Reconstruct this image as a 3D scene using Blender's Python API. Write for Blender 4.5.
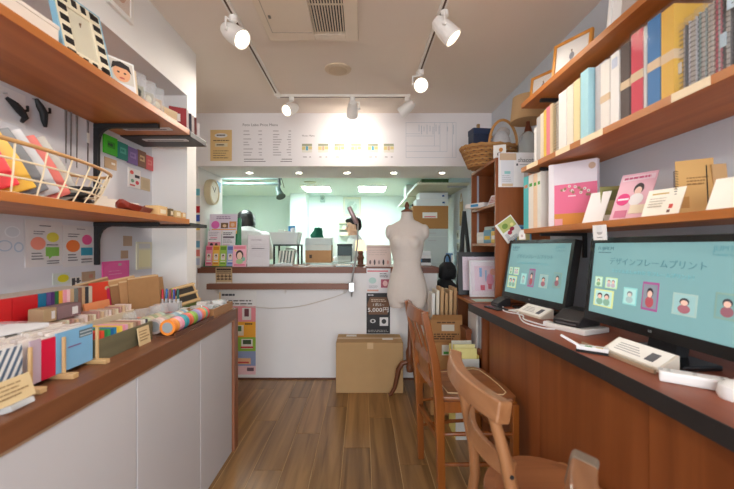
import bpy, bmesh, math, random
from mathutils import Vector, Matrix
random.seed(7)
R = math.radians
PI = math.pi
S = bpy.context.scene
C = S.collection
for o in list(bpy.data.objects): bpy.data.objects.remove(o)

# ------------------------------------------------------------------ camera
F, CX, CY, EYE = 370.0, 362.0, 246.0, 1.2          # focal length and vanishing point in pixels, eye height in metres
cam_d = bpy.data.cameras.new('camera'); cam = bpy.data.objects.new('camera', cam_d); C.objects.link(cam)
cam.location = (0, 0, EYE); cam.rotation_euler = (PI/2, 0, 0)
cam_d.sensor_fit = 'HORIZONTAL'; cam_d.sensor_width = 36.0; cam_d.lens = 36.0*F/734.0
cam_d.shift_x = (367.0-CX)/734.0; cam_d.shift_y = (CY-244.5)/734.0
cam_d.clip_start = 0.02
cam_d.dof.use_dof = True; cam_d.dof.focus_distance = 2.7; cam_d.dof.aperture_fstop = 3.2
S.camera = cam

# ------------------------------------------------------------------ world, large lights, exposure
w = bpy.data.worlds.new('world'); S.world = w; w.use_nodes = True
bg = w.node_tree.nodes['Background']; bg.inputs[0].default_value = (0.93, 0.97, 1.0, 1); bg.inputs[1].default_value = 4.2
pd = bpy.data.lights.new('shopfront_portal', 'AREA'); pd.shape = 'RECTANGLE'; pd.size = 2.4; pd.size_y = 2.2
pd.cycles.is_portal = True
po = bpy.data.objects.new('shopfront_portal', pd); C.objects.link(po)
po.location = (0, -1.62, 1.15); po.rotation_euler = (PI/2, 0, 0)       # daylight enters through the open shop front behind the camera
S.view_settings.view_transform = 'Standard'; S.view_settings.look = 'None'
S.view_settings.gamma = 1.0; S.view_settings.use_curve_mapping = False
S.view_settings.exposure = 0.95
S.cycles.max_bounces = 10; S.cycles.diffuse_bounces = 6; S.cycles.transparent_max_bounces = 12
S.cycles.sample_clamp_indirect = 6.0

# ------------------------------------------------------------------ helpers
def P(x, y, Y):
    """World point at depth Y that lies on the view ray of pixel x, y."""
    return Vector(((x-CX)/F*Y, Y, EYE+(CY-y)/F*Y))
def YX(x, X): return X*F/(x-CX)                      # depth where the plane X = const meets column x
def ZY(y, Y): return EYE+(CY-y)/F*Y
def lin(c):
    c = c/255.0
    return c/12.92 if c <= 0.04045 else ((c+0.055)/1.055)**2.4
_M = {}
def mat(rgb, rough=0.6, noise=0.06, scale=30, metal=0.0, bump=0.0, spec=0.4, emit=0.0, alpha=1.0, trans=0.0):
    key = (tuple(rgb), rough, noise, scale, metal, bump, spec, emit, alpha, trans)
    if key in _M: return _M[key]
    m = bpy.data.materials.new('surface_%d' % len(_M)); m.use_nodes = True; nt = m.node_tree
    b = nt.nodes['Principled BSDF']; col = (lin(rgb[0]), lin(rgb[1]), lin(rgb[2]), 1)
    b.inputs['Base Color'].default_value = col; b.inputs['Roughness'].default_value = rough
    b.inputs['Metallic'].default_value = metal; b.inputs['Specular IOR Level'].default_value = spec
    if noise > 0:
        tc = nt.nodes.new('ShaderNodeTexCoord'); n = nt.nodes.new('ShaderNodeTexNoise'); n.inputs['Scale'].default_value = scale
        n.inputs['Detail'].default_value = 4
        mr = nt.nodes.new('ShaderNodeMapRange'); mr.inputs[3].default_value = 1-noise*1.5; mr.inputs[4].default_value = 1+noise*1.5
        mx = nt.nodes.new('ShaderNodeMix'); mx.data_type = 'RGBA'; mx.blend_type = 'MULTIPLY'; mx.inputs[0].default_value = 1
        nt.links.new(tc.outputs['Object'], n.inputs['Vector']); nt.links.new(n.outputs[0], mr.inputs[0])
        mx.inputs[6].default_value = col; nt.links.new(mr.outputs[0], mx.inputs[7]); nt.links.new(mx.outputs[2], b.inputs['Base Color'])
        if bump > 0:
            bp = nt.nodes.new('ShaderNodeBump'); bp.inputs['Strength'].default_value = bump; bp.inputs['Distance'].default_value = 0.003
            nt.links.new(n.outputs[0], bp.inputs['Height']); nt.links.new(bp.outputs[0], b.inputs['Normal'])
    if emit > 0:
        b.inputs['Emission Color'].default_value = col; b.inputs['Emission Strength'].default_value = emit
    if alpha < 1: b.inputs['Alpha'].default_value = alpha
    if trans > 0: b.inputs['Transmission Weight'].default_value = trans
    _M[key] = m; return m
def wood(c1, c2, axis=1, scale=14.0, rough=0.45, spec=0.4, rnd=0.0, stretch=0.06, coat=0.0):
    key = ('wood', tuple(c1), tuple(c2), axis, scale, rough, spec, rnd, stretch, coat)
    if key in _M: return _M[key]
    m = bpy.data.materials.new('wood_%d' % len(_M)); m.use_nodes = True; nt = m.node_tree; L = nt.links
    b = nt.nodes['Principled BSDF']; b.inputs['Roughness'].default_value = rough; b.inputs['Specular IOR Level'].default_value = spec
    b.inputs['Coat Weight'].default_value = coat
    tc = nt.nodes.new('ShaderNodeTexCoord'); mp = nt.nodes.new('ShaderNodeMapping')
    sc = [scale]*3; sc[axis] = scale*stretch; mp.inputs['Scale'].default_value = sc
    oi = nt.nodes.new('ShaderNodeObjectInfo'); cb = nt.nodes.new('ShaderNodeCombineXYZ')
    ml = nt.nodes.new('ShaderNodeMath'); ml.operation = 'MULTIPLY'; ml.inputs[1].default_value = 37.0
    L.new(oi.outputs['Random'], ml.inputs[0]); L.new(ml.outputs[0], cb.inputs[0]); L.new(ml.outputs[0], cb.inputs[1]); L.new(cb.outputs[0], mp.inputs['Location'])
    n = nt.nodes.new('ShaderNodeTexNoise'); n.inputs['Scale'].default_value = 1.0; n.inputs['Detail'].default_value = 6; n.inputs['Distortion'].default_value = 0.6
    rp = nt.nodes.new('ShaderNodeValToRGB'); e = rp.color_ramp.elements
    e[0].position = 0.32; e[0].color = (lin(c1[0]), lin(c1[1]), lin(c1[2]), 1); e[1].position = 0.68; e[1].color = (lin(c2[0]), lin(c2[1]), lin(c2[2]), 1)
    L.new(tc.outputs['Object'], mp.inputs['Vector']); L.new(mp.outputs[0], n.inputs['Vector']); L.new(n.outputs[0], rp.inputs[0])
    if rnd > 0:
        mr = nt.nodes.new('ShaderNodeMapRange'); mr.inputs[3].default_value = 1-rnd; mr.inputs[4].default_value = 1+rnd; L.new(oi.outputs['Random'], mr.inputs[0])
        mx = nt.nodes.new('ShaderNodeMix'); mx.data_type = 'RGBA'; mx.blend_type = 'MULTIPLY'; mx.inputs[0].default_value = 1
        L.new(rp.outputs[0], mx.inputs[6]); L.new(mr.outputs[0], mx.inputs[7]); L.new(mx.outputs[2], b.inputs['Base Color'])
    else: L.new(rp.outputs[0], b.inputs['Base Color'])
    bp = nt.nodes.new('ShaderNodeBump'); bp.inputs['Strength'].default_value = 0.15; bp.inputs['Distance'].default_value = 0.002
    L.new(n.outputs[0], bp.inputs['Height']); L.new(bp.outputs[0], b.inputs['Normal'])
    _M[key] = m; return m
def clear(tint=(240, 245, 248), a=0.25, rough=0.08):
    """Thin clear plastic film: mostly transparent with a gloss."""
    key = ('clear', tint, a, rough)
    if key in _M: return _M[key]
    m = bpy.data.materials.new('clear_%d' % len(_M)); m.use_nodes = True
    b = m.node_tree.nodes['Principled BSDF']; b.inputs['Base Color'].default_value = (lin(tint[0]), lin(tint[1]), lin(tint[2]), 1)
    b.inputs['Roughness'].default_value = rough; b.inputs['Alpha'].default_value = a; b.inputs['Specular IOR Level'].default_value = 0.8
    _M[key] = m; return m

class MB:
    """Collects shapes into one mesh."""
    def __init__(s): s.v = []; s.f = []; s.mi = []
    def add(s, vs, fs, m=0):
        o = len(s.v); s.v += [tuple(v) for v in vs]; s.f += [tuple(i+o for i in f) for f in fs]; s.mi += [m]*len(fs); return s
    def box(s, a, b, m=0):
        x0, y0, z0 = a; x1, y1, z1 = b
        return s.add([(x0,y0,z0),(x1,y0,z0),(x1,y1,z0),(x0,y1,z0),(x0,y0,z1),(x1,y0,z1),(x1,y1,z1),(x0,y1,z1)],
                     [(0,3,2,1),(4,5,6,7),(0,1,5,4),(1,2,6,5),(2,3,7,6),(3,0,4,7)], m)
    def prism(s, poly, lo, hi, axis=2, m=0):
        """Extrude a 2D outline along axis; outline coordinates are the other two axes in order."""
        def mk(p, h):
            if axis == 2: return (p[0], p[1], h)
            if axis == 1: return (p[0], h, p[1])
            return (h, p[0], p[1])
        n = len(poly); vs = [mk(p, lo) for p in poly]+[mk(p, hi) for p in poly]
        return s.add(vs, [tuple(range(n))[::-1], tuple(range(n, 2*n))]+[(i, (i+1) % n, n+(i+1) % n, n+i) for i in range(n)], m)
    def ring_frame(s, w, h, b, y0, y1, z0=0.0, m=0):
        """Rectangular frame ring in the x-z plane, depth y0..y1."""
        o = [(-w/2, z0), (w/2, z0), (w/2, z0+h), (-w/2, z0+h)]; i = [(-w/2+b, z0+b), (w/2-b, z0+b), (w/2-b, z0+h-b), (-w/2+b, z0+h-b)]
        vs = [(p[0], y0, p[1]) for p in o]+[(p[0], y0, p[1]) for p in i]+[(p[0], y1, p[1]) for p in o]+[(p[0], y1, p[1]) for p in i]
        fs = []
        for k in range(4):
            j = (k+1) % 4
            fs += [(k, j, 4+j, 4+k), (8+k, 12+k, 12+j, 8+j), (k, 8+k, 8+j, j), (4+k, 4+j, 12+j, 12+k)]
        return s.add(vs, fs, m)
    def tube(s, path, r, n=8, m=0, cap=True):
        path = [Vector(p) for p in path]; k = len(path); rs = r if isinstance(r, (list, tuple)) else [r]*k
        o = len(s.v); prev = None
        for i, p in enumerate(path):
            t = (path[min(i+1, k-1)]-path[max(i-1, 0)]).normalized()
            if prev is None:
                a = Vector((0, 0, 1)) if abs(t.z) < 0.9 else Vector((1, 0, 0))
                u = t.cross(a).normalized()
            else: u = (prev-t*prev.dot(t)).normalized()
            prev = u; v = t.cross(u)
            for j in range(n):
                a = 2*PI*j/n; s.v.append(tuple(p+u*(rs[i]*math.cos(a))+v*(rs[i]*math.sin(a))))
        for i in range(k-1):
            for j in range(n):
                s.f.append((o+i*n+j, o+i*n+(j+1) % n, o+(i+1)*n+(j+1) % n, o+(i+1)*n+j)); s.mi.append(m)
        if cap:
            s.f.append(tuple(o+j for j in range(n))[::-1]); s.f.append(tuple(o+(k-1)*n+j for j in range(n))); s.mi += [m, m]
        return s
    def beam(s, path, w, h, up=(0, 0, 1), m=0):
        """Rectangular section swept along a path: w across, h along up."""
        path = [Vector(p) for p in path]; k = len(path); up = Vector(up); o = len(s.v)
        ws = w if isinstance(w, (list, tuple)) else [w]*k; hs = h if isinstance(h, (list, tuple)) else [h]*k
        for i, p in enumerate(path):
            t = (path[min(i+1, k-1)]-path[max(i-1, 0)]).normalized(); a = t.cross(up).normalized(); b = a.cross(t).normalized()
            for sa, sb in ((-1,-1),(1,-1),(1,1),(-1,1)): s.v.append(tuple(p+a*(sa*ws[i]/2)+b*(sb*hs[i]/2)))
        for i in range(k-1):
            for j in range(4): s.f.append((o+i*4+j, o+i*4+(j+1) % 4, o+(i+1)*4+(j+1) % 4, o+(i+1)*4+j)); s.mi.append(m)
        s.f.append((o+3, o+2, o+1, o)); e = o+(k-1)*4; s.f.append((e, e+1, e+2, e+3)); s.mi += [m, m]
        return s
    def lathe(s, prof, c=(0, 0, 0), n=20, m=0, axis=2, sx=1.0, sy=1.0):
        """Profile of (radius, height); closed by end caps when the radius is above zero."""
        o = len(s.v); k = len(prof)
        for r, h in prof:
            for j in range(n):
                a = 2*PI*j/n; x, y = r*math.cos(a)*sx, r*math.sin(a)*sy
                q = (x, y, h) if axis == 2 else ((x, h, y) if axis == 1 else (h, x, y))
                s.v.append((c[0]+q[0], c[1]+q[1], c[2]+q[2]))
        for i in range(k-1):
            for j in range(n):
                s.f.append((o+i*n+j, o+i*n+(j+1) % n, o+(i+1)*n+(j+1) % n, o+(i+1)*n+j)); s.mi.append(m)
        if prof[0][0] > 1e-6: s.f.append(tuple(o+j for j in range(n))[::-1]); s.mi.append(m)
        if prof[-1][0] > 1e-6: s.f.append(tuple(o+(k-1)*n+j for j in range(n))); s.mi.append(m)
        return s
    def ellipsoid(s, c, r, n=14, m=0, rot=None):
        o = len(s.v)
        for i in range(n//2+1):
            th = PI*i/(n//2)
            for j in range(n):
                a = 2*PI*j/n; q = Vector((r[0]*math.sin(th)*math.cos(a), r[1]*math.sin(th)*math.sin(a), r[2]*math.cos(th)))
                if rot is not None: q = rot @ q
                s.v.append((c[0]+q.x, c[1]+q.y, c[2]+q.z))
        for i in range(n//2):
            for j in range(n): s.f.append((o+i*n+j, o+(i+1)*n+j, o+(i+1)*n+(j+1) % n, o+i*n+(j+1) % n)); s.mi.append(m)
        return s
    def loft(s, rings, m=0, cap=True):
        o = len(s.v); k = len(rings); n = len(rings[0])
        for r in rings: s.v += [tuple(p) for p in r]
        for i in range(k-1):
            for j in range(n): s.f.append((o+i*n+j, o+i*n+(j+1) % n, o+(i+1)*n+(j+1) % n, o+(i+1)*n+j)); s.mi.append(m)
        if cap:
            s.f.append(tuple(o+j for j in range(n))[::-1]); s.f.append(tuple(o+(k-1)*n+j for j in range(n))); s.mi += [m, m]
        return s
    def mesh(s, name, mats, bevel=0.0, smooth=False, seg=2):
        bm = bmesh.new(); vs = [bm.verts.new(v) for v in s.v]
        for f, mi in zip(s.f, s.mi):
            try: fc = bm.faces.new([vs[i] for i in f]); fc.material_index = mi
            except ValueError: pass
        bmesh.ops.remove_doubles(bm, verts=bm.verts, dist=1e-6)
        bmesh.ops.recalc_face_normals(bm, faces=bm.faces)
        if bevel > 0:
            ed = [e for e in bm.edges if len(e.link_faces) == 2 and e.calc_face_angle(0) > 0.5]
            bmesh.ops.bevel(bm, geom=ed, offset=bevel, segments=seg, affect='EDGES', profile=0.6, clamp_overlap=True)
        me = bpy.data.meshes.new(name); bm.to_mesh(me); bm.free()
        for m in (mats if isinstance(mats, (list, tuple)) else [mats]): me.materials.append(m)
        if smooth:
            for p in me.polygons: p.use_smooth = True
            me.set_sharp_from_angle(angle=R(38))
        return me
def tag(o, label=None, cat=None, group=None, kind=None):
    if label: o['label'] = label
    if cat: o['category'] = cat
    if group: o['group'] = group
    if kind: o['kind'] = kind
    return o
def place(o, loc=(0,0,0), rz=0.0, rx=0.0, ry=0.0):
    o.location = loc; o.rotation_euler = (R(rx), R(ry), R(rz)); return o
def link(name, me, parent=None):
    o = bpy.data.objects.new(name, me); C.objects.link(o)
    if parent is not None: o.parent = parent
    return o
def build(mb, name, mats, parent=None, bevel=0.0, smooth=False, seg=2): return link(name, mb.mesh(name, mats, bevel, smooth, seg), parent)
def thing(name, label, cat, loc=(0,0,0), rz=0.0, rx=0.0, ry=0.0, group=None): return tag(place(link(name, None), loc, rz, rx, ry), label, cat, group)
def bx(name, a, b, m, parent=None, bevel=0.0): return build(MB().box(a, b), name, m, parent, bevel)
def struct(name, mb, m, parent=None, bevel=0.0):
    o = build(mb, name, m, parent, bevel)
    if parent is None: o['kind'] = 'structure'
    return o
def copy_tree(o, parent=None):
    c = o.copy(); C.objects.link(c); c.parent = parent
    for ch in list(o.children): copy_tree(ch, c)
    return c
def text_mesh(body, size, align='CENTER', extrude=0.0003, spacing=1.0):
    cu = bpy.data.curves.new('lettering', 'FONT'); cu.body = body; cu.size = size; cu.align_x = align; cu.align_y = 'CENTER'
    cu.extrude = extrude; cu.resolution_u = 2; cu.space_character = spacing
    t = bpy.data.objects.new('lettering', cu); C.objects.link(t)
    dg = bpy.context.evaluated_depsgraph_get(); dg.update()
    me = bpy.data.meshes.new_from_object(t.evaluated_get(dg)); bpy.data.objects.remove(t); bpy.data.curves.remove(cu)
    me.name = 'lettering'; return me
def lettering(body, size, m, parent, x, y, z, align='CENTER', width=None, bold=False):
    """Upright lettering on a face that looks towards local -y."""
    me = text_mesh(body, size, align); me.materials.clear(); me.materials.append(m)
    o = link('lettering', me, parent); o.location = (x, y, z); o.rotation_euler = (PI/2, 0, 0)
    if width:
        xs = [v.co.x for v in me.vertices]; wd = max(xs)-min(xs); k = width/max(wd, 1e-6)
        o.scale = (k, 1, 1)
    return o
def print_on(parent, w, h, y, blocks, name='print', z0=0.0, t=0.0005):
    """Flat print on a local x-z face: rectangles (u0,v0,u1,v1,rgb), ellipses ('e',u,v,ru,rv,rgb), outlines ('p',pts,rgb)."""
    mb = MB(); mats = []; idx = {}
    def mid(c):
        if c not in idx: idx[c] = len(mats); mats.append(mat(c, 0.55, 0.0))
        return idx[c]
    for k, b in enumerate(blocks):
        yy = y-t*(1+0.25*k)
        if b[0] == 'e':
            pts = [(b[1]+b[3]*math.cos(2*PI*i/14), b[2]+b[4]*math.sin(2*PI*i/14)) for i in range(14)]; c = b[5]
        elif b[0] == 'p': pts, c = b[1], b[2]
        else: pts = [(b[0], b[1]), (b[2], b[1]), (b[2], b[3]), (b[0], b[3])]; c = b[4]
        mb.prism([((u-0.5)*w, z0+v*h) for u, v in pts], yy, y, 1, mid(c))
    return build(mb, name, mats, parent)
def lines(u0, v0, u1, v1, n, c, fill=0.45, seed=1, gaps=True):
    """Rows of tiny illegible writing as broken bars."""
    rr = random.Random(seed); out = []; st = (v1-v0)/n
    for i in range(n):
        v = v1-st*(i+0.5); u = u0
        end = u1-(u1-u0)*rr.uniform(0, 0.3)
        while u < end:
            l = (u1-u0)*rr.uniform(0.06, 0.22); out.append((u, v-st*fill/2, min(u+l, end), v+st*fill/2, c)); u += l+(u1-u0)*0.035
    return out
def sheet(name, label, cat, w, h, loc, rz=0, rx=0, ry=0, color=(240,240,238), blocks=(), t=0.002, group=None, m=None, texts=()):
    """A flat printed board or paper; its origin is the bottom centre, front towards local -y."""
    o = bx(name, (-w/2, -t/2, 0), (w/2, t/2, h), m or mat(color, 0.5, 0.02))
    tag(place(o, loc, rz, rx, ry), label, cat, group)
    if blocks: print_on(o, w, h, -t/2, list(blocks))
    for (s, u, v, size, c, wd) in texts: lettering(s, size, mat(c, 0.5, 0), o, (u-0.5)*w, -t/2-0.0012, v*h, width=wd)
    return o
def smoothmod(o, lv=1):
    md = o.modifiers.new('subdivision', 'SUBSURF'); md.levels = lv; md.render_levels = lv; return o
def remesh(o, voxel, sm=4):
    md = o.modifiers.new('remesh', 'REMESH'); md.mode = 'VOXEL'; md.voxel_size = voxel; md.use_smooth_shade = True
    if sm: s2 = o.modifiers.new('smooth', 'SMOOTH'); s2.iterations = sm; s2.factor = 0.5
    dg = bpy.context.evaluated_depsgraph_get(); dg.update()
    me = bpy.data.meshes.new_from_object(o.evaluated_get(dg)); o.modifiers.clear(); old = o.data; ms = list(old.materials); o.data = me
    if not me.materials:
        for q in ms: me.materials.append(q)
    for p in me.polygons: p.use_smooth = True
    return o

# ------------------------------------------------------------------ common materials
WHITE = mat((236, 234, 232), 0.7, 0.015, 6)
WALL_COOL = mat((214, 214, 220), 0.75, 0.015, 5)
MINT = mat((224, 239, 235), 0.75, 0.015, 4)
SHELF = wood((172, 100, 40), (196, 122, 56), 1, 16, 0.42, rnd=0.03)
SHELF_X = wood((150, 84, 38), (172, 102, 50), 0, 16, 0.42)
REDWOOD = wood((118, 64, 34), (140, 80, 44), 1, 14, 0.4, rnd=0.04)
REDWOOD_V = wood((122, 64, 28), (146, 82, 40), 2, 14, 0.45, rnd=0.04)
DARKWOOD = wood((92, 58, 40), (112, 72, 50), 1, 14, 0.4)
BLACK = mat((26, 26, 28), 0.4, 0.0)
BLACKM = mat((32, 32, 34), 0.55, 0.05)
KRAFT = mat((190, 148, 100), 0.85, 0.06, 40)
KRAFT_D = mat((168, 126, 82), 0.85, 0.06, 40)
CARD = mat((184, 150, 106), 0.85, 0.035, 12)
PAPER = mat((242, 240, 234), 0.65, 0.02)
CREAM = mat((236, 226, 200), 0.65, 0.02)
STEEL = mat((190, 192, 196), 0.3, 0.0, metal=0.9)
GLASS = clear((235, 242, 245), 0.22, 0.05)
# ------------------------------------------------------------------ the setting
XR, XL, XS = 1.17, -1.25, -1.04        # right wall, niche wall, soffit face
CEIL = mat((238, 226, 214), 0.8, 0.01, 4)
fl = struct('floor', MB().box((-2.7, -1.6, -0.1), (1.3, 6.8, -0.002)), mat((206, 172, 122), 0.7, 0.04))
PLANK = wood((120, 86, 48), (168, 128, 80), 1, 22, 0.28, 0.5, rnd=0.16, stretch=0.05)
pw = 0.158; pm = {}
k = 0
for col in range(-10, 9):
    x0 = -0.109+col*pw
    if x0 < -1.66 or x0 > 1.1: continue
    y = -1.6+((col*0.41) % 1.0)*0.95-0.95
    while y < 3.34:
        a, b = max(y, -1.6), min(y+0.95, 3.34); y += 0.95
        if b-a < 0.03: continue
        ln = round(b-a, 3)
        if ln not in pm: pm[ln] = MB().box((0.0014, 0.0011, -0.004), (pw-0.0014, ln-0.0011, 0.0)).mesh('plank', PLANK, 0.0008, seg=1)
        o = link('plank', pm[ln], fl); o.location = (x0, a, 0); k += 1
struct('ceiling', MB().box((-1.7, -1.6, 2.4), (1.3, 3.95, 2.5)), CEIL)
struct('wall_left', MB().box((XL-0.1, -1.6, 0), (XL, 2.32, 2.4)), WALL_COOL)
struct('wall_left_soffit', MB().box((XL, -1.6, 2.095), (XS, 2.2, 2.4)), WHITE)
struct('wall_left_pier', MB().box((-1.7, 2.2, 0), (XS, 2.32, 2.4)), WHITE)
struct('wall_left_recess', MB().box((-1.7, 2.32, 0), (-1.52, 3.34, 2.4)), WHITE)
HEADER = mat((238, 234, 236), 0.6, 0.01, 5)
hd = struct('wall_back_header', MB().box((-1.7, 3.34, 1.92), (XR, 3.92, 2.4)), HEADER)
struct('wall_back_jamb', MB().box((-1.7, 3.34, 0), (-1.48, 3.92, 1.92)), WHITE)
struct('wall_right', MB().box((XR, -1.6, 0), (XR+0.1, 6.7, 2.5)), mat((206, 214, 224), 0.75, 0.015, 5))
struct('wall_backroom', MB().box((-2.7, 6.66, 0), (XR, 6.76, 2.3)), MINT)
struct('wall_backroom_left', MB().box((-2.7, 3.92, 0), (-2.6, 6.66, 2.3)), MINT)
struct('wall_backroom_front', MB().box((-2.6, 3.82, 0), (-1.7, 3.92, 2.3)), MINT)
p1, p2 = P(290, 0, 6.3), P(306, 0, 6.3)
struct('wall_backroom_pier', MB().box((p1.x, 6.3, 0), (p2.x, 6.66, 2.1)), MINT)
struct('ceiling_backroom', MB().box((-2.7, 3.92, 2.1), (XR, 6.76, 2.2)), mat((222, 240, 236), 0.8, 0.01))
struct('wall_front_lintel', MB().box((-1.35, -1.7, 2.25), (1.27, -1.6, 2.5)), WHITE)
struct('pavement', MB().box((-6, -8, -0.12), (6, -1.6, -0.02)), mat((150, 150, 148), 0.9, 0.08, 8))
struct('baseboard_back', MB().box((-1.48, 3.325, 0), (0.68, 3.339, 0.012)), DARKWOOD)

# ------------------------------------------------------------------ ceiling fittings
ac = thing('ceiling_air_conditioner', 'cream ceiling cassette air conditioner with a dark slatted grille', 'air conditioner', (-0.276, 1.62, 2.4))
CRM = mat((236, 222, 204), 0.5, 0.01)
x0, x1 = -0.255, 0.255
mb = MB()   # panel with a square hole for the grille
gx0, gx1, gy0, gy1 = 0.011, 0.183, -0.42, 0.442
mb.box((x0, -0.51, -0.022), (gx0, 0.51, 0)); build(mb, 'panel', CRM, ac, 0.006)
mb = MB().prism([(gx0, -0.51), (x1, -0.51), (x1, 0.51), (gx0, 0.51)], -0.003, 0); build(mb, 'backing', BLACK, ac)
bx('grille_frame', (gx1, -0.51, -0.022), (x1, 0.51, -0.003), CRM, ac, 0.004)
bx('grille_frame', (gx0, gy1, -0.022), (gx1, 0.51, -0.003), CRM, ac, 0.004)
bx('grille_frame', (gx0, -0.51, -0.022), (gx1, gy0, -0.003), CRM, ac, 0.004)
sl = MB().box((-0.003, gy0, -0.02), (0.003, gy1, -0.006)).mesh('slat', CRM)
for i in range(12):
    o = link('slat', sl, ac); o.location = (gx0+0.008+i*0.0142, 0, 0)
bx('cross_bar', (gx0, 0.2, -0.012), (gx1, 0.206, -0.006), CRM, ac)
bx('cross_bar', (gx0, -0.1, -0.012), (gx1, -0.094, -0.006), CRM, ac)
bx('seam', (x0+0.035, 0.42, -0.0235), (gx0-0.01, 0.424, -0.0215), mat((190, 176, 160), 0.6, 0), ac)
bx('seam', (x0+0.035, -0.42, -0.0235), (x0+0.039, 0.42, -0.0215), mat((190, 176, 160), 0.6, 0), ac)
bx('latch', (x0+0.05, 0.27, -0.027), (x0+0.062, 0.29, -0.0215), mat((120, 110, 100), 0.6, 0), ac)
cs = thing('ceiling_speaker', 'round cream speaker cover set flat in ceiling', 'speaker', (-0.163, 2.51, 2.4))
build(MB().lathe([(0.0, -0.012), (0.072, -0.012), (0.088, -0.006), (0.09, 0)], n=32), 'cover', mat((218, 198, 172), 0.6, 0.02), cs, smooth=True)
build(MB().lathe([(0.0, -0.0135), (0.064, -0.0135), (0.064, -0.012)], n=32), 'mesh_disc', mat((208, 186, 158), 0.8, 0.08, 300), cs, smooth=True)

TRK = mat((240, 236, 230), 0.4, 0.0)
def rail(name, label, a, b):
    a, b = Vector(a), Vector(b); t = thing(name, label, 'light track', a, group='ceiling light tracks'); d = b-a
    build(MB().beam([(0, 0, -0.009), (d.x, d.y, -0.009)], 0.034, 0.018), 'housing', TRK, t, 0.002)
    build(MB().beam([(d.x*0.01, d.y*0.01, -0.0185), (d.x*0.99, d.y*0.99, -0.0185)], 0.01, 0.002), 'slot', mat((90, 70, 55), 0.6, 0), t)
    n = d.normalized()
    build(MB().beam([tuple(-n*0.012+Vector((0, 0, -0.011))), tuple(n*0.014+Vector((0, 0, -0.011)))], 0.042, 0.022), 'end_cap', TRK, t)
    build(MB().beam([tuple(d-n*0.014+Vector((0, 0, -0.011))), tuple(d+n*0.012+Vector((0, 0, -0.011)))], 0.042, 0.022), 'end_cap', TRK, t)
rail('light_track', 'white ceiling track running beside the air conditioner towards the counter', (-0.655, -0.6, 2.4), (-0.665, 2.895, 2.4))
rail('light_track', 'white ceiling track crossing in front of the price header', (-0.665, 2.94, 2.4), (0.37, 2.94, 2.4))
rail('light_track', 'white ceiling track over the computer desk side', (0.43, -0.6, 2.4), (0.395, 2.55, 2.4))
LAMPW = mat((250, 248, 244), 0.35, 0.0)
GLOW = mat((255, 238, 208), 0.5, 0.0, emit=3.5)
def track_head(label, loc, aim, energy, size=1.0, lit=True, drop=0.11, cone=75, blend=0.6):
    t = thing('track_spotlight', label, 'spotlight', loc, group='spotlights on the ceiling tracks')
    aim = Vector(aim).normalized(); c = Vector((0, 0, -drop)); side = aim.cross(Vector((0, 0, 1))).normalized(); r = 0.045*size; ln = 0.125*size
    build(MB().lathe([(0.014, -0.05), (0.02, -0.045), (0.02, -0.02), (0.016, -0.019)], n=14), 'adapter', LAMPW, t, smooth=True)
    mb = MB().tube([(0, 0, -0.045), (0, 0, -0.06)], 0.009, 10)
    build(MB().tube([Vector((0, 0, -0.052)), Vector((0, 0, -0.056))+side*(r+0.009), c+side*(r+0.009)], 0.0055, 8), 'yoke', LAMPW, t, smooth=True)
    build(MB().tube([c+side*(r-0.002), c+side*(r+0.016)], 0.009, 10), 'pivot', LAMPW, t, smooth=True)
    q = aim.to_track_quat('Z', 'Y'); prof = [(0.0, -ln*0.55), (r*0.62, -ln*0.52), (r*0.86, -ln*0.3), (r, 0.0), (r*1.04, ln*0.42), (r*1.08, ln*0.46), (r*1.08, ln*0.55), (r*0.96, ln*0.55), (r*0.88, ln*0.33), (0.0, ln*0.33)]
    body = build(MB().lathe(prof, n=22), 'lamp_housing', LAMPW, t, smooth=True); body.location = c; body.rotation_mode = 'QUATERNION'; body.rotation_quaternion = q
    lens = build(MB().lathe([(0.0, ln*0.335), (r*0.86, ln*0.335), (r*0.86, ln*0.345), (0.0, ln*0.36)], n=22), 'bulb', GLOW if lit else mat((230, 228, 220), 0.3, 0), body, smooth=True)
    if lit and energy > 0:
        ld = bpy.data.lights.new('spot_lamp', 'SPOT'); ld.energy = energy; ld.color = (1.0, 0.9, 0.78); ld.spot_size = R(cone); ld.spot_blend = blend; ld.shadow_soft_size = 0.045
        lo = bpy.data.objects.new('spot_lamp', ld); C.objects.link(lo); lo.parent = t; lo.location = c+aim*(ln*0.62)
        lo.rotation_mode = 'QUATERNION'; lo.rotation_quaternion = (-aim).to_track_quat('Z', 'Y')
    return t
track_head('white spotlight hanging beside the air conditioner, aimed across the aisle', (-0.66, 1.9, 2.4), (0.74, -0.3, -0.6), 14, 1.05, cone=75)
track_head('white spotlight over the desk, highest in the picture, aimed at books', (0.415, 1.86, 2.4), (0.62, -0.14, -0.75), 6, 1.0, cone=90)
track_head('blazing spotlight at the end of the desk side track facing the viewer', (0.396, 2.49, 2.4), (-0.12, -0.85, -0.5), 18, 1.0, cone=75)
track_head('spotlight hanging before the header photographs, washing the header wall', (-0.075, 2.94, 2.4), (-0.06, 0.85, -0.5), 6, 0.95, cone=165, blend=1.0)
track_head('spotlight hanging nearest the price list writing, aimed at the shelves', (-0.56, 2.94, 2.4), (-0.5, -0.72, -0.5), 24, 0.95, cone=72)
track_head('unlit spotlight at the end of the cross track, turned away', (0.36, 2.94, 2.4), (-0.7, 0.45, -0.5), 0, 0.95, lit=False, drop=0.1)
track_head('white spotlight on the desk side track aimed at the photo frame shelf', (0.42, 1.2, 2.4), (-0.8, 0.1, -0.55), 15, 1.0, cone=75, blend=0.9)
track_head('white spotlight on the desk side track nearest the shop front', (0.424, 0.35, 2.4), (-0.75, 0.35, -0.6), 13, 1.0, cone=70, blend=0.9)
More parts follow.
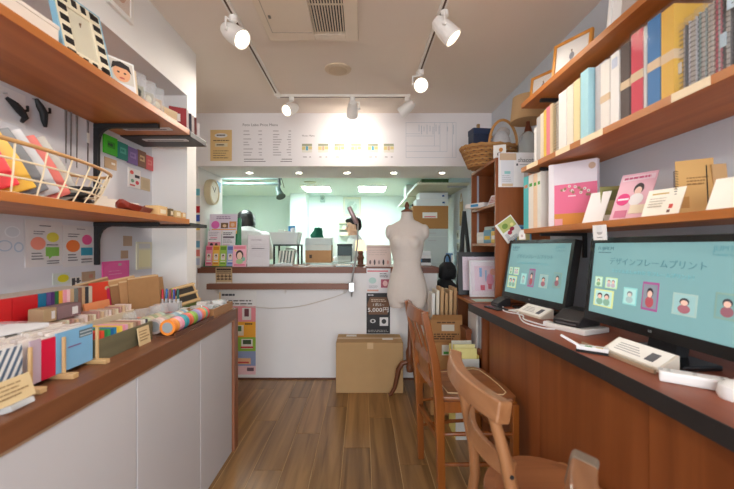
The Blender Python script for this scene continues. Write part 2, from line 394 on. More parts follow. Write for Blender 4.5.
for i, (px, lab) in enumerate(((249.5, 'small round downlight in the header soffit above the leaflet rack'), (299, 'small round downlight in the header soffit, second from the leaflet rack'),
                       (347, 'small round downlight in the header soffit, middle of five'), (394, 'small round downlight in the header soffit above the mannequin neck'), (442, 'small round downlight in the header soffit beside the basket'))):
    t = thing('downlight', lab, 'downlight', ((px-CX)/F*3.63, 3.63, 1.92), group='downlights under the header')
    build(MB().lathe([(0.026, -0.004), (0.036, -0.004), (0.038, 0.0)], n=20), 'trim_ring', LAMPW, t, smooth=True)
    build(MB().lathe([(0.0, -0.006), (0.026, -0.005), (0.026, -0.003)], n=20), 'bulb', mat((255, 246, 226), 0.5, 0, emit=25.0), t, smooth=True)

# ------------------------------------------------------------------ header print (part of the header wall)
DK = (130, 122, 126)
def on_header(x, y): p = P(x, y, 3.34); return p.x, p.z
def head_text(s, x, y, wpx, size, c=DK):
    X, Z = on_header(x, y); o = lettering(s, size, mat(c, 0.6, 0), hd, X, 3.3385, Z, 'LEFT', width=wpx/F*3.34); return o
head_text('Foto Labo Price Menu', 242.5, 125, 35, 0.034)
head_text('Photo Menu', 302, 135.8, 12.5, 0.022, (140, 132, 136))
def head_rows(x0, x1, ys, seed, c=(186, 178, 182), th=0.8):
    rr = random.Random(seed); mb = MB()
    for y in ys:
        for (a, b) in ((x0, x0+(x1-x0)*rr.uniform(0.25, 0.5)), (x1-(x1-x0)*rr.uniform(0.12, 0.25), x1)):
            p, q = P(a, y+th/2, 3.34), P(b, y-th/2, 3.34); mb.box((p.x, 3.3385, p.z), (q.x, 3.34, q.z))
    build(mb, 'print', mat(c, 0.6, 0), hd)
head_rows(243.5, 262, (131, 134.5, 139, 142.3, 144.8, 149, 152.5, 155), 3)
head_rows(273, 291, (131, 134.5, 137, 139.6, 142.1, 144.7, 147.2, 149.8, 152.4, 155), 4)
head_rows(244, 292, (159.2, 161.5), 5, (140, 132, 136), 0.7)
for i, px in enumerate((307, 323.2, 339.5, 356, 372.8, 388.8)):
    a, b = P(px-5, 152.5, 3.34), P(px+5, 143.8, 3.34); mb = MB(); wd, ht = b.x-a.x, b.z-a.z
    ms = [mat((226, 222, 212), 0.6, 0), mat((160, 164, 140), 0.6, 0), mat((216, 200, 140), 0.6, 0), mat((80, 164, 196), 0.6, 0), mat((206, 176, 150), 0.6, 0)]
    mb.box((a.x, 3.3392, a.z), (b.x, 3.34, b.z), 0)
    mb.box((a.x, 3.3386, a.z+ht*0.75), (b.x, 3.34, b.z), 1)
    mb.box((a.x, 3.3386, a.z+ht*0.3), (a.x+wd*0.35, 3.34, a.z+ht*0.7), 2)
    mb.box((a.x+wd*0.4, 3.3384, a.z+ht*0.25), (a.x+wd*0.6, 3.34, a.z+ht*0.72), 3 if i in (0, 4) else 4)
    mb.box((a.x+wd*0.65, 3.3386, a.z+ht*0.35), (b.x, 3.34, a.z+ht*0.7), 2)
    build(mb, 'printed_photo', ms, hd)
    head_rows(px-4, px+4, (157,), 20+i, (150, 142, 146), 0.7)
mb = MB()      # thin ruled diagram
def rule(xa, ya, xb, yb, t=0.35):
    p, q = P(min(xa, xb)-t/2, max(ya, yb)+t/2, 3.34), P(max(xa, xb)+t/2, min(ya, yb)-t/2, 3.34); mb.box((p.x, 3.3387, p.z), (q.x, 3.34, q.z))
for a in ((406, 122.5, 456, 122.5), (406, 157.5, 456, 157.5), (406, 122.5, 406, 157.5), (456, 122.5, 456, 157.5), (406, 133.8, 420, 133.8), (406, 136, 434, 136), (406, 146, 440, 146), (406, 151.5, 447, 151.5),
          (434.5, 123, 434.5, 146), (440, 123, 440, 151.5), (447, 123, 447, 151.5), (452.5, 123, 452.5, 157)): rule(*a)
for i, xx in enumerate((419, 421.5, 424, 427, 430, 433, 436, 439, 447.5, 453.5)): rule(xx, 125+(i % 3), xx, 131+(i % 2)*3, 0.7)
build(mb, 'print', mat((200, 204, 212), 0.6, 0), hd)
a, b = P(210.5, 161, 3.34), P(232, 130, 3.34)
sheet('notice', 'tan paper notice with rounded white boxes on the header', 'notice', b.x-a.x, b.z-a.z, ((a.x+b.x)/2, 3.337, a.z), color=(228, 194, 136),
      blocks=[('e', 0.5, 0.82, 0.3, 0.075, (232, 228, 226)), (0.22, 0.46, 0.8, 0.57, (226, 212, 180))]+lines(0.14, 0.63, 0.9, 0.68, 1, (110, 84, 60), 0.6)+lines(0.14, 0.06, 0.9, 0.36, 4, (150, 118, 84), 0.3, 4)+lines(0.3, 0.8, 0.72, 0.85, 1, (110, 100, 100), 0.8, 8)+lines(0.3, 0.49, 0.7, 0.54, 1, (120, 104, 90), 0.7, 9))

# ------------------------------------------------------------------ service counter
ct = thing('service_counter', 'white service counter with brown wooden top below the header', 'counter', (0, 3.34, 0))
CW = mat((234, 233, 234), 0.55, 0.02, 5)
bx('front_panel', (-1.478, 0, 0.012), (0.677, 0.02, 0.956), CW, ct)
bx('end_panel', (0.657, 0.02, 0), (0.677, 0.5, 0.956), CW, ct)
bx('back_panel', (-1.478, 0.48, 0), (0.657, 0.5, 0.956), CW, ct)
bx('countertop', (-1.478, -0.02, 0.956), (0.69, 0.53, 1.01), wood((108, 62, 46), (128, 78, 58), 0, 14, 0.4), ct, 0.003)
rl = thing('leaning_rail', 'brown wooden ledge rail fixed low along the white counter front', 'rail', (0, 3.24, 0))
bx('rail_bar', (-1.35, -0.035, 0.822), (-0.105, 0.02, 0.872), wood((118, 76, 60), (138, 92, 74), 0, 14, 0.4), rl, 0.008)
for X in (-1.3, -0.69, -0.16):
    build(MB().prism([(0.02, 0.865), (0.098, 0.865), (0.098, 0.77), (0.085, 0.77)], X-0.008, X+0.008, 0), 'bracket', WHITE, rl)
cb = MB().tube([P(240, 305+0, 3.3)+Vector((0, 0, 0))]+[Vector((P(x, 0, 3.3).x, 3.31, ZY(y, 3.3))) for x, y in ((250, 307), (270, 308.5), (290, 308), (305, 305.5), (320, 301.5), (335, 297), (346, 292.5), (349, 287))], 0.004, 6)
tag(build(cb, 'cable', mat((214, 208, 200), 0.5, 0), smooth=True), 'thin pale cable sagging across the white counter front', 'cable')
ar = thing('clamp_lamp', 'slim metal arm lamp clamped to the end of the counter rail', 'lamp', (-0.085, 3.23, 0.82))
bx('clamp', (-0.03, -0.05, -0.015), (0.02, 0.03, 0.065), STEEL, ar, 0.004)
build(MB().tube([(-0.005, -0.02, -0.06), (-0.005, -0.02, 0.0)], 0.007, 8), 'clamp_screw', STEEL, ar)
build(MB().tube([(-0.005, 0, 0.06), (0.03, 0, 0.28), (0.045, 0, 0.4), (0.05, 0, 0.56), (0.045, 0, 0.6)], 0.007, 8), 'arm', STEEL, ar, smooth=True)
h0, h1 = Vector((-0.03, -0.02, 0.72)), Vector((0.04, 0.0, 0.575))
build(MB().tube([h0, h0.lerp(h1, 0.1), h0.lerp(h1, 0.9), h1], [0.016, 0.021, 0.021, 0.016], 14), 'lamp_head', mat((176, 150, 152), 0.3, 0, metal=0.6), ar, smooth=True)

def counter_z(): return 1.01
# posters on the counter front
def on_counter(x0, y0, x1, y1, Y=3.34): return P(x0, y1, Y), P(x1, y0, Y)
a, b = on_counter(219, 290.5, 256.5, 377)
w_, h_ = b.x-a.x, b.z-a.z
ps = sheet('poster', 'tall poster of stacked pink, orange, green and blue bands on counter front', 'poster', w_, h_, ((a.x+b.x)/2, 3.3385, a.z), color=(240, 238, 236), blocks=[
    (0.02, 0.64, 0.98, 0.82, (240, 150, 160)), (0.02, 0.46, 0.98, 0.64, (246, 178, 60)), (0.02, 0.30, 0.98, 0.46, (150, 196, 70)), (0.02, 0.13, 0.98, 0.30, (150, 166, 206)), (0.02, 0.03, 0.98, 0.13, (240, 200, 204)),
    (0.62, 0.66, 0.86, 0.8, (236, 230, 226)), (0.68, 0.7, 0.8, 0.79, (110, 60, 70)), (0.4, 0.48, 0.66, 0.6, (236, 226, 206)), (0.46, 0.53, 0.6, 0.59, (90, 130, 80)),
    (0.6, 0.33, 0.9, 0.44, (236, 236, 226)), (0.64, 0.38, 0.86, 0.43, (70, 90, 60)), (0.58, 0.335, 0.92, 0.355, (200, 50, 50)), (0.45, 0.15, 0.85, 0.22, (236, 190, 150)), (0.5, 0.16, 0.8, 0.18, (210, 80, 70)), (0.75, 0.07, 0.93, 0.11, (120, 90, 100)),
    (0.02, 0.9, 0.04, 0.98, (246, 200, 60))]+lines(0.1, 0.83, 0.95, 0.9, 2, (110, 104, 108), 0.4, 3)+lines(0.08, 0.93, 0.5, 0.97, 1, (90, 90, 96), 0.6, 5)+lines(0.7, 0.6, 0.95, 0.63, 1, (120, 90, 40), 0.6, 6))
a, b = on_counter(366.5, 293, 390, 333.5)
w_, h_ = b.x-a.x, b.z-a.z
ps = sheet('poster', 'black poster with 5,000 in white numerals on counter front', 'poster', w_, h_, ((a.x+b.x)/2, 3.3385, a.z), color=(38, 36, 38), blocks=[
    ('p', [(0.1, 0.47), (0.9, 0.47), (0.97, 0.72), (0.85, 0.9), (0.15, 0.9), (0.03, 0.72)], (118, 84, 60)), (0.56, 0.19, 0.92, 0.4, (232, 232, 232)), ('e', 0.74, 0.3, 0.1, 0.06, (60, 60, 62)), ('e', 0.27, 0.31, 0.12, 0.05, (214, 214, 214)), ('e', 0.27, 0.31, 0.06, 0.03, (40, 38, 40))]
    +lines(0.06, 0.93, 0.4, 0.97, 1, (220, 220, 220), 0.7, 2)+lines(0.06, 0.03, 0.94, 0.1, 2, (170, 168, 166), 0.4, 7)+lines(0.2, 0.78, 0.85, 0.86, 2, (224, 206, 186), 0.45, 9),
    texts=[('1名5~', 0.5, 0.71, 0.03, (240, 240, 236), 0.1), ('5,000円', 0.5, 0.58, 0.05, (248, 248, 246), 0.185)])
a, b = on_counter(366.5, 268.5, 390.5, 292.5, 3.31)
w_, h_ = b.x-a.x, b.z-a.z
ps = sheet('leaflet', 'pale leaflet with pink photo block hanging above the black poster', 'leaflet', w_, h_, ((a.x+b.x)/2, 3.31, a.z), color=(232, 230, 234), blocks=[
    (0.04, 0.86, 0.9, 0.92, (220, 130, 140)), ('e', 0.25, 0.5, 0.16, 0.13, (190, 220, 214)), (0.6, 0.2, 0.95, 0.55, (180, 90, 110)), ('e', 0.78, 0.38, 0.1, 0.12, (240, 200, 200)), (0.03, 0.05, 0.5, 0.12, (224, 170, 150))]
    +lines(0.55, 0.62, 0.95, 0.82, 3, (110, 110, 116), 0.5, 2)+lines(0.1, 0.18, 0.5, 0.3, 3, (160, 160, 166), 0.4, 3))
# ------------------------------------------------------------------ low cabinet along the left wall
cab = thing('low_cabinet', 'long low white cabinet with brown wooden top along the shelves', 'cabinet', (0, 0, 0))
CT = 0.83
top = build(MB().prism([(XL+0.002, -1.2), (-0.745, -1.2), (-0.745, 2.19), (XL+0.002, 2.19)], CT-0.06, CT), 'cabinet_top', wood((104, 64, 40), (126, 80, 52), 1, 18, 0.42), cab, 0.003)
bx('body', (XL+0.002, -1.2, 0.002), (-0.79, 2.17, CT-0.061), WHITE, cab)
DOOR = mat((198, 197, 201), 0.5, 0.02, 3)
Y0 = [-1.2, 0.2, 1.245, 1.735, 2.155]
for i in range(4): bx('door', (-0.79, Y0[i]+0.003, 0.004), (-0.757, Y0[i+1]-0.003, CT-0.07), DOOR, cab, 0.002)
bx('lower_lip', (-0.785, -1.2, CT-0.07), (-0.752, 2.16, CT-0.061), mat((170, 140, 112), 0.6, 0.03), cab)
bx('end_board', (XL+0.21, 2.2001, 0), (-0.745, 2.225, CT), wood((126, 78, 54), (146, 94, 68), 2, 16, 0.45), cab, 0.002)
bx('end_post', (-0.79, 2.16, 0), (-0.745, 2.2, CT-0.0605), wood((126, 78, 54), (146, 94, 68), 2, 16, 0.45), cab, 0.002)

# ------------------------------------------------------------------ wall shelves left
LZ0, LZ1, LX = 1.312, 1.338, -0.89         # lower shelf
UZ0, UZ1 = 1.772, 1.80                     # upper shelf
def wall_shelf(name, label, X0, X1, Y0, Y1, z0, z1, m=SHELF, edge=None):
    t = thing(name, label, 'shelf', ((X0+X1)/2, (Y0+Y1)/2, z0))
    w2, l2 = abs(X1-X0)/2, (Y1-Y0)/2
    bx('board', (-w2, -l2, 0), (w2, l2, z1-z0), m, t, 0.0015)
    return t
lo = wall_shelf('wall_shelf', 'brown wooden shelf carrying the wire basket', XL, LX, -1.0, 1.91, LZ0, LZ1)
up = wall_shelf('wall_shelf', 'brown wooden shelf carrying the checked photo frame', XL, LX, -1.0, 1.91, UZ0, UZ1)
wall_shelf('extension_board', 'black board extending the shelf below the small boxed prints', XL, LX+0.004, 1.912, 2.115, UZ0-0.006, UZ1-0.006, mat((58, 54, 52), 0.5, 0.05))
wall_shelf('extension_board', 'black board extending the basket shelf beside the pier', XL, LX+0.004, 1.912, 2.115, LZ0-0.01, LZ1-0.018, mat((48, 44, 42), 0.5, 0.05))
def bracket(label, Y, ztop, zlow):
    t = thing('shelf_bracket', label, 'bracket', (XL, Y, ztop), group='black shelf brackets on the left wall')
    mb = MB().beam([(0.0, 0, -0.011), (0.3, 0, -0.011)], 0.022, 0.02, (0, 0, 1)); build(mb, 'arm', BLACKM, t, 0.003)
    build(MB().beam([(0.01, 0, -0.021), (0.01, 0, zlow)], 0.022, 0.02, (1, 0, 0)), 'upright', BLACKM, t, 0.003)
    build(MB().prism([(0.02, -0.021), (0.075, -0.021), (0.055, -0.026), (0.036, -0.04), (0.026, -0.058), (0.02, -0.09)], -0.009, 0.009, 1), 'gusset', BLACKM, t)
bracket('black steel bracket and upright under the photo frame shelf', 1.73, UZ0, -0.425)
bracket('black steel bracket and upright under the basket shelf', 1.73, LZ0, -0.2)
bracket('black steel bracket under the photo frame shelf, near the shop front', 0.55, UZ0, -0.425)
bracket('black steel bracket under the basket shelf, near the shop front', 0.55, LZ0, -0.2)

# ------------------------------------------------------------------ computer desk right
DT = 0.85
dk = thing('computer_desk', 'long brown computer desk with black edge along the right wall', 'desk', (0, 0, 0))
DESKTOP = wood((128, 64, 38), (152, 82, 52), 1, 14, 0.42, 0.3)
poly = [(0.652, 2.25), (0.712, 1.1), (0.712, -0.9), (XR-0.002, -0.9), (XR-0.002, 2.25)]
build(MB().prism(poly, DT-0.04, DT-0.0002), 'desktop', DESKTOP, dk)
BE = mat((40, 38, 38), 0.45, 0.12, 60)
build(MB().prism([(0.652, 2.25), (0.712, 1.1), (0.712, -0.9), (0.709, -0.9), (0.709, 1.1), (0.648, 2.256), (XR-0.002, 2.256), (XR-0.002, 2.25)], DT-0.044, DT+0.001), 'black_edge', BE, dk)
Y0 = [-0.9, 0.2, 0.98, 1.58, 2.19]
for i in range(4): bx('front_board', (0.76, Y0[i]+0.0012, 0.0), (0.778, Y0[i+1]-0.0012, DT-0.0445), REDWOOD_V, dk)
bx('end_board', (0.76, 2.19, 0), (XR-0.002, 2.208, DT-0.0445), REDWOOD_V, dk)
lu = thing('low_shelf_unit', 'low brown open shelf unit beyond the desk end', 'shelf unit', (0.74, 2.275, 0))
bx('top_board', (-0.05, 0, DT-0.024), (XR-0.74, 0.6, DT-0.004), SHELF_X, lu, 0.002)
bx('side_panel', (0, 0.0, 0), (XR-0.74, 0.02, DT-0.024), REDWOOD_V, lu)
bx('side_panel', (0, 0.58, 0), (XR-0.74, 0.6, DT-0.024), REDWOOD_V, lu)
bx('shelf_board', (0, 0.02, 0.5), (XR-0.74, 0.58, 0.52), SHELF_X, lu)
bx('shelf_board', (0, 0.02, 0.04), (XR-0.74, 0.58, 0.06), SHELF_X, lu)

# ------------------------------------------------------------------ wall shelves right
RX = 0.89
wall_shelf('wall_shelf', 'top wooden shelf on desk side carrying the standing frames', RX, XR, -0.6, 2.07, 1.968, 1.994)
wall_shelf('wall_shelf', 'wooden shelf packed with coloured albums and notebooks', RX, XR, -0.6, 2.07, 1.61, 1.636)
wall_shelf('wall_shelf', 'wooden shelf just above the monitors with leaning cards', RX, XR, -0.6, 2.07, 1.268, 1.293)
for z, lab in ((1.968, 'small black bracket under the frame shelf end'), (1.61, 'small black bracket under the album shelf end'), (1.268, 'small black bracket under the card shelf end')):
    t = thing('shelf_bracket', lab, 'bracket', (XR, 1.93, z), group='black shelf brackets on the desk side')
    build(MB().beam([(0, 0, -0.008), (-0.24, 0, -0.008)], 0.02, 0.016), 'arm', BLACKM, t, 0.002)
    build(MB().beam([(-0.008, 0, -0.016), (-0.008, 0, -0.13)], 0.02, 0.016, (1, 0, 0)), 'upright', BLACKM, t, 0.002)
# price strips stuck on the album shelf edge
for (xa, xb, lab) in ((527, 538, 'cream price strip on the album shelf edge below the slim albums'), (556, 570, 'cream price strip on the album shelf edge below the white albums'), (581, 603, 'cream price strip on the album shelf edge below the pale blue album'), (672, 711, 'cream price strip on the album shelf edge below the ringed notebooks')):
    ya, yb = YX(xa, RX), YX(xb, RX)
    tag(place(bx('price_strip', (-abs(ya-yb)/2, -0.001, 0), (abs(ya-yb)/2, 0.001, 0.024), mat((246, 226, 190), 0.6, 0.03)), (RX-0.0015, (ya+yb)/2, 1.611), -90), lab, 'price strip', 'price strips on the album shelf')

# ------------------------------------------------------------------ bookcase at the end of the desk
bc = thing('bookcase', 'brown wooden cubby bookcase standing at the far desk end', 'bookcase', (0.83, 2.3, 0))
bw = XR-0.83
bx('side_panel', (0, 0, DT-0.002), (bw, 0.018, 1.75), REDWOOD_V, bc, 0.001)
bx('side_panel', (0, 0.5, DT-0.002), (bw, 0.518, 1.75), REDWOOD_V, bc, 0.001)
bx('back_board', (bw-0.008, 0.018, 1.2), (bw, 0.5, 1.73), REDWOOD_V, bc)
for z in (1.2, 1.452): bx('shelf_board', (0.002, 0.018, z), (bw-0.008, 0.5, z+0.018), SHELF_X, bc)
bx('top_board', (0, 0.018, 1.732), (bw, 0.5, 1.75), SHELF_X, bc)
bx('shelf_strip', (0.04, 0.492, 1.22), (0.052, 0.5, 1.73), mat((190, 200, 214), 0.4, 0, metal=0.5), bc)

# ------------------------------------------------------------------ chairs
CHW = wood((116, 60, 16), (152, 86, 28), 2, 18, 0.35, 0.5, coat=0.2)
CHS = wood((118, 68, 30), (150, 92, 46), 0, 14, 0.35, 0.5, coat=0.2)
def chapel_chair():
    t = thing('wooden_chair', 'honey brown wooden chair with straight slatted back by the desk', 'chair', (0.338, 1.9, 0), 5)
    # local: x towards the desk (seat front), y along the back
    hb = 0.195; sz = 0.47
    for s in (-1, 1):
        y = s*hb
        build(MB().beam([(0.012, y, 0), (0.004, y, 0.3), (0, y, 0.47), (-0.02, y, 0.66), (-0.058, y, 0.84), (-0.07, y, 0.895)], [0.03, 0.032, 0.036, 0.034, 0.032, 0.028], [0.034, 0.038, 0.042, 0.038, 0.032, 0.028], (1, 0, 0)), 'back_post', CHW, t, 0.004)
        build(MB().beam([(0.352, s*0.218, 0), (0.35, s*0.218, 0.47)], 0.032, 0.032, (1, 0, 0)), 'leg', CHW, t, 0.004)
        for z in (0.33, 0.19):
            build(MB().tube([(0.008, y*0.98, z), (0.19, s*0.21, z+0.004), (0.35, s*0.218, z)], [0.008, 0.011, 0.008], 8), 'stretcher', CHW, t, smooth=True)
        build(MB().beam([(0.0, s*0.185, 0.455), (0.35, s*0.208, 0.455)], 0.022, 0.05), 'seat_rail', CHW, t)
    build(MB().beam([(0.35, -0.218, 0.45), (0.35, 0.218, 0.45)], 0.024, 0.055), 'seat_rail', CHW, t)
    build(MB().beam([(0.004, -0.19, 0.3), (0.004, 0.19, 0.3)], 0.018, 0.026), 'stretcher', CHW, t)
    build(MB().beam([(0.35, -0.212, 0.26), (0.35, 0.212, 0.26)], 0.018, 0.022), 'stretcher', CHW, t)
    seat = [(0.02, -0.178), (0.335, -0.235), (0.368, -0.2), (0.38, -0.08), (0.38, 0.08), (0.368, 0.2), (0.335, 0.235), (0.02, 0.178)]
    build(MB().prism(seat, 0.478, 0.497), 'seat', CHS, t, 0.005)
    ins = [(x*0.8+0.045, y*0.78) for x, y in seat]
    st = build(MB().prism(ins, 0.497, 0.4995), 'seat_panel', wood((132, 80, 44), (160, 104, 62), 0, 30, 0.4), t, 0.001)
    build(MB().tube([(x, y, 0.499) for x, y in ins+ins[:1]], 0.0028, 6), 'piping', mat((214, 190, 150), 0.5, 0), t)
    def arc(x, z, h, d, name, bow=0.022):
        build(MB().beam([(x-bow*(1-(2*i/8-1)**2), -hb+0.01+(2*hb-0.02)*i/8, z) for i in range(9)], d, h, (0.15, 0, 1)), name, CHW, t, 0.003)
    arc(-0.058, 0.862, 0.066, 0.02, 'top_rail')
    arc(-0.016, 0.665, 0.05, 0.018, 'cross_rail', 0.012)
    arc(-0.004, 0.535, 0.03, 0.018, 'cross_rail', 0.008)
    for y in (-0.075, 0.075):
        build(MB().beam([(-0.026, y, 0.68), (-0.072, y, 0.835)], 0.045, 0.01, (1, 0, 0)), 'slat', CHW, t, 0.002)
    build(MB().beam([(-0.012, 0, 0.545), (-0.024, 0, 0.645)], 0.2, 0.01, (1, 0, 0)), 'back_panel', CHW, t, 0.002)
    build(MB().beam([(-0.03, 0.0, 0.68), (-0.078, 0.0, 0.835)], 0.03, 0.01, (1, 0, 0)), 'slat', CHW, t, 0.002)
    return t
chapel_chair()
BW1, BW2 = (140, 92, 56), (172, 122, 82)
BEN = wood(BW1, BW2, 1, 18, 0.4, 0.45, coat=0.1); BENV = wood(BW1, BW2, 2, 18, 0.4, 0.45, coat=0.1)
BSEAT = wood((120, 72, 42), (150, 96, 60), 0, 16, 0.4)
def bent_chair(label, loc, rz):
    t = thing('bentwood_chair', label, 'chair', loc, rz, group='bentwood chairs with bowed top rails')
    def bow(x, z, half, depth, w, h, name, n=12, tilt=0.2):
        pts = [(x-depth*(1-(2*i/n-1)**2), -half+2*half*i/n, z) for i in range(n+1)]
        return build(MB().beam(pts, w, h, (tilt, 0, 1)), name, BEN, t, 0.008 if name == 'top_rail' else 0.005, seg=3)
    bow(0.0, 0.795, 0.226, 0.04, 0.042, 0.056, 'top_rail')
    bow(0.045, 0.62, 0.17, 0.04, 0.018, 0.05, 'back_slat')
    for s in (-1, 1):
        build(MB().tube([(-0.014, s*0.172, 0.785), (0.02, s*0.176, 0.66), (0.052, s*0.182, 0.5), (0.06, s*0.182, 0.4), (0.03, s*0.19, 0.2), (0.0, s*0.2, 0.0)], [0.014, 0.016, 0.018, 0.018, 0.017, 0.013], 10), 'back_leg', BENV, t, smooth=True)
        build(MB().tube([(0.355, s*0.155, 0.44), (0.365, s*0.17, 0.2), (0.375, s*0.18, 0.0)], [0.019, 0.017, 0.013], 10), 'leg', BENV, t, smooth=True)
        build(MB().tube([(0.058, s*0.205, 0.56), (0.085, s*0.2, 0.48), (0.12, s*0.19, 0.43)], [0.012, 0.016, 0.012], 8), 'hip_brace', BENV, t, smooth=True)
        build(MB().lathe([(0.0, 0.0), (0.006, 0.0), (0.005, 0.003), (0.0, 0.004)], (0.03, s*0.195, 0.62), 10, axis=1), 'screw', BLACKM, t)
        build(MB().tube([(0.035, s*0.188, 0.22), (0.364, s*0.168, 0.22)], 0.009, 8), 'stretcher', BENV, t, smooth=True)
    build(MB().tube([(0.22, -0.18, 0.22), (0.22, 0.18, 0.22)], 0.009, 8), 'stretcher', BENV, t, smooth=True)
    prof = [(0.222+0.185*math.cos(a), 0.205*math.sin(a)*(1.0+0.06*math.cos(a))) for a in [2*PI*i/28 for i in range(28)]]
    build(MB().prism(prof, 0.42, 0.45), 'seat', BSEAT, t, 0.008, seg=3)
    dish = [(0.222+(x-0.222)*0.82, y*0.82) for x, y in prof]
    build(MB().prism(dish, 0.4502, 0.4515), 'seat_panel', wood((126, 76, 44), (156, 100, 62), 0, 16, 0.38), t)
    return t
bent_chair('brown bentwood chair with bowed top rail, pulled up to the desk behind another', (0.342, 1.12, 0), 1)
c3 = bent_chair('brown bentwood chair nearest the viewer, only its worn rail tip showing', (0.338, 0.46, 0), -17)
build(MB().beam([(0.0005, 0.2275, 0.795), (-0.013, 0.19, 0.796)], 0.0445, 0.058, (0.2, 0, 1)), 'worn_tip', mat((124, 108, 92), 0.6, 0.12, 60, bump=0.3), c3, 0.009, seg=3)

# ------------------------------------------------------------------ mannequin
mn = thing('dress_form', 'cream female dress form on a carved wooden tripod by the counter', 'mannequin', (0.355, 2.92, 0), -14)
FORM = mat((214, 204, 196), 0.8, 0.02, 60, bump=0.1)
def ring(z, rx, ry, cy=0.0, cx=0.0, n=20, sq=1.0):
    return [(cx+rx*math.copysign(abs(math.cos(2*PI*i/n))**sq, math.cos(2*PI*i/n)), cy+ry*math.copysign(abs(math.sin(2*PI*i/n))**sq, math.sin(2*PI*i/n)), z) for i in range(n)]
mb = MB().loft([ring(0.76, 0.15, 0.1, 0.01), ring(0.80, 0.162, 0.112, 0.012), ring(0.87, 0.16, 0.112, 0.014), ring(0.95, 0.14, 0.098, 0.01), ring(1.03, 0.112, 0.082), ring(1.08, 0.108, 0.08), ring(1.14, 0.122, 0.088, -0.004),
                ring(1.21, 0.135, 0.1, -0.012), ring(1.27, 0.143, 0.095, -0.006), ring(1.33, 0.15, 0.08, 0.006), ring(1.365, 0.135, 0.066, 0.012), ring(1.39, 0.09, 0.055, 0.014), ring(1.405, 0.055, 0.05, 0.012), ring(1.44, 0.046, 0.046, 0.006), ring(1.47, 0.044, 0.044, 0.004)])
for s in (-1, 1):
    mb.ellipsoid((s*0.062, -0.075, 1.225), (0.05, 0.045, 0.052), 12)
    mb.ellipsoid((s*0.142, 0.008, 1.31), (0.034, 0.048, 0.062), 12)
    mb.loft([ring(0.715, 0.062, 0.082, 0.01, s*0.076, 16), ring(0.76, 0.07, 0.092, 0.012, s*0.078, 16), ring(0.83, 0.068, 0.095, 0.012, s*0.078, 16)])
body = build(mb, 'torso', FORM, mn); remesh(body, 0.009, 5)
WD = wood((92, 52, 30), (124, 74, 44), 2, 18, 0.35)
build(MB().lathe([(0.045, 1.468), (0.047, 1.476), (0.03, 1.486), (0.014, 1.496), (0.02, 1.512), (0.016, 1.53), (0.006, 1.548), (0.0, 1.552)], n=18), 'neck_cap', WD, mn, smooth=True)
build(MB().lathe([(0.0, 0.2), (0.026, 0.205), (0.032, 0.24), (0.022, 0.27), (0.03, 0.3), (0.034, 0.36), (0.02, 0.4), (0.016, 0.5), (0.016, 0.78)], (0.02, 0.02, 0), 16), 'column', WD, mn, smooth=True)
build(MB().tube([(0.02, 0.02, 0.735), (0.065, -0.03, 0.735)], 0.008, 8), 'clamp_screw', BLACKM, mn)
build(MB().lathe([(0.0, -0.012), (0.02, -0.01), (0.02, 0.01), (0.0, 0.012)], (0.07, -0.035, 0.735), 12), 'knob', BLACKM, mn, smooth=True)
for a in (190, 70, -50):
    c, s = math.cos(R(a)), math.sin(R(a))
    pts = [(0.02+c*r, 0.02+s*r, z) for r, z in ((0.02, 0.28), (0.06, 0.27), (0.09, 0.22), (0.105, 0.14), (0.12, 0.07), (0.15, 0.02), (0.165, 0.016))]
    build(MB().tube(pts, [0.02, 0.021, 0.021, 0.018, 0.016, 0.015, 0.014], 10), 'leg', WD, mn, smooth=True)

# ------------------------------------------------------------------ cardboard cartons on the floor
cbx = thing('cardboard_box', 'large sealed cardboard carton on the floor against the counter', 'box', (0.062, 3.175, 0))
bx('carton', (-0.275, -0.155, 0), (0.275, 0.145, 0.41), CARD, cbx, 0.004)
TAPE = mat((206, 176, 134), 0.35, 0.02)
bx('tape_strip', (-0.275, -0.03, 0.4095), (0.275, 0.02, 0.4112), TAPE, cbx)
bx('tape_tab', (-0.02, -0.1555, 0.36), (0.03, -0.1545, 0.41), TAPE, cbx)
bx('shipping_label', (-0.2, 0.055, 0.4095), (-0.11, 0.115, 0.4115), PAPER, cbx)
bx('shipping_label', (0.11, -0.06, 0.4095), (0.2, 0.0, 0.4115), PAPER, cbx)

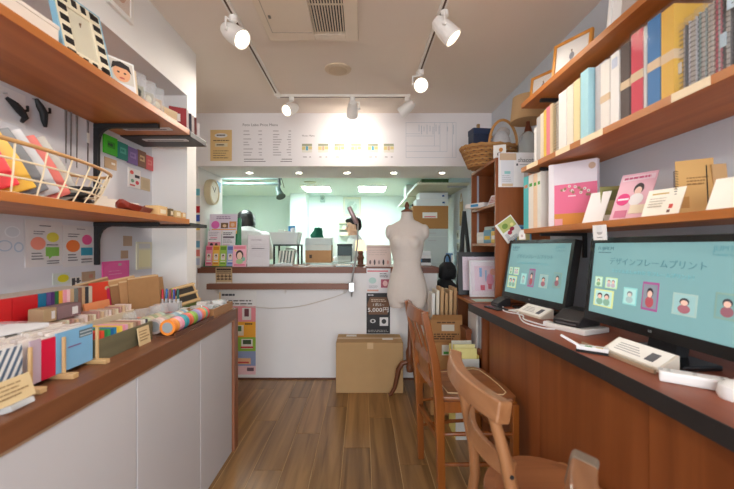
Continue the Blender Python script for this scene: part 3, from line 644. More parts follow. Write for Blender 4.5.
def open_carton(name, label, loc, w, d, h, m=CARD, rz=0, flap=0.07, blocks=(), outward=True):
    t = thing(name, label, 'box', loc, rz)
    k = 0.004
    bx('base', (-w/2, -d/2, 0), (w/2, d/2, k), m, t)
    fr = bx('side_wall', (-w/2, -d/2, k), (w/2, -d/2+k, h), m, t)
    bx('side_wall', (-w/2, d/2-k, k), (w/2, d/2, h), m, t); bx('side_wall', (-w/2, -d/2+k, k), (-w/2+k, d/2-k, h), m, t); bx('side_wall', (w/2-k, -d/2+k, k), (w/2, d/2-k, h), m, t)
    if flap:
        build(MB().add([(-w/2, -d/2, h), (w/2, -d/2, h), (w/2-0.01, -d/2-flap*0.5, h+flap*0.75), (-w/2+0.01, -d/2-flap*0.5, h+flap*0.75), (-w/2, -d/2+k, h), (w/2, -d/2+k, h), (w/2-0.01, -d/2-flap*0.5+k, h+flap*0.75), (-w/2+0.01, -d/2-flap*0.5+k, h+flap*0.75)],
              [(0,1,2,3), (7,6,5,4), (0,4,5,1), (1,5,6,2), (2,6,7,3), (3,7,4,0)]), 'flap', m, t)
        build(MB().add([(-w/2, -d/2, h), (-w/2, d/2, h), (-w/2-flap*0.7, d/2-0.01, h+flap*0.6), (-w/2-flap*0.7, -d/2+0.01, h+flap*0.6), (-w/2+k, -d/2, h), (-w/2+k, d/2, h), (-w/2-flap*0.7+k, d/2-0.01, h+flap*0.6), (-w/2-flap*0.7+k, -d/2+0.01, h+flap*0.6)],
              [(0,1,2,3), (7,6,5,4), (0,4,5,1), (1,5,6,2), (2,6,7,3), (3,7,4,0)]), 'flap', m, t)
    if blocks: print_on(fr, w, h, -d/2, blocks)
    return t
bxm = mat((178, 132, 84), 0.85, 0.04, 14)
lb = thing('cardboard_box', 'closed brown carton with green label under the open carton', 'box', (0.6, 2.76, 0))
cl = bx('carton', (-0.115, -0.14, 0), (0.115, 0.14, 0.52), bxm, lb, 0.003)
print_on(lb, 0.23, 0.52, -0.14, [(0.35, 0.82, 0.75, 0.96, (224, 222, 214)), (0.4, 0.835, 0.72, 0.87, (90, 170, 80))])
oc = open_carton('cardboard_box', 'open brown carton full of kraft envelopes beside the dress form', (0.6, 2.755, 0.521), 0.225, 0.25, 0.15, bxm, flap=0.06,
                 blocks=[(0.35, 0.5, 0.75, 0.8, (214, 206, 192))]+lines(0.1, 0.08, 0.95, 0.4, 3, (96, 66, 40), 0.6, 4)+lines(0.2, 0.85, 0.9, 0.95, 1, (96, 66, 40), 0.6, 5))
cols = [(232, 232, 226), (226, 222, 206), (196, 160, 118), (186, 150, 108), (204, 170, 128), (180, 142, 100)]
labs = ['white envelope pack standing first in the open carton', 'pale envelope pack standing second in the open carton', 'kraft envelope pack standing third in the open carton', 'kraft envelope pack standing fourth in the open carton', 'kraft envelope pack standing fifth in the open carton', 'kraft envelope pack standing last in the open carton by the desk']
for i in range(6):
    x = 0.5+i*0.0315
    tag(place(bx('envelope_pack', (-0.011, -0.085, 0), (0.011, 0.085, 0.33+0.02*((i*7) % 3)), mat(cols[i], 0.8, 0.04, 40), None, 0.002), (x+0.012, 2.76, 0.527), ry=1), labs[i], 'envelopes', 'envelope packs in the open carton')
# yellow folders and papers beside the desk end
fb = thing('magazine_box', 'pale yellow file box of folders on the floor beside desk end', 'file box', (0.665, 2.38, 0))
YL_ = mat((226, 212, 130), 0.7, 0.03)
bx('front_wall', (-0.085, -0.09, 0), (0.06, -0.086, 0.5), mat((214, 214, 208), 0.6, 0.03), fb)
bx('back_wall', (-0.085, 0.086, 0), (0.06, 0.09, 0.55), YL_, fb)
bx('side_wall', (-0.085, -0.086, 0), (-0.081, 0.086, 0.52), YL_, fb); bx('side_wall', (0.056, -0.086, 0), (0.06, 0.086, 0.52), YL_, fb)
for i, (c, h) in enumerate((((236, 226, 150), 0.56), ((240, 232, 170), 0.575), ((228, 214, 128), 0.565), ((226, 226, 214), 0.58))):
    bx('folder', (-0.078, -0.07+i*0.038, 0.002), (0.052, -0.064+i*0.038, h), mat(c, 0.7, 0.02), fb)
# ------------------------------------------------------------------ all-in-one computers on the desk
BEZ = mat((20, 21, 23), 0.22, 0.0, spec=0.6)
SCR_C = (150, 204, 208)
def screen_mat(c, e):
    return mat(c, 0.25, 0.0, emit=e)
def monitor(label, lx, ly, rx, ry, zb, h, w, lean, strength):
    ang = math.degrees(math.atan2(ry-ly, rx-lx)); u = Vector((rx-lx, ry-ly, 0)).normalized()
    c = Vector((lx, ly, 0))+u*(w/2)
    t = thing('computer_monitor', label, 'monitor', (c.x, c.y, zb), ang, group='touch screen computers on the desk')
    head = link('monitor_head', None, t); head.rotation_euler = (R(-lean), 0, 0)
    hs = build(MB().box((-w/2, 0.004, 0), (w/2, 0.04, h)), 'housing', BEZ, head, 0.006)
    hs2 = build(MB().box((-w*0.38, 0.04, h*0.12), (w*0.38, 0.06, h*0.88)), 'rear_cover', BLACKM, head, 0.008)
    build(MB().ring_frame(w, h, 0.02, -0.002, 0.0045), 'bezel', BEZ, head)
    bx('lower_bezel', (-w/2+0.02, -0.002, 0.02), (w/2-0.02, 0.0045, 0.034), BEZ, head)
    sc = bx('screen', (-w/2+0.02, 0.0005, 0.034), (w/2-0.02, 0.0045, h-0.02), screen_mat((114, 154, 157), strength), head)
    lettering('LG', 0.011, mat((150, 150, 152), 0.4, 0), head, 0, -0.0032, 0.019)
    # stand
    bx('stand_base', (-0.13, -0.02, DT-zb), (0.13, 0.1, DT-zb+0.016), BEZ, t, 0.005)
    build(MB().prism([(0.03, DT-zb+0.012), (0.075, DT-zb+0.012), (0.115, 0.16), (0.085, 0.17)], -0.05, 0.05, 0), 'stand_neck', BLACKM, t)
    return t, head, w, h
def screen_art(head, w, h, strength, full=True):
    W, H = w-0.04, h-0.054
    def E(c): return mat(c, 0.3, 0.0, emit=strength)
    def rect(name, u0, v0, u1, v1, c, parent=head, y=-0.0004):
        return bx(name, ((u0-0.5)*W, y, 0.034+v0*H), ((u1-0.5)*W, 0.001, 0.034+v1*H), E(c), parent)
    def tx(s, u, v, size, c, wd, al='CENTER'): return lettering(s, size, E(c), head, (u-0.5)*W, -0.0006, 0.034+v*H, al, wd*W)
    DKT = (66, 104, 112)
    tx('FUJIFILM', 0.035, 0.92, 0.018, DKT, 0.135, 'LEFT')
    tx('Value from Innovation', 0.04, 0.868, 0.007, DKT, 0.115, 'LEFT')
    tx('デザインフレームプリント', 0.46, 0.74, 0.028, (78, 122, 128), 0.62)
    tx('スマイルおしゃれな 生フレームプリント！', 0.45, 0.615, 0.016, (98, 160, 166), 0.54)
    tx('JUPITER', 0.79, 0.93, 0.02, (90, 140, 146), 0.14, 'LEFT')
    tx('Printing Station', 0.79, 0.87, 0.008, (90, 140, 146), 0.13, 'LEFT')
    def photo(u0, v0, u1, v1, frame, bgc, hair, skin, cloth):
        f = rect('picture_border', u0, v0, u1, v1, frame); du, dv = u1-u0, v1-v0
        print_mb = MB(); ms = []
        def ad(c, pts, y):
            ms.append(E(c)); print_mb.prism([((u-0.5)*W, 0.034+v*H) for u, v in pts], y, 0.0, 1, len(ms)-1)
        ad(bgc, [(u0+du*0.08, v0+dv*0.08), (u1-du*0.08, v0+dv*0.08), (u1-du*0.08, v1-dv*0.08), (u0+du*0.08, v1-dv*0.08)], -0.0008)
        n = 2 if du > dv*0.55 else 1
        for q in range(n):
            cu = u0+du*(0.5 if n == 1 else 0.32+0.36*q)
            el = lambda cx, cv, a, b: [(cx+a*math.cos(2*PI*k/12), cv+b*math.sin(2*PI*k/12)) for k in range(12)]
            ad(cloth, el(cu, v0+dv*0.3, du*(0.26 if n == 1 else 0.17), dv*0.2), -0.001)
            ad(hair, el(cu, v0+dv*0.63, du*(0.2 if n == 1 else 0.13), dv*0.17), -0.0012)
            ad(skin, el(cu, v0+dv*0.58, du*(0.15 if n == 1 else 0.1), dv*0.12), -0.0014)
        build(print_mb, 'print', ms, head)
    SK, HR = (214, 176, 160), (60, 60, 66)
    photo(0.035, 0.37, 0.105, 0.52, (150, 186, 150), (186, 214, 196), (88, 110, 90), (196, 190, 160), (120, 160, 120))
    photo(0.13, 0.37, 0.23, 0.52, (176, 206, 150), (176, 208, 200), (120, 110, 110), SK, (170, 160, 170))
    photo(0.04, 0.1, 0.21, 0.34, (196, 206, 140), (170, 206, 200), HR, SK, (120, 160, 140))
    photo(0.285, 0.2, 0.385, 0.42, (130, 190, 188), (160, 204, 200), (110, 120, 124), (190, 188, 180), (150, 176, 176))
    photo(0.42, 0.18, 0.525, 0.52, (150, 80, 130), (120, 130, 140), (46, 40, 50), SK, (160, 76, 84))
    photo(0.61, 0.2, 0.74, 0.44, (150, 176, 170), (140, 176, 176), HR, SK, (150, 96, 106))
    photo(0.82, 0.24, 0.93, 0.5, (120, 150, 140), (110, 150, 150), HR, SK, (136, 90, 100))
    return E
t1, h1, w1, hh1 = monitor('smaller looking touch screen monitor beside the cubby bookcase', 0.845, 2.235, 0.94, 1.69, 0.896, 0.342, 0.535, 9.5, 0.26)
E = screen_art(h1, w1, hh1, 0.22)
t2, h2, w2, hh2 = monitor('large touch screen monitor reaching out of the frame', 0.878, 1.462, 0.914, 0.9, 0.915, 0.318, 0.62, 6, 0.3)
E2 = screen_art(h2, w2, hh2, 0.3)

def desk_thing(x, y): # desk surface point seen at a pixel
    Y = (EYE-DT)*F/(y-CY); return Vector(((x-CX)/F*Y, Y, DT))
def card_stand(label, loc, rz, w, d):
    t = thing('slide_card_stand', label, 'card stand', loc, rz, group='white instruction stands under the monitors')
    build(MB().prism([(0, 0), (d, 0), (d, 0.045), (0, 0.008)], -w/2, w/2, 0), 'wedge', mat((214, 206, 192), 0.4, 0.02), t)
    c = build(MB().prism([(0.004, 0.0105), (d-0.004, 0.0445), (d-0.004, 0.046), (0.004, 0.012)], -w/2+0.008, w/2-0.008, 0), 'card', PAPER, t)
    build(MB().prism([(d*0.2, 0.0182), (d*0.75, 0.0375), (d*0.75, 0.0385), (d*0.2, 0.0192)], w*0.2, w*0.34, 0), 'print', mat((90, 90, 96), 0.6, 0), t)
    for k in range(4):
        yy = d*(0.25+0.13*k); zz = 0.012+(yy-0.004)/(d-0.008)*0.034
        build(MB().prism([(yy, zz-0.001), (yy+d*0.04, zz+0.0012), (yy+d*0.04, zz+0.002), (yy, zz+0.0006)], -w*0.35, w*0.12-k*0.01, 0), 'print', mat((170, 168, 170), 0.6, 0), t)
p = desk_thing(528, 315); card_stand('small white instruction card stand below the farther monitor', (0.832, 1.86, DT), -80, 0.2, 0.07)
card_stand('long white instruction card stand below the large monitor', (0.812, 1.13, DT), -86, 0.22, 0.06)
bxr = tag(place(build(MB().box((-0.15, -0.004, 0), (0.15, 0.004, 0.012)), 'metal_strip', mat((196, 176, 150), 0.35, 0.03, metal=0.4), None, 0.002), (0.79, 1.16, DT), -86), 'thin tan strip lying before the long card stand', 'strip')
# black terminal on a white box between the monitors
wb = thing('card_reader', 'black card reader on a white base between the two monitors', 'card reader', (0.872, 1.535, DT), -66)
bx('white_base', (-0.09, -0.05, 0), (0.09, 0.1, 0.022), mat((232, 230, 226), 0.4, 0.01), wb, 0.005)
build(MB().prism([(-0.04, 0.022), (0.09, 0.022), (0.09, 0.088), (0.02, 0.082), (-0.04, 0.045)], -0.06, 0.06, 0), 'reader_body', mat((40, 38, 40), 0.35, 0), wb, 0.006)
bx('slot', (-0.045, -0.042, 0.03), (0.045, -0.038, 0.036), mat((90, 90, 92), 0.4, 0), wb)
br = thing('card_reader', 'small black card reader beside the farther monitor corner', 'card reader', (0.80, 2.16, DT), -80)
build(MB().prism([(-0.03, 0), (0.05, 0), (0.05, 0.05), (0.02, 0.05), (-0.03, 0.02)], -0.04, 0.04, 0), 'reader_body', mat((34, 34, 36), 0.35, 0), br, 0.004)
bx('slot', (-0.03, -0.031, 0.008), (0.03, -0.028, 0.012), mat((110, 110, 112), 0.4, 0), br)
# phone, adapter, cables, usb stick, power strip
ph = thing('mobile_phone', 'dark flat phone lying at the far desk corner', 'phone', (0.745, 2.06, DT), 14)
bx('body', (-0.035, -0.065, 0), (0.035, 0.065, 0.009), mat((46, 44, 46), 0.3, 0), ph, 0.004)
bx('screen', (-0.031, -0.055, 0.009), (0.031, 0.055, 0.0096), mat((70, 70, 74), 0.12, 0), ph)
pc = sheet('receipt', 'white paper slip lying beside the phone on desk', 'paper', 0.07, 0.13, (0.8, 1.98, DT+0.002), -70, -88, color=(236, 236, 236))
ad = thing('cable_adapter', 'white cable adapter block lying between the card stands', 'adapter', (0.835, 1.585, DT), -62)
bx('body', (-0.055, -0.018, 0), (0.055, 0.018, 0.022), mat((238, 238, 240), 0.35, 0), ad, 0.006)
bx('plug', (0.055, -0.006, 0.006), (0.075, 0.006, 0.016), STEEL, ad)
def cable(name, label, pts, r, m):
    # smooth the path
    pts = [Vector(p) for p in pts]; out = []
    for i in range(len(pts)-1):
        p0, p1, p2, p3 = pts[max(i-1, 0)], pts[i], pts[i+1], pts[min(i+2, len(pts)-1)]
        for k in range(5):
            s = k/5.0; out.append(0.5*((2*p1)+(p2-p0)*s+(2*p0-5*p1+4*p2-p3)*s*s+(3*p1-p0-3*p2+p3)*s**3))
    out.append(pts[-1])
    return tag(build(MB().tube(out, r, 6), name, m, smooth=True), label, 'cable')
WC = mat((236, 236, 238), 0.4, 0.0)
zc = DT+0.005
cable('white_cable', 'white cable looping across the desk to the adapter', [(0.8, 2.1, zc), (0.755, 1.96, zc), (0.80, 1.85, zc), (0.765, 1.75, zc), (0.775, 1.66, zc), (0.80, 1.6, zc), (0.815, 1.63, zc+0.006)], 0.0035, WC)
cable('white_cable', 'white cable curling round beside the card reader', [(0.86, 1.98, zc+0.001), (0.795, 1.9, zc), (0.775, 1.83, zc+0.008), (0.745, 1.73, zc), (0.735, 1.64, zc), (0.765, 1.555, zc), (0.8, 1.535, zc)], 0.0035, WC)
us = thing('usb_stick', 'white and black usb card with tilted cap on desk', 'usb stick', (0.757, 1.215, DT), -38)
bx('body', (-0.045, -0.017, 0.008), (0.045, 0.017, 0.02), mat((238, 238, 240), 0.35, 0), us, 0.003)
bx('underside', (-0.045, -0.0175, 0), (0.045, 0.0175, 0.0079), BLACK, us)
bx('print', (-0.02, -0.014, 0.02), (0.0, 0.0, 0.0204), mat((70, 150, 70), 0.5, 0), us); bx('print', (0.01, -0.014, 0.02), (0.03, -0.004, 0.0204), mat((200, 170, 60), 0.5, 0), us)
build(MB().beam([(-0.04, 0.0, 0.018), (-0.095, 0.012, 0.042)], 0.011, 0.007), 'cap', mat((238, 238, 240), 0.35, 0), us, 0.002)
psx = thing('power_strip', 'white power strip lying on desk below the large monitor', 'power strip', (0.836, 0.93, DT), -38)
bx('body', (-0.07, -0.021, 0), (0.065, 0.021, 0.028), mat((236, 234, 232), 0.35, 0), psx, 0.006)
for i in range(3):
    for s in (-1, 1): bx('socket_slot', (-0.05+i*0.05-0.004, s*0.008-0.0012, 0.0275), (-0.05+i*0.05+0.004, s*0.008+0.0012, 0.0285), mat((70, 66, 66), 0.6, 0), psx)
build(MB().tube([(0.065, 0, 0.014), (0.1, 0.03, 0.008), (0.16, 0.12, 0.006)], 0.005, 8), 'cord', WC, psx, smooth=True)
bx('hook_tag', (-0.072, -0.012, 0.0275), (-0.062, 0.012, 0.029), mat((200, 198, 196), 0.4, 0), psx)
pg = thing('mains_plug', 'round white plug beside the power strip at frame edge', 'plug', (0.855, 0.845, DT), 20)
build(MB().lathe([(0.0, 0.0), (0.03, 0.0), (0.034, 0.01), (0.03, 0.03), (0.012, 0.042), (0.0, 0.043)], n=20), 'body', mat((236, 234, 232), 0.35, 0), pg, smooth=True)
build(MB().lathe([(0.0, 0.0), (0.012, 0.0), (0.012, 0.012), (0.0, 0.014)], (0.03, 0, 0.016), 12, axis=0), 'button', mat((190, 190, 192), 0.35, 0), pg, smooth=True)

# ------------------------------------------------------------------ albums and notebooks on the right shelf
def album(label, y_near, thick, h, d, rgb, z=1.636, X=0.93, band=None, name='album', pages=(240, 236, 228), tag_rgb=None, sleeve=False, title=None):
    t = thing(name, label, 'album' if name == 'album' else 'notebook', (X, y_near+thick/2, z), -90, group='albums and notebooks on the shelf')
    m = mat(rgb, 0.6, 0.03, 60, spec=0.2); k = min(0.003, thick*0.2)
    build(MB().prism([(-thick/2, 0), (thick/2, 0), (thick/2, d), (thick/2-k, d), (thick/2-k, k), (-thick/2+k, k), (-thick/2+k, d), (-thick/2, d)], 0, h), 'cover', m, t, 0.0006, seg=1)
    bx('pages', (-thick/2+k, k, 0.003), (thick/2-k, d-0.004, h-0.003), mat(pages, 0.8, 0.04, 90), t)
    if band: bx('paper_band', (-thick/2-0.0008, -0.0012, h*0.43), (thick/2+0.0008, d*0.9, h*0.53), mat(band, 0.7, 0.02), t)
    if tag_rgb: bx('sticker', (-thick*0.32, -0.001, h*0.8), (thick*0.32, 0.001, h*0.93), mat(tag_rgb, 0.6, 0), t)
    if sleeve: bx('clear_sleeve', (-thick/2-0.0016, -0.0025, 0), (thick/2+0.0016, d+0.002, h+0.007), clear((235, 240, 245), 0.05, 0.06), t)
    return t
def ring_book(label, y_near, thick, h, d, rgb, z=1.636, X=0.95, ringc=(96, 94, 94), sleeve=True, label_c=None):
    t = thing('ring_notebook', label, 'notebook', (X, y_near+thick/2, z), -90, group='albums and notebooks on the shelf')
    m = mat(rgb, 0.5, 0.04, 60); k = 0.0025
    for s in (-1, 1): bx('cover', (s*thick/2-(k if s > 0 else 0), 0.004, 0), (s*thick/2+(0 if s > 0 else k), d, h), m, t)
    bx('pages', (-thick/2+k, 0.008, 0.003), (thick/2-k, d-0.004, h-0.003), mat((190, 182, 172), 0.8, 0.05, 90), t)
    pts = []; n = int(h/0.015)
    for i in range(n*8+1):
        a = 2*PI*i/8; pts.append((thick*0.47*math.cos(a), 0.004+0.008*math.sin(a), 0.01+(h-0.02)*i/(n*8)))
    build(MB().tube(pts, 0.001, 4), 'wire_binding', mat(ringc, 0.5, 0, spec=0.2), t, smooth=True)
    if label_c: bx('sticker', (-thick*0.4, -0.008, h*0.35), (thick*0.4, -0.006, h*0.5), mat(label_c, 0.6, 0), t)
    if sleeve: bx('clear_sleeve', (-thick/2-0.001, -0.009, 0), (thick/2+0.001, d+0.002, h+0.008), clear((235, 240, 245), 0.07, 0.06), t)
    return t
def span(xa, xb, X): 
    yn = YX(xb, X); return yn, YX(xa, X)-yn-0.0008
TB = (222, 196, 160)
bk = [  # pixel columns, height, colour, options, label
 (534.0, 536.3, 0.2, (238, 238, 236), {}, 'short white slim album at the far end of album shelf'),
 (536.6, 540.0, 0.245, (198, 196, 194), {}, 'grey slim album next to the short white one'),
 (540.2, 543.4, 0.25, (236, 226, 206), {}, 'cream slim album next to the grey one'),
 (543.6, 546.0, 0.255, (232, 204, 96), {}, 'yellow slim album between cream and pink albums'),
 (546.2, 549.6, 0.26, (232, 138, 150), {}, 'pink slim album next to the yellow slim one'),
 (549.8, 552.4, 0.262, (222, 200, 160), {}, 'tan slim album beside the grey ringed notebook'),
 (558.6, 566.4, 0.28, (244, 242, 238), {}, 'broad white album beside the grey ringed notebook'),
 (566.8, 573.0, 0.282, (240, 234, 220), {}, 'off-white album right after the broad white one'),
 (573.4, 579.6, 0.284, (240, 226, 178), {}, 'pale yellow album before the pale blue one'),
 (580.4, 588.4, 0.298, (176, 224, 236), {'d': 0.2}, 'pale blue album, tallest of the pale ones'),
 (600.4, 609.4, 0.27, (240, 236, 230), {'band': TB, 'sleeve': True}, 'white album with tan paper band after the pale blue one'),
 (610.4, 619.0, 0.275, (240, 238, 236), {'tag_rgb': (196, 206, 226), 'sleeve': True}, 'white album with bluish sticker before the brown one'),
 (620.6, 629.6, 0.278, (74, 56, 50), {'band': TB, 'sleeve': True}, 'dark brown album with tan paper band'),
 (631.0, 642.6, 0.29, (206, 44, 72), {'band': TB, 'sleeve': True}, 'crimson red album with tan paper band'),
 (643.4, 646.6, 0.285, (206, 206, 206), {'sleeve': True}, 'thin grey album squeezed between red and blue ones'),
 (647.4, 659.8, 0.292, (58, 122, 182), {'band': TB, 'sleeve': True}, 'blue album with tan paper band'),
]
for xa, xb, h, c, kw, lab in bk:
    yn, th = span(xa, xb, 0.93); album(lab, yn, th, h, kw.pop('d', 0.17), c, **kw)
yn, th = span(588.8, 599.8, 0.93)
album('light grey boxed album standing deeper beside the pale blue one', yn, th, 0.295, 0.18, (206, 204, 208), X=0.955)
yn, th = span(552.6, 558.2, 0.94); ring_book('grey ringed notebook among the pale albums', yn, th, 0.27, 0.16, (120, 118, 120), X=0.94, sleeve=False)
yn, th = span(661.0, 674.0, 0.93); album('thick yellow album with tan paper band', yn, th, 0.288, 0.2, (226, 180, 72), band=TB, sleeve=True)
rb = [(675.6, 684.6, 0.215, (44, 46, 60), 'navy ringed notebook right beside the thick yellow album', (210, 206, 200)), (687.0, 695.0, 0.22, (206, 206, 214), 'silver grey ringed notebook in clear sleeve after the navy one', None), (697.4, 704.6, 0.225, (150, 170, 168), 'grey green ringed notebook in clear sleeve', None),
      (706.4, 712.6, 0.23, (210, 196, 180), 'beige ringed notebook in clear sleeve', None), (714.0, 720.0, 0.235, (206, 96, 110), 'rose ringed notebook in clear sleeve', None), (721.6, 730.0, 0.24, (92, 84, 86), 'charcoal ringed notebook in clear sleeve behind the blue tag', (180, 200, 214)),
      (731.5, 742.0, 0.24, (70, 72, 80), 'black ringed notebook cut off by the frame edge', None)]
for xa, xb, h, c, lab, lc in rb:
    yn, th = span(xa, xb, 0.95); ring_book(lab, yn, th, h, 0.15, c, label_c=lc)
sheet('hang_tag', 'pale blue tag with red dot on the charcoal notebook', 'tag', 0.05, 0.055, (0.936, 0.918, 1.8), -75, color=(196, 214, 226), blocks=[('e', 0.4, 0.7, 0.14, 0.12, (214, 80, 60)), (0.2, 0.35, 0.8, 0.39, (120, 130, 140)), (0.2, 0.2, 0.7, 0.24, (120, 130, 140))])

# ------------------------------------------------------------------ frames on the top right shelf
ORW = wood((206, 138, 52), (224, 160, 76), 2, 20, 0.4)
def photo_frame(name, label, w, h, loc, rz, lean, fm, b=0.014, mat_rgb=(240, 238, 234), pic=None, d=0.016, blocks=(), stand=True, group=None):
    t = thing(name, label, 'picture frame', loc, rz, -lean, group=group)
    build(MB().ring_frame(w, h, b, -d/2, d/2), 'frame', fm, t, 0.0012, seg=1)
    bx('backing', (-w/2+0.002, d*0.15, 0.002), (w/2-0.002, d*0.4, h-0.002), mat((120, 90, 64), 0.8, 0.03), t)
    bx('mount', (-w/2+b, -d*0.1, b), (w/2-b, d*0.14, h-b), mat(mat_rgb, 0.6, 0.01), t)
    if blocks: print_on(t, w-2*b, h-2*b, -d*0.1, list(blocks), z0=b)
    bx('glass', (-w/2+b, -d*0.3, b), (w/2-b, -d*0.26, h-b), clear((240, 245, 248), 0.08, 0.03), t)
    if stand: build(MB().beam([(0, d*0.4, h*0.7), (0, d*0.4+h*0.25, h*0.02+0.02)], 0.03, 0.004, (1, 0, 0)), 'easel_leg', mat((120, 90, 64), 0.8, 0.03), t)
    return t
LS = 1.9945
photo_frame('framed_photograph', 'small orange wood frame at the far end of top shelf', 0.155, 0.135, (0.965, 1.98, LS), -62, 8, ORW, blocks=[('e', 0.5, 0.5, 0.09, 0.12, (150, 140, 150)), (0.46, 0.3, 0.54, 0.4, (170, 160, 160))])
photo_frame('framed_photograph', 'larger orange wood frame second on the top shelf', 0.185, 0.18, (0.965, 1.715, LS), -62, 8, ORW, blocks=[('e', 0.5, 0.52, 0.08, 0.11, (120, 120, 130)), (0.45, 0.3, 0.55, 0.42, (170, 160, 160))])
photo_frame('framed_photograph', 'white framed picture on the top shelf nearest the viewer', 0.2, 0.2, (0.98, 1.33, LS), -66, 8, mat((240, 238, 234), 0.4, 0), blocks=[(0.2, 0.2, 0.8, 0.8, (186, 170, 160))])
sheet('price_card', 'little white price card behind the small orange frame', 'price card', 0.07, 0.04, (1.02, 2.03, LS+0.115), -60, color=(244, 244, 242), blocks=lines(0.15, 0.2, 0.85, 0.8, 2, (170, 160, 160)))
sheet('price_card', 'little white price card behind the larger orange frame', 'price card', 0.08, 0.06, (1.03, 1.85, LS+0.13), -60, color=(244, 244, 242), blocks=lines(0.15, 0.2, 0.85, 0.8, 2, (170, 160, 160)))
for o in [o for o in bpy.data.objects if o.name.startswith('price_card')]:   # each card stands on its own stem
    h = o.location.z-LS; bx('stem', (-0.002, -0.001, -h), (0.002, 0.001, 0.0), STEEL, o); bx('foot', (-0.015, -0.012, -h), (0.015, 0.012, -h+0.003), STEEL, o)

# ------------------------------------------------------------------ cards on the shelf above the monitors
SH = 1.2935
def lean_card(name, label, cat, xa, Xa, xb, Xb, h, lean, color, blocks=(), t=0.003, wscale=1.0, texts=(), m=None, z=SH):
    a = Vector((Xa, YX(xa, Xa), z)); b = Vector((Xb, YX(xb, Xb), z)); u = b-a; ang = math.degrees(math.atan2(u.y, u.x))
    return sheet(name, label, cat, u.length*wscale, h, ((a.x+b.x)/2, (a.y+b.y)/2, z+t*0.5*abs(math.sin(R(lean)))), ang, -lean, color=color, blocks=blocks, t=t, m=m, texts=texts)
GREY = (150, 150, 156)
mg = [(523.5, 528.5, 0.30, (90, 200, 206), 'turquoise booklet at the far end of the card shelf', 0.93), (528.5, 533.0, 0.295, (240, 234, 226), 'white booklet next to the turquoise one', 0.92), (533.2, 537.0, 0.29, (244, 214, 180), 'peach booklet between white booklets', 0.92), (537.2, 540.6, 0.29, (240, 236, 228), 'white booklet beside the green titled pamphlet', 0.92)]
for xa, xb, h, c, lab, X in mg:
    yn, th = span(xa, xb, X); th = max(th, 0.004)
    t = thing('booklet', lab, 'booklet', (X, yn+th/2, SH), -90, group='booklets at the far end of the card shelf')
    bx('cover', (-th/2, 0, 0), (th/2, 0.16, h), mat(c, 0.45, 0.02), t, 0.001)
    bx('pages', (-th/2+0.001, 0.001, 0.001), (th/2-0.001, 0.1612, h-0.004), mat((244, 240, 232), 0.8, 0.05, 80), t)
    bx('title_block', (-th*0.3, -0.0008, h*0.78), (th*0.3, 0.0008, h*0.84), mat((90, 170, 70) if c[0] > 238 and c[2] < 229 else (232, 150, 110), 0.6, 0), t)
lean_card('pamphlet', 'white pamphlet with green heading beside the pink album', 'pamphlet', 540, 0.935, 553, 0.985, 0.305, 4, (240, 240, 238), [(0.08, 0.8, 0.92, 0.86, (120, 180, 60)), ('e', 0.68, 0.66, 0.2, 0.08, (60, 160, 120)), (0.1, 0.3, 0.7, 0.36, (150, 200, 90))]+lines(0.1, 0.5, 0.5, 0.75, 5, GREY, 0.4, 2)+lines(0.1, 0.05, 0.9, 0.26, 5, GREY, 0.3, 3))
pa = thing('photo_album', 'tall white and pink album with small flowers on the card shelf', 'album', (0.985, 1.735, SH), -50)
bx('cover', (-0.105, 0, 0), (0.105, 0.03, 0.302), mat((232, 226, 236), 0.4, 0.02), pa, 0.002)
rf = random.Random(4)
fl_ = [(0.12, 0.2, 1.0, 0.66, (236, 120, 156)), (0.12, 0.0, 1.0, 0.2, (222, 150, 70)), ('e', 0.9, 0.9, 0.07, 0.05, (206, 180, 160)), (0.13, 0.0, 0.3, 0.12, (240, 170, 180)), (0.42, 0.46, 0.58, 0.48, (250, 220, 230))]
for i in range(16):
    u, v = 0.3+0.65*i/16+rf.uniform(-0.03, 0.03), 0.62-0.13*(i/16.0)+rf.uniform(-0.06, 0.05)
    fl_ += [('e', u, v, 0.03, 0.022, (240, 226, 222) if i % 2 else (170, 140, 110)), ('e', u, v, 0.01, 0.008, (150, 100, 90))]
print_on(pa, 0.21, 0.302, 0, fl_)
bx('spine', (-0.107, -0.001, 0), (-0.082, 0.031, 0.303), mat((238, 234, 240), 0.4, 0.01), pa, 0.002)
lean_card('greeting_card', 'plain white folded card leaning before the pink album', 'card', 582, 0.925, 602, 0.96, 0.145, 26, (244, 242, 240))
lean_card('brochure', 'olive green brochure behind the pink girl brochure', 'brochure', 602, 0.965, 624, 1.03, 0.17, 26, (150, 150, 96), [(0.1, 0.6, 0.9, 0.9, (120, 124, 80)), ('e', 0.5, 0.45, 0.3, 0.15, (180, 170, 120)), (0.1, 0.05, 0.6, 0.2, (236, 232, 220))])
lean_card('brochure', 'pink brochure showing a dark haired girl with round magenta seal', 'brochure', 609, 0.925, 645, 0.975, 0.195, 26, (234, 186, 200), [(0.05, 0.84, 0.95, 0.95, (240, 214, 224)), ('e', 0.6, 0.65, 0.14, 0.12, (56, 46, 50)), ('e', 0.6, 0.6, 0.1, 0.09, (236, 200, 184)), ('e', 0.6, 0.42, 0.2, 0.13, (240, 236, 236)), ('e', 0.24, 0.44, 0.19, 0.13, (226, 60, 130)), (0.08, 0.42, 0.4, 0.46, (248, 236, 244)), (0.5, 0.12, 0.9, 0.3, (240, 226, 200)), (0.1, 0.05, 0.45, 0.2, (214, 120, 150))]+lines(0.1, 0.86, 0.9, 0.93, 1, (200, 90, 130), 0.6, 3))
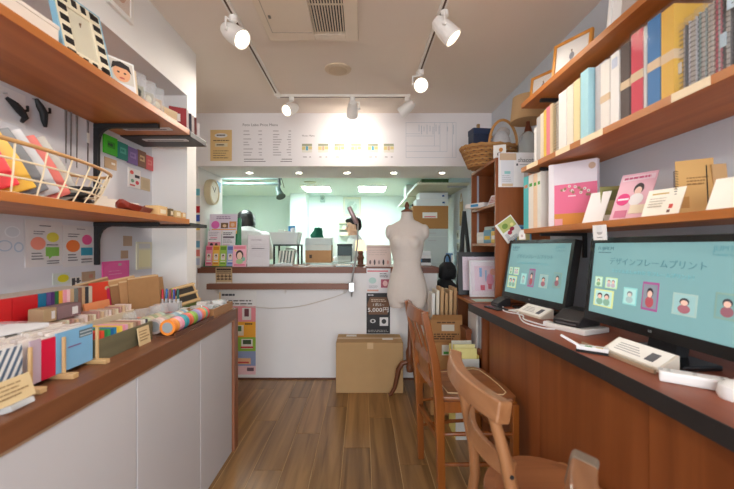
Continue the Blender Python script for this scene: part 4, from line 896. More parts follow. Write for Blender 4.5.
lean_card('greeting_card', 'white postcard with small red stamps on card shelf', 'card', 641, 0.912, 678, 0.945, 0.095, 24, (246, 240, 224), [(0.7, 0.25, 0.8, 0.4, (206, 70, 60)), (0.68, 0.1, 0.76, 0.2, (110, 70, 60)), (0.15, 0.8, 0.6, 0.85, (200, 170, 90))]+lines(0.12, 0.3, 0.6, 0.7, 4, (206, 196, 180), 0.3, 3))
kn = lean_card('spiral_notebook', 'kraft covered spiral notebook leaning on the card shelf', 'notebook', 676, 0.955, 716, 1.025, 0.18, 20, (214, 172, 110), lines(0.3, 0.5, 0.9, 0.68, 3, (150, 112, 66), 0.35, 4)+[(0.05, 0.1, 0.35, 0.3, (190, 140, 80))], t=0.012)
wkn = max(v.co.x for v in kn.data.vertices)
pts = []
for i in range(16*8+1):
    a = 2*PI*i/8; pts.append((-wkn+0.002+0.006*math.sin(a), 0.009*math.cos(a), 0.008+0.14*i/(16*8)))
build(MB().tube(pts, 0.0011, 4), 'wire_binding', BLACKM, kn, smooth=True)
bx('elastic_band', (wkn*0.6, -0.0075, -0.001), (wkn*0.66, 0.0075, 0.156), BLACK, kn)
lean_card('folder', 'dark grey folder peeking behind the kraft notebook', 'folder', 708, 1.06, 724, 1.1, 0.16, 12, (110, 104, 100), t=0.006)
lean_card('folder', 'tan wooden backed folder peeking behind the kraft notebook', 'folder', 716, 1.03, 731, 1.06, 0.152, 12, (196, 158, 110), t=0.006)
lean_card('greeting_card', 'large blank white card at the frame edge on card shelf', 'card', 706, 0.905, 760, 0.93, 0.09, 24, (250, 246, 232))
tagm = sheet('price_tag', 'small white tag hanging from the card shelf edge above monitor', 'price tag', 0.06, 0.056, (0.882, 1.37, 1.222), -78, 4, color=(244, 242, 240), blocks=[('e', 0.5, 0.55, 0.22, 0.2, (190, 186, 186)), (0.3, 0.15, 0.7, 0.2, (150, 150, 150))])
tag2 = sheet('price_tag', 'small white tag on the card shelf corner beside the flyer', 'price tag', 0.04, 0.04, (0.886, 2.045, 1.236), -60, 4, color=(246, 244, 240), blocks=[('e', 0.5, 0.5, 0.2, 0.2, (206, 190, 190))])
for o in (tagm, tag2): bx('clip', (-0.012, -0.002, 0.03), (0.012, 0.008, 0.052), mat((236, 236, 236), 0.3, 0), o)
# ------------------------------------------------------------------ bookcase end and contents
a, b = P(498.5, 187, 2.295), P(541, 152.5, 2.295)
sheet('poster', 'white poster with baby photo and taped flyer on bookcase end', 'poster', b.x-a.x, b.z-a.z, ((a.x+b.x)/2, 2.297, a.z), color=(238, 236, 238), blocks=[
    (0.03, 0.78, 0.42, 0.98, (206, 178, 150)), (0.06, 0.06, 0.36, 0.78, (226, 226, 232)), (0.08, 0.02, 0.34, 0.1, (214, 190, 160)), (0.14, 0.38, 0.28, 0.46, (150, 206, 206)),
    (0.6, 0.08, 0.99, 0.52, (196, 184, 180)), ('e', 0.79, 0.34, 0.1, 0.17, (214, 160, 130)), ('e', 0.79, 0.46, 0.1, 0.07, (70, 50, 46)), ('e', 0.79, 0.14, 0.16, 0.1, (226, 214, 206)), (0.42, 0.62, 0.46, 0.68, (60, 60, 66)), (0.5, 0.64, 0.95, 0.66, (170, 170, 176))]+lines(0.09, 0.14, 0.33, 0.36, 4, (190, 190, 196), 0.4, 2),
    texts=[('shacotto', 0.7, 0.78, 0.04, (86, 84, 92), 0.125)])
sheet('flyer', 'tilted flyer with cherry and leaf print hanging on bookcase end', 'flyer', 0.12, 0.138, (0.95, 2.285, 1.248), 0, 0, -36, color=(238, 238, 234), blocks=[
    (0.12, 0.5, 0.95, 0.95, (190, 196, 120)), ('e', 0.4, 0.72, 0.16, 0.12, (120, 150, 70)), ('e', 0.62, 0.45, 0.13, 0.09, (150, 50, 70)), ('e', 0.42, 0.36, 0.12, 0.09, (170, 60, 80)), ('e', 0.75, 0.62, 0.1, 0.08, (236, 226, 150)), (0.12, 0.1, 0.3, 0.4, (206, 206, 210))]+lines(0.1, 0.03, 0.7, 0.18, 3, GREY, 0.4, 3))
sheet('flyer', 'blue edged leaflet pinned behind the card shelf end', 'flyer', 0.1, 0.12, (1.0, 2.294, 1.21), color=(120, 170, 206), blocks=[(0.1, 0.1, 0.9, 0.6, (220, 206, 140)), (0.1, 0.65, 0.9, 0.9, (70, 130, 190))])
# items in the cubbies
cz2, cz1 = 1.4705, 1.2185
t = thing('tissue_pack', 'white and blue packet sticking out of the upper cubby', 'packet', (0.85, 2.67, cz2), -60)
bx('pouch', (-0.09, -0.06, 0), (0.09, 0.06, 0.035), mat((236, 232, 230), 0.4, 0.03), t, 0.012); bx('print', (-0.03, -0.061, 0.008), (0.04, -0.0595, 0.026), mat((60, 140, 190), 0.5, 0), t); bx('print', (-0.05, -0.05, 0.0345), (0.05, 0.04, 0.036), mat((206, 190, 180), 0.5, 0), t)
sheet('price_card', 'white folded price card in the upper cubby', 'price card', 0.13, 0.075, (0.865, 2.43, cz2+0.001), -72, -25, color=(242, 232, 230), blocks=lines(0.1, 0.2, 0.9, 0.85, 4, (200, 120, 110), 0.4, 3))
t = thing('gift_bag', 'pale pink gift bag standing inside the upper cubby', 'bag', (1.02, 2.46, cz2), -70)
build(MB().loft([[(-0.055, -0.035, 0), (0.055, -0.035, 0), (0.055, 0.035, 0), (-0.055, 0.035, 0)], [(-0.062, -0.03, 0.12), (0.062, -0.03, 0.12), (0.062, 0.03, 0.12), (-0.062, 0.03, 0.12)], [(-0.066, -0.006, 0.2), (0.066, -0.006, 0.2), (0.066, 0.006, 0.2), (-0.066, 0.006, 0.2)]]), 'bag_body', mat((226, 186, 178), 0.5, 0.03), t)
bx('label', (-0.03, -0.0345, 0.05), (0.03, -0.031, 0.1), mat((180, 120, 110), 0.6, 0), t)
rr = random.Random(5)
pk = [((226, 196, 80), 'yellow'), ((120, 170, 190), 'blue'), ((224, 226, 220), 'white'), ((236, 214, 120), 'pale yellow'), ((90, 90, 96), 'charcoal'), ((200, 212, 206), 'mint grey')]
for i in range(6):
    t = thing('sweet_pack', '%s little wrapped pack lying in the lower cubby' % pk[i][1], 'packet', (0.88+0.055*(i // 3), 2.4+0.135*(i % 3), cz1), -85+8*(i % 3), group='wrapped packs in the lower cubby')
    bx('wrapper', (-0.055, -0.022, 0), (0.055, 0.022, 0.08+0.012*(i % 2)+0.03*(i // 3)), mat(pk[i][0], 0.4, 0.12, 40), t, 0.008)
    bx('print', (-0.04, -0.0228, 0.025), (0.03, -0.0215, 0.05), mat((240, 238, 230) if i % 2 == 0 else (226, 190, 70), 0.5, 0), t)
# frames in the bay below
bz = DT-0.003
photo_frame('framed_photograph', 'black frame with wide mount standing below the cubbies', 0.34, 0.31, (0.865, 2.665, bz), -4, 6, BLACK, b=0.034, mat_rgb=(232, 214, 226), blocks=[(0.25, 0.15, 0.9, 0.9, (220, 180, 200))], stand=False)
photo_frame('framed_photograph', 'white frame of pink and blue print before the black frame', 0.235, 0.255, (0.865, 2.56, bz), -3, 8, mat((232, 232, 234), 0.4, 0), b=0.012, mat_rgb=(236, 226, 234), blocks=[(0.12, 0.12, 0.88, 0.88, (232, 206, 222)), (0.28, 0.55, 0.36, 0.82, (120, 170, 220)), (0.46, 0.42, 0.52, 0.75, (150, 190, 226)), ('e', 0.62, 0.45, 0.12, 0.2, (236, 150, 180)), (0.3, 0.15, 0.44, 0.3, (214, 40, 80)), (0.55, 0.18, 0.66, 0.34, (226, 90, 110)), ('e', 0.72, 0.7, 0.1, 0.1, (240, 170, 150))], stand=False)
sheet('clear_file', 'pale green sheet lying on the board before the frames', 'paper', 0.14, 0.1, (0.79, 2.34, bz+0.002), 0, -89, color=(196, 220, 206))
# kraft framed picture and papers in the low unit below
for i, (c, lab) in enumerate((((236, 236, 234), 'white thin file standing first in the low unit'), ((214, 216, 220), 'grey thin file standing second in the low unit'), ((240, 238, 232), 'white thin file standing third in the low unit'))):
    tag(place(bx('thin_file', (-0.006, -0.1, 0), (0.006, 0.1, 0.23), mat(c, 0.6, 0.02), None, 0.002), (0.765+i*0.02, 2.55-0.02*i, 0.5205)), lab, 'file', 'files in the low unit')
photo_frame('framed_photograph', 'small cream picture inside the low unit under the board', 0.14, 0.2, (0.9, 2.43, 0.521), -50, 5, mat((206, 180, 130), 0.5, 0.02), b=0.018, mat_rgb=(230, 220, 196), blocks=[('e', 0.5, 0.5, 0.2, 0.26, (120, 90, 70))], stand=False)
rb_ = thing('brown_box', 'reddish brown box on the floor by the low unit', 'box', (0.7, 2.545, 0), 0)
bx('body', (-0.0, -0.06, 0), (0.035, 0.1, 0.61), REDWOOD, rb_, 0.004); bx('lid', (-0.003, -0.063, 0.61), (0.038, 0.103, 0.64), REDWOOD, rb_, 0.004)

# wicker basket, jar, lamp on top of the bookcase
WK = mat((186, 140, 88), 0.8, 0.14, 120, bump=0.6); WK2 = mat((164, 116, 68), 0.8, 0.14, 120, bump=0.6)
bs = thing('wicker_basket', 'oval wicker basket with hoop handles on the bookcase top', 'basket', (0.905, 2.63, 1.7505), 8)
n = 10
for i in range(n):
    f = i/(n-1.0); rx, ry, z = 0.15+0.055*f, 0.105+0.045*f, 0.008+0.13*f
    pts = [(rx*math.cos(2*PI*k/40), ry*math.sin(2*PI*k/40), z+0.003*(1 if (k+i) % 2 else -1)) for k in range(41)]
    build(MB().tube(pts, 0.0085 if i < n-1 else 0.011, 6, cap=False), 'weave', WK if i % 2 else WK2, bs, smooth=True)
for k in range(24):
    a = 2*PI*k/24
    build(MB().tube([(0.147*math.cos(a), 0.102*math.sin(a), 0.002), (0.211*math.cos(a), 0.155*math.sin(a), 0.142)], 0.004, 5), 'stake', WK2, bs)
build(MB().lathe([(0.0, 0.0), (0.145, 0.0), (0.145, 0.008), (0.0, 0.008)], n=24, sy=0.7), 'base', WK2, bs)
for s in (-1, 1):
    build(MB().tube([(0.1*math.cos(a)+0.03, s*0.138, 0.13+0.17*math.sin(a)) for a in [PI*k/16 for k in range(17)]], 0.009, 8), 'handle', mat((196, 146, 88), 0.5, 0.08), bs, smooth=True)
nb = thing('navy_box', 'navy blue box sitting in the wicker basket', 'box', (0.835, 2.63, 1.765), 8)
bx('body', (-0.065, -0.045, 0), (0.065, 0.045, 0.22), mat((36, 48, 74), 0.6, 0.04), nb, 0.004); bx('lid', (-0.067, -0.047, 0.22), (0.067, 0.047, 0.26), mat((40, 54, 84), 0.6, 0.04), nb, 0.004); bx('knob', (-0.02, -0.01, 0.26), (0.0, 0.01, 0.3), mat((150, 120, 80), 0.5, 0.04), nb, 0.004)
cu = thing('lace_cushion', 'white lace bundle stuffed in the wicker basket', 'cloth', (0.985, 2.63, 1.762), 8)
mb = MB().ellipsoid((0, 0, 0.13), (0.075, 0.07, 0.128), 14); o = build(mb, 'bundle', mat((214, 214, 218), 0.9, 0.08, 60, bump=0.5), cu, smooth=True)
build(MB().ellipsoid((0.03, 0.02, 0.25), (0.05, 0.04, 0.04), 12), 'bow', mat((206, 200, 196), 0.9, 0.08, 60, bump=0.5), cu, smooth=True)
sheet('basket_tag', 'small white tag with orange figure on the wicker basket', 'tag', 0.075, 0.09, (0.865, 2.325, 1.7515), -20, -12, color=(236, 234, 230), blocks=[('e', 0.6, 0.62, 0.16, 0.16, (206, 140, 70)), ('e', 0.5, 0.3, 0.2, 0.16, (110, 90, 90))], t=0.004)
tl = thing('table_lamp', 'table lamp with tan drum shade and glass body on bookcase', 'lamp', (1.062, 2.367, 1.7505))
build(MB().lathe([(0.0, 0.0), (0.055, 0.0), (0.06, 0.02), (0.062, 0.1), (0.05, 0.15), (0.03, 0.175), (0.0, 0.178)], n=24), 'glass_body', clear((200, 206, 206), 0.4, 0.05), tl, smooth=True)
build(MB().lathe([(0.0, 0.175), (0.024, 0.178), (0.02, 0.2), (0.012, 0.225), (0.01, 0.28), (0.0, 0.282)], n=16), 'neck', mat((110, 56, 34), 0.4, 0.04), tl, smooth=True)
build(MB().lathe([(0.105, 0.245), (0.107, 0.245), (0.092, 0.4), (0.09, 0.4)], n=32), 'lamp_shade', mat((206, 172, 128), 0.8, 0.05, 200), tl, smooth=True)
build(MB().tube([(-0.09, 0, 0.385), (0, 0, 0.28), (0.09, 0, 0.385)], 0.002, 6), 'shade_carrier', STEEL, tl)

# ------------------------------------------------------------------ left: things on the upper shelf
US = UZ1+0.0005
cf = photo_frame('framed_photograph', 'photo frame with black and cream checked border on upper shelf', 0.185, 0.25, (-0.935, 1.27, US), 82, 14, mat((232, 222, 196), 0.45, 0.02), b=0.046, mat_rgb=(214, 206, 180), stand=True)
for i in range(6):
    for (x, z, w2, h2) in ((-0.088+0.0, 0.02+i*0.043, 0.015, 0.021), (0.088-0.03, 0.02+i*0.043, 0.015, 0.021)):
        bx('check', (x*0.92, -0.0105, z*0.93), (x*0.92+0.03, -0.0078, z*0.93+h2), BLACK, cf)
for i in range(4): 
    bx('check', (-0.06+i*0.036, -0.0105, 0.217), (-0.042+i*0.036, -0.0078, 0.242), BLACK, cf); bx('check', (-0.06+i*0.036, -0.0105, 0.008), (-0.042+i*0.036, -0.0078, 0.033), BLACK, cf)
build(MB().ring_frame(0.191, 0.256, 0.006, -0.0085, 0.0095, z0=-0.003), 'blue_edge', mat((140, 190, 214), 0.4, 0), cf)
bk1 = thing('flat_box', 'cream flat box lying on the upper shelf beside checked frame', 'box', (-1.0, 0.97, US), 88)
bx('body', (-0.2, -0.08, 0), (0.15, 0.09, 0.05), mat((226, 214, 202), 0.6, 0.03), bk1, 0.003); bx('lid', (-0.202, -0.082, 0.05), (0.152, 0.092, 0.062), mat((232, 222, 212), 0.6, 0.03), bk1, 0.003)
sheet('portrait_print', 'small portrait print of a boy standing on upper shelf', 'photograph', 0.1, 0.125, (-0.92, 1.425, US), 60, -10, color=(240, 238, 234), blocks=[(0.06, 0.06, 0.94, 0.94, (206, 200, 190)), ('e', 0.5, 0.56, 0.32, 0.3, (226, 166, 126)), ('p', [(0.12, 0.6), (0.2, 0.85), (0.5, 0.93), (0.8, 0.85), (0.88, 0.6), (0.7, 0.72), (0.3, 0.72)], (40, 36, 38)), ('e', 0.38, 0.56, 0.05, 0.03, (50, 40, 40)), ('e', 0.62, 0.56, 0.05, 0.03, (50, 40, 40)), ('e', 0.5, 0.38, 0.1, 0.03, (190, 90, 80)), (0.06, 0.06, 0.94, 0.22, (226, 226, 230))])
sheet('photo_card', 'cream blank card beside the boy portrait on upper shelf', 'card', 0.05, 0.12, (-0.925, 1.495, US), 70, -8, color=(236, 220, 190))
for i, (Y, c, lab) in enumerate(((1.545, (150, 150, 120), 'clear bagged olive accessory on upper shelf after the portrait'), (1.62, (190, 186, 170), 'clear bagged grey accessory in the middle of upper shelf'), (1.69, (206, 176, 140), 'clear bagged tan accessory on upper shelf before the cream box'))):
    t = thing('bagged_accessory', lab, 'packet', (-0.94, Y, US), 64, group='bagged accessories on the upper shelf')
    bx('card', (-0.03, 0, 0.005), (0.03, 0.012, 0.075), mat(c, 0.5, 0.2, 50), t, 0.004); bx('clear_bag', (-0.036, -0.006, 0), (0.036, 0.02, 0.125), clear((230, 235, 240), 0.3, 0.1), t, 0.003)
    build(MB().ellipsoid((0.0, -0.004, 0.04), (0.018, 0.008, 0.02), 10), 'trinket', mat((70, 74, 70) if i == 0 else (226, 222, 206), 0.4, 0), t, smooth=True)
cbx2 = thing('cream_box', 'cream low paper box on upper shelf', 'box', (-0.935, 1.765, US), 75)
bx('body', (-0.05, -0.02, 0), (0.05, 0.03, 0.05), mat((226, 200, 160), 0.6, 0.03), cbx2, 0.002); bx('lid', (-0.051, -0.021, 0.038), (0.051, 0.031, 0.052), mat((232, 208, 172), 0.6, 0.03), cbx2, 0.002)
EXZ = UZ1-0.006+0.0005
pr = [((150, 50, 56), 'dark red', 1.868, US), ((230, 226, 224), 'white', 1.892, US), ((60, 56, 70), 'navy', 1.925, EXZ), ((226, 214, 206), 'cream', 1.955, EXZ), ((120, 60, 60), 'maroon', 1.985, EXZ), ((236, 234, 232), 'bright white', 2.02, EXZ)]
for c, nm, Y, z in pr:
    t = thing('greeting_card', '%s patterned card standing in the card row at shelf end' % nm, 'card', (-0.93, Y, z), 30, -8, group='cards standing at the upper shelf end')
    bx('card', (-0.04, -0.003, 0), (0.04, 0.003, 0.105-0.02*(Y > 1.99)), mat(c, 0.5, 0.1, 40), t); bx('print', (-0.025, -0.0042, 0.03), (0.012, -0.0028, 0.07), mat((236, 232, 228) if c[0] < 200 else (170, 60, 70), 0.5, 0), t)
# hanging price strips under the upper shelf
for Y, lab in ((1.80, 'clear price strip hanging under the upper shelf by the bracket'), (1.97, 'clear price strip hanging under the black extension board')):
    z = UZ0 if Y < 1.9 else UZ0-0.006
    t = thing('price_strip', lab, 'price strip', (-1.05, Y, z), 0, group='strips under the upper shelf')
    bx('strip', (-0.11, -0.018, -0.005), (0.12, 0.018, -0.0005), mat((206, 202, 200), 0.4, 0.04), t); bx('print', (-0.09, -0.006, -0.0056), (0.1, 0.006, -0.004), mat((120, 112, 110), 0.5, 0), t)

# ------------------------------------------------------------------ left: things pinned on the wall
def wall_sheet(name, label, cat, x0, x1, yt, yb, color, blocks=(), t=0.003, off=0.0, m=None, group=None, ry=0):
    X = XL+off; ya, yb_ = YX(x0, X), YX(x1, X); ym = (ya+yb_)/2
    z0, z1 = ZY(yb, ym), ZY(yt, ym)
    return sheet(name, label, cat, yb_-ya, z1-z0, (X+t/2+0.0005, ym, z0), 90, 0, ry, color=color, blocks=blocks, t=t, m=m, group=group)
LN = (110, 108, 112)
wall_sheet('stationery_sheet', 'pale sheet with blue cloud shapes under the basket shelf', 'sheet', -8, 23.5, 222, 257, (214, 216, 222), [('e', 0.6, 0.72, 0.26, 0.17, (226, 230, 236)), ('e', 0.6, 0.72, 0.22, 0.14, (206, 212, 220)), ('e', 0.35, 0.32, 0.24, 0.16, (170, 190, 210)), ('e', 0.35, 0.32, 0.2, 0.13, (214, 218, 226)), ('e', 0.8, 0.28, 0.16, 0.15, (170, 190, 210)), ('e', 0.8, 0.28, 0.12, 0.11, (214, 218, 226))])
wall_sheet('speech_bubble_sheet', 'white sheet with yellow, salmon and green speech bubbles', 'sheet', 24.5, 61.5, 220.5, 266.5, (218, 214, 214), [('e', 0.72, 0.64, 0.18, 0.11, (224, 214, 80)), ('e', 0.32, 0.5, 0.2, 0.14, (240, 150, 130)), (0.52, 0.22, 0.9, 0.42, (130, 190, 80)), ('p', [(0.6, 0.22), (0.7, 0.22), (0.62, 0.16)], (130, 190, 80))]+lines(0.2, 0.68, 0.5, 0.78, 2, LN, 0.35, 1)+lines(0.15, 0.14, 0.48, 0.32, 3, LN, 0.35, 2)+lines(0.55, 0.04, 0.9, 0.14, 2, LN, 0.35, 3)+lines(0.55, 0.44, 0.85, 0.5, 1, LN, 0.35, 4)+lines(0.35, 0.86, 0.7, 0.9, 1, LN, 0.4, 6), off=0.0)
wall_sheet('speech_bubble_sheet', 'white sheet with pink, orange and blue speech bubbles', 'sheet', 62, 94, 226, 266, (220, 217, 217), [('e', 0.74, 0.66, 0.17, 0.13, (232, 90, 150)), ('e', 0.3, 0.5, 0.21, 0.15, (244, 130, 60)), (0.54, 0.26, 0.92, 0.46, (50, 150, 180))]+lines(0.15, 0.7, 0.5, 0.82, 2, LN, 0.35, 1)+lines(0.15, 0.12, 0.45, 0.32, 3, LN, 0.35, 2)+lines(0.55, 0.06, 0.9, 0.2, 2, LN, 0.35, 3)+lines(0.4, 0.9, 0.7, 0.94, 1, LN, 0.4, 6))
wall_sheet('memo_pack', 'clear pack with yellow bubble memo pinned above the files', 'memo pack', 52, 69, 273, 284, (206, 214, 206), [('e', 0.6, 0.5, 0.34, 0.36, (222, 214, 40))])
wall_sheet('memo_pack', 'black and white patterned memo pinned above the files', 'memo pack', 70, 80.5, 277, 286, (226, 222, 216), [(0.1, 0.1, 0.4, 0.9, (60, 56, 60)), (0.55, 0.3, 0.8, 0.9, (70, 66, 70)), (0.4, 0.45, 0.95, 0.6, (90, 86, 90))])
wall_sheet('memo_pack', 'kraft memo card pinned beside the bracket upright', 'memo pack', 81.5, 94.5, 271.5, 281, (186, 154, 126), [(0.5, 0.3, 0.8, 0.7, (196, 130, 110))])
pk_ = wall_sheet('pink_memo_pack', 'bright pink rounded memo pack hanging above the kraft envelopes', 'memo pack', 101.5, 128, 261, 281.5, (236, 90, 160), [('p', [(0.05, 0.08), (0.95, 0.08), (0.98, 0.6), (0.8, 0.92), (0.25, 0.92), (0.05, 0.7)], (240, 100, 170)), ('e', 0.62, 0.82, 0.07, 0.07, (200, 180, 170))]+lines(0.2, 0.3, 0.8, 0.6, 2, (246, 150, 196), 0.3, 2), t=0.006)
wall_sheet('kraft_tag', 'square kraft tag pinned high above the pink memo pack', 'tag', 123, 131.5, 236, 246, (184, 156, 130))
wall_sheet('kraft_tag', 'small kraft tag pinned just above the pink memo pack', 'tag', 120.5, 127.5, 250.5, 258.5, (180, 146, 116))
wall_sheet('notepad', 'cream notepad pack hanging at the niche corner', 'notepad', 135.5, 150.5, 242, 269, (222, 216, 190), [(0.12, 0.08, 0.88, 0.7, (230, 222, 176)), (0.12, 0.76, 0.88, 0.94, (206, 204, 200))], t=0.008)
# above the basket shelf
pks = [('green notebook pack', 102.5, 115.5, 136.5, 154.5, (70, 190, 40), (50, 150, 30)), ('teal notebook pack', 116.2, 126, 143, 159.5, (40, 140, 124), (90, 180, 160)), ('purple notebook pack', 126.4, 136, 148, 164, (140, 110, 170), (170, 140, 196)), ('brown notebook pack', 136.4, 144.3, 151, 167, (150, 106, 80), (226, 190, 140)), ('coral notebook pack', 144.6, 151.5, 156, 170, (236, 110, 110), (244, 150, 140))]
for nm, xa, xb, yt, yb, c, c2 in pks:
    wall_sheet('notebook_pack', '%s hanging in a row under the upper shelf' % nm, 'notebook', xa, xb, yt, yb, c, [(0.2, 0.35, 0.8, 0.7, c2)]+lines(0.25, 0.42, 0.75, 0.62, 1, (40, 60, 40) if 'green' in nm else c, 0.7, 2), t=0.01, group='notebook packs hanging in a row')
wall_sheet('kraft_tag', 'kraft card with white label below the green notebook pack', 'tag', 104, 116, 158.5, 169, (190, 160, 124), [(0.55, 0.45, 0.85, 0.65, (240, 236, 226))])
wall_sheet('sticker_sheet', 'white sticker sheet with red and black motifs under the packs', 'sheet', 127.5, 139.5, 169, 188, (236, 230, 226), [('e', 0.25, 0.78, 0.15, 0.1, (226, 90, 80)), (0.5, 0.55, 0.9, 0.7, (60, 50, 56)), ('e', 0.7, 0.3, 0.15, 0.1, (220, 80, 90)), ('e', 0.3, 0.35, 0.13, 0.09, (120, 160, 130)), (0.1, 0.08, 0.5, 0.16, (210, 90, 90))], t=0.006)
wall_sheet('sticker_sheet', 'beige dotted sticker sheet at the niche corner', 'sheet', 140.3, 149.5, 178, 190.5, (206, 184, 150), [(0.15, 0.15, 0.85, 0.85, (198, 176, 142))])
# two black cable ties and hanging cords
for (x, y, r, lab) in ((12, 110, 30, 'black charm strap hanging on a white card above the basket'), (36, 112, -30, 'black charm strap hanging on the bare wall above the basket')):
    Y = YX(x, XL); z = ZY(y, Y); t = thing('charm_strap', lab, 'strap', (XL, Y, z), group='black charm straps on the wall')
    if x < 20: bx('backing_card', (0.0005, -0.06, -0.05), (0.003, 0.05, 0.07), mat((226, 224, 226), 0.5, 0.02), t)
    pts = [(0.014, -0.035, 0.03), (0.02, -0.01, 0.015), (0.02, 0.012, 0.0), (0.02, 0.03, -0.018), (0.016, 0.02, -0.036)] if x < 20 else [(0.014, -0.015, 0.045), (0.02, -0.005, 0.02), (0.02, 0.012, 0.0), (0.02, 0.014, -0.03), (0.016, 0.024, -0.05)]
    build(MB().tube(pts, [0.006, 0.013, 0.014, 0.011, 0.006], 8), 'strap_body', BLACKM, t, smooth=True)
    build(MB().tube([(0.012, 0.012, 0.0), (0.02, 0.04, 0.012), (0.014, 0.046, 0.03)], 0.005, 6), 'strap_loop', BLACKM, t, smooth=True)
    build(MB().tube([(0.0005, pts[0][1], 0.045), (0.016, pts[0][1], 0.045)], 0.003, 6), 'peg', STEEL, t)
for i, (x, yt, yb) in enumerate(((64.5, 110, 163), (69.5, 112, 165), (75.5, 116, 168), (86.5, 121, 171))):
    Y = YX(x, XL); zt, zb = ZY(yt, Y), ZY(yb, Y)
    t = thing('neck_chain', ['thin dark neck chain hanging first beside the black straps', 'thin dark neck chain hanging second beside the black straps', 'thin dark neck chain hanging third from the black straps', 'thin neck chain with white tag hanging beside the bracket'][i], 'chain', (XL, Y, zt), group='neck chains on the wall')
    build(MB().tube([(0.006, -0.004, 0), (0.006, -0.003, (zb-zt)*0.5), (0.006, 0, zb-zt), (0.006, 0.003, (zb-zt)*0.5), (0.006, 0.004, 0)], 0.0014, 5), 'chain', mat((100, 92, 88), 0.4, 0, metal=0.6), t)
    build(MB().tube([(0.0005, 0, 0), (0.012, 0, 0.0)], 0.0025, 6), 'peg', STEEL, t)
    if i == 3: bx('tag', (0.007, -0.008, -0.1), (0.009, 0.008, -0.055), PAPER, t)

# ------------------------------------------------------------------ left: wire basket and things on the basket shelf
LS2 = LZ1+0.0005
wbk = thing('wire_basket', 'cream wire basket with tan rim on the left shelf', 'basket', (-1.045, 1.06, LS2), 0)
WW = mat((236, 222, 190), 0.4, 0.0); RIM = mat((196, 150, 96), 0.5, 0.05)
def oval(rx, ry, z, n=36): return [(rx*math.cos(2*PI*k/n), ry*math.sin(2*PI*k/n)-0.0, z) for k in range(n+1)]
build(MB().tube(oval(0.145, 0.43, 0.135), 0.006, 8, cap=False), 'rim', RIM, wbk, smooth=True)
for z, f in ((0.004, 0.78), (0.045, 0.86), (0.09, 0.93)): build(MB().tube(oval(0.145*f, 0.43*f, z), 0.003, 6, cap=False), 'hoop', WW, wbk, smooth=True)
for k in range(28):
    a = 2*PI*k/28; c, s = math.cos(a), math.sin(a)
    build(MB().tube([(0.113*c, 0.335*s, 0.004), (0.13*c, 0.386*s, 0.06), (0.145*c, 0.43*s, 0.135)], 0.0024, 5), 'upright_wire', WW, wbk)
for k in range(7): 
    y = -0.3+0.1*k; xx = 0.113*math.sqrt(max(0.0, 1-(y/0.335)**2)); build(MB().tube([(-xx, y, 0.004), (xx, y, 0.004)], 0.0022, 5), 'base_wire', WW, wbk)
bp_ = [(0.86, (226, 40, 56), 0.2, 'red packet leaning at the front of the wire basket'), (0.93, (236, 60, 66), 0.2, 'scarlet packet leaning second in the wire basket'), (0.985, (236, 190, 70), 0.19, 'yellow packet leaning behind the red ones in basket'), (1.03, (120, 124, 130), 0.2, 'grey packet in clear sleeve leaning in the wire basket'), (1.075, (206, 206, 208), 0.21, 'silver packet in clear sleeve leaning in the wire basket'), (1.12, (226, 120, 110), 0.205, 'red dotted packet leaning in the wire basket'), (1.165, (206, 204, 190), 0.215, 'tall clear empty packet leaning last in the wire basket')]
for i, (Y, c, h, lab) in enumerate(bp_):
    t = thing('snack_packet', lab, 'packet', (-1.03, Y+0.1, LS2+0.012), 58, -6, -26, group='packets leaning in the wire basket')
    build(MB().prism([(-0.065, 0), (0.065, 0), (0.068, h*0.5), (0.06, h), (-0.06, h), (-0.068, h*0.5)], -0.008, 0.008, 1), 'packet', mat(c, 0.3, 0.1, 25) if i < 6 else clear((226, 226, 214), 0.55, 0.15), t, 0.003)
    if i in (0, 5): bx('print', (-0.03, -0.0095, h*0.4), (0.04, -0.0075, h*0.7), mat((246, 226, 220), 0.4, 0), t)
    if i in (3, 4, 6): bx('print', (-0.04, -0.0095, h*0.25), (0.02, -0.0075, h*0.75), mat((200, 60, 60) if i != 3 else (60, 60, 64), 0.4, 0), t)
for i, (dx, Y, lab) in enumerate(((0.03, 1.31, 'coiled black cord lying at the basket end'), (-0.04, 1.36, 'second coiled black cord at the basket end'))):
    pts = [(-1.04+dx+0.045*math.cos(a)*(1-0.02*k/20), Y+0.045*math.sin(a), LS2+0.02+0.0011*k) for k, a in enumerate([2*PI*q/20 for q in range(50)])]
    tag(build(MB().tube(pts, 0.007, 7), 'coiled_cord', BLACKM, smooth=True), lab, 'cord', 'coiled cords in the wire basket')
bt = thing('boat_tray', 'dark red boat shaped wooden tray on the basket shelf', 'tray', (-0.955, 1.555, LS2), 8)
rings = []
for yy, ww, zz in ((-0.115, 0.006, 0.03), (-0.1, 0.02, 0.012), (-0.05, 0.038, 0.0), (0.05, 0.038, 0.0), (0.1, 0.02, 0.012), (0.115, 0.006, 0.03)):
    rings.append([(-ww, yy, zz), (ww, yy, zz), (ww*1.4, yy, zz+0.024-zz*0.3), (-ww*1.4, yy, zz+0.024-zz*0.3)])
build(MB().loft(rings), 'hull', wood((120, 44, 34), (150, 62, 48), 1, 16, 0.35), bt, 0.002)
build(MB().loft([[(-w_*1.2, y_, 0.0245), (w_*1.2, y_, 0.0245), (w_*1.2, y_, 0.026), (-w_*1.2, y_, 0.026)] for y_, w_ in ((-0.1, 0.016), (-0.05, 0.034), (0.05, 0.034), (0.1, 0.016))]), 'hollow', mat((96, 36, 30), 0.5, 0.03), bt)
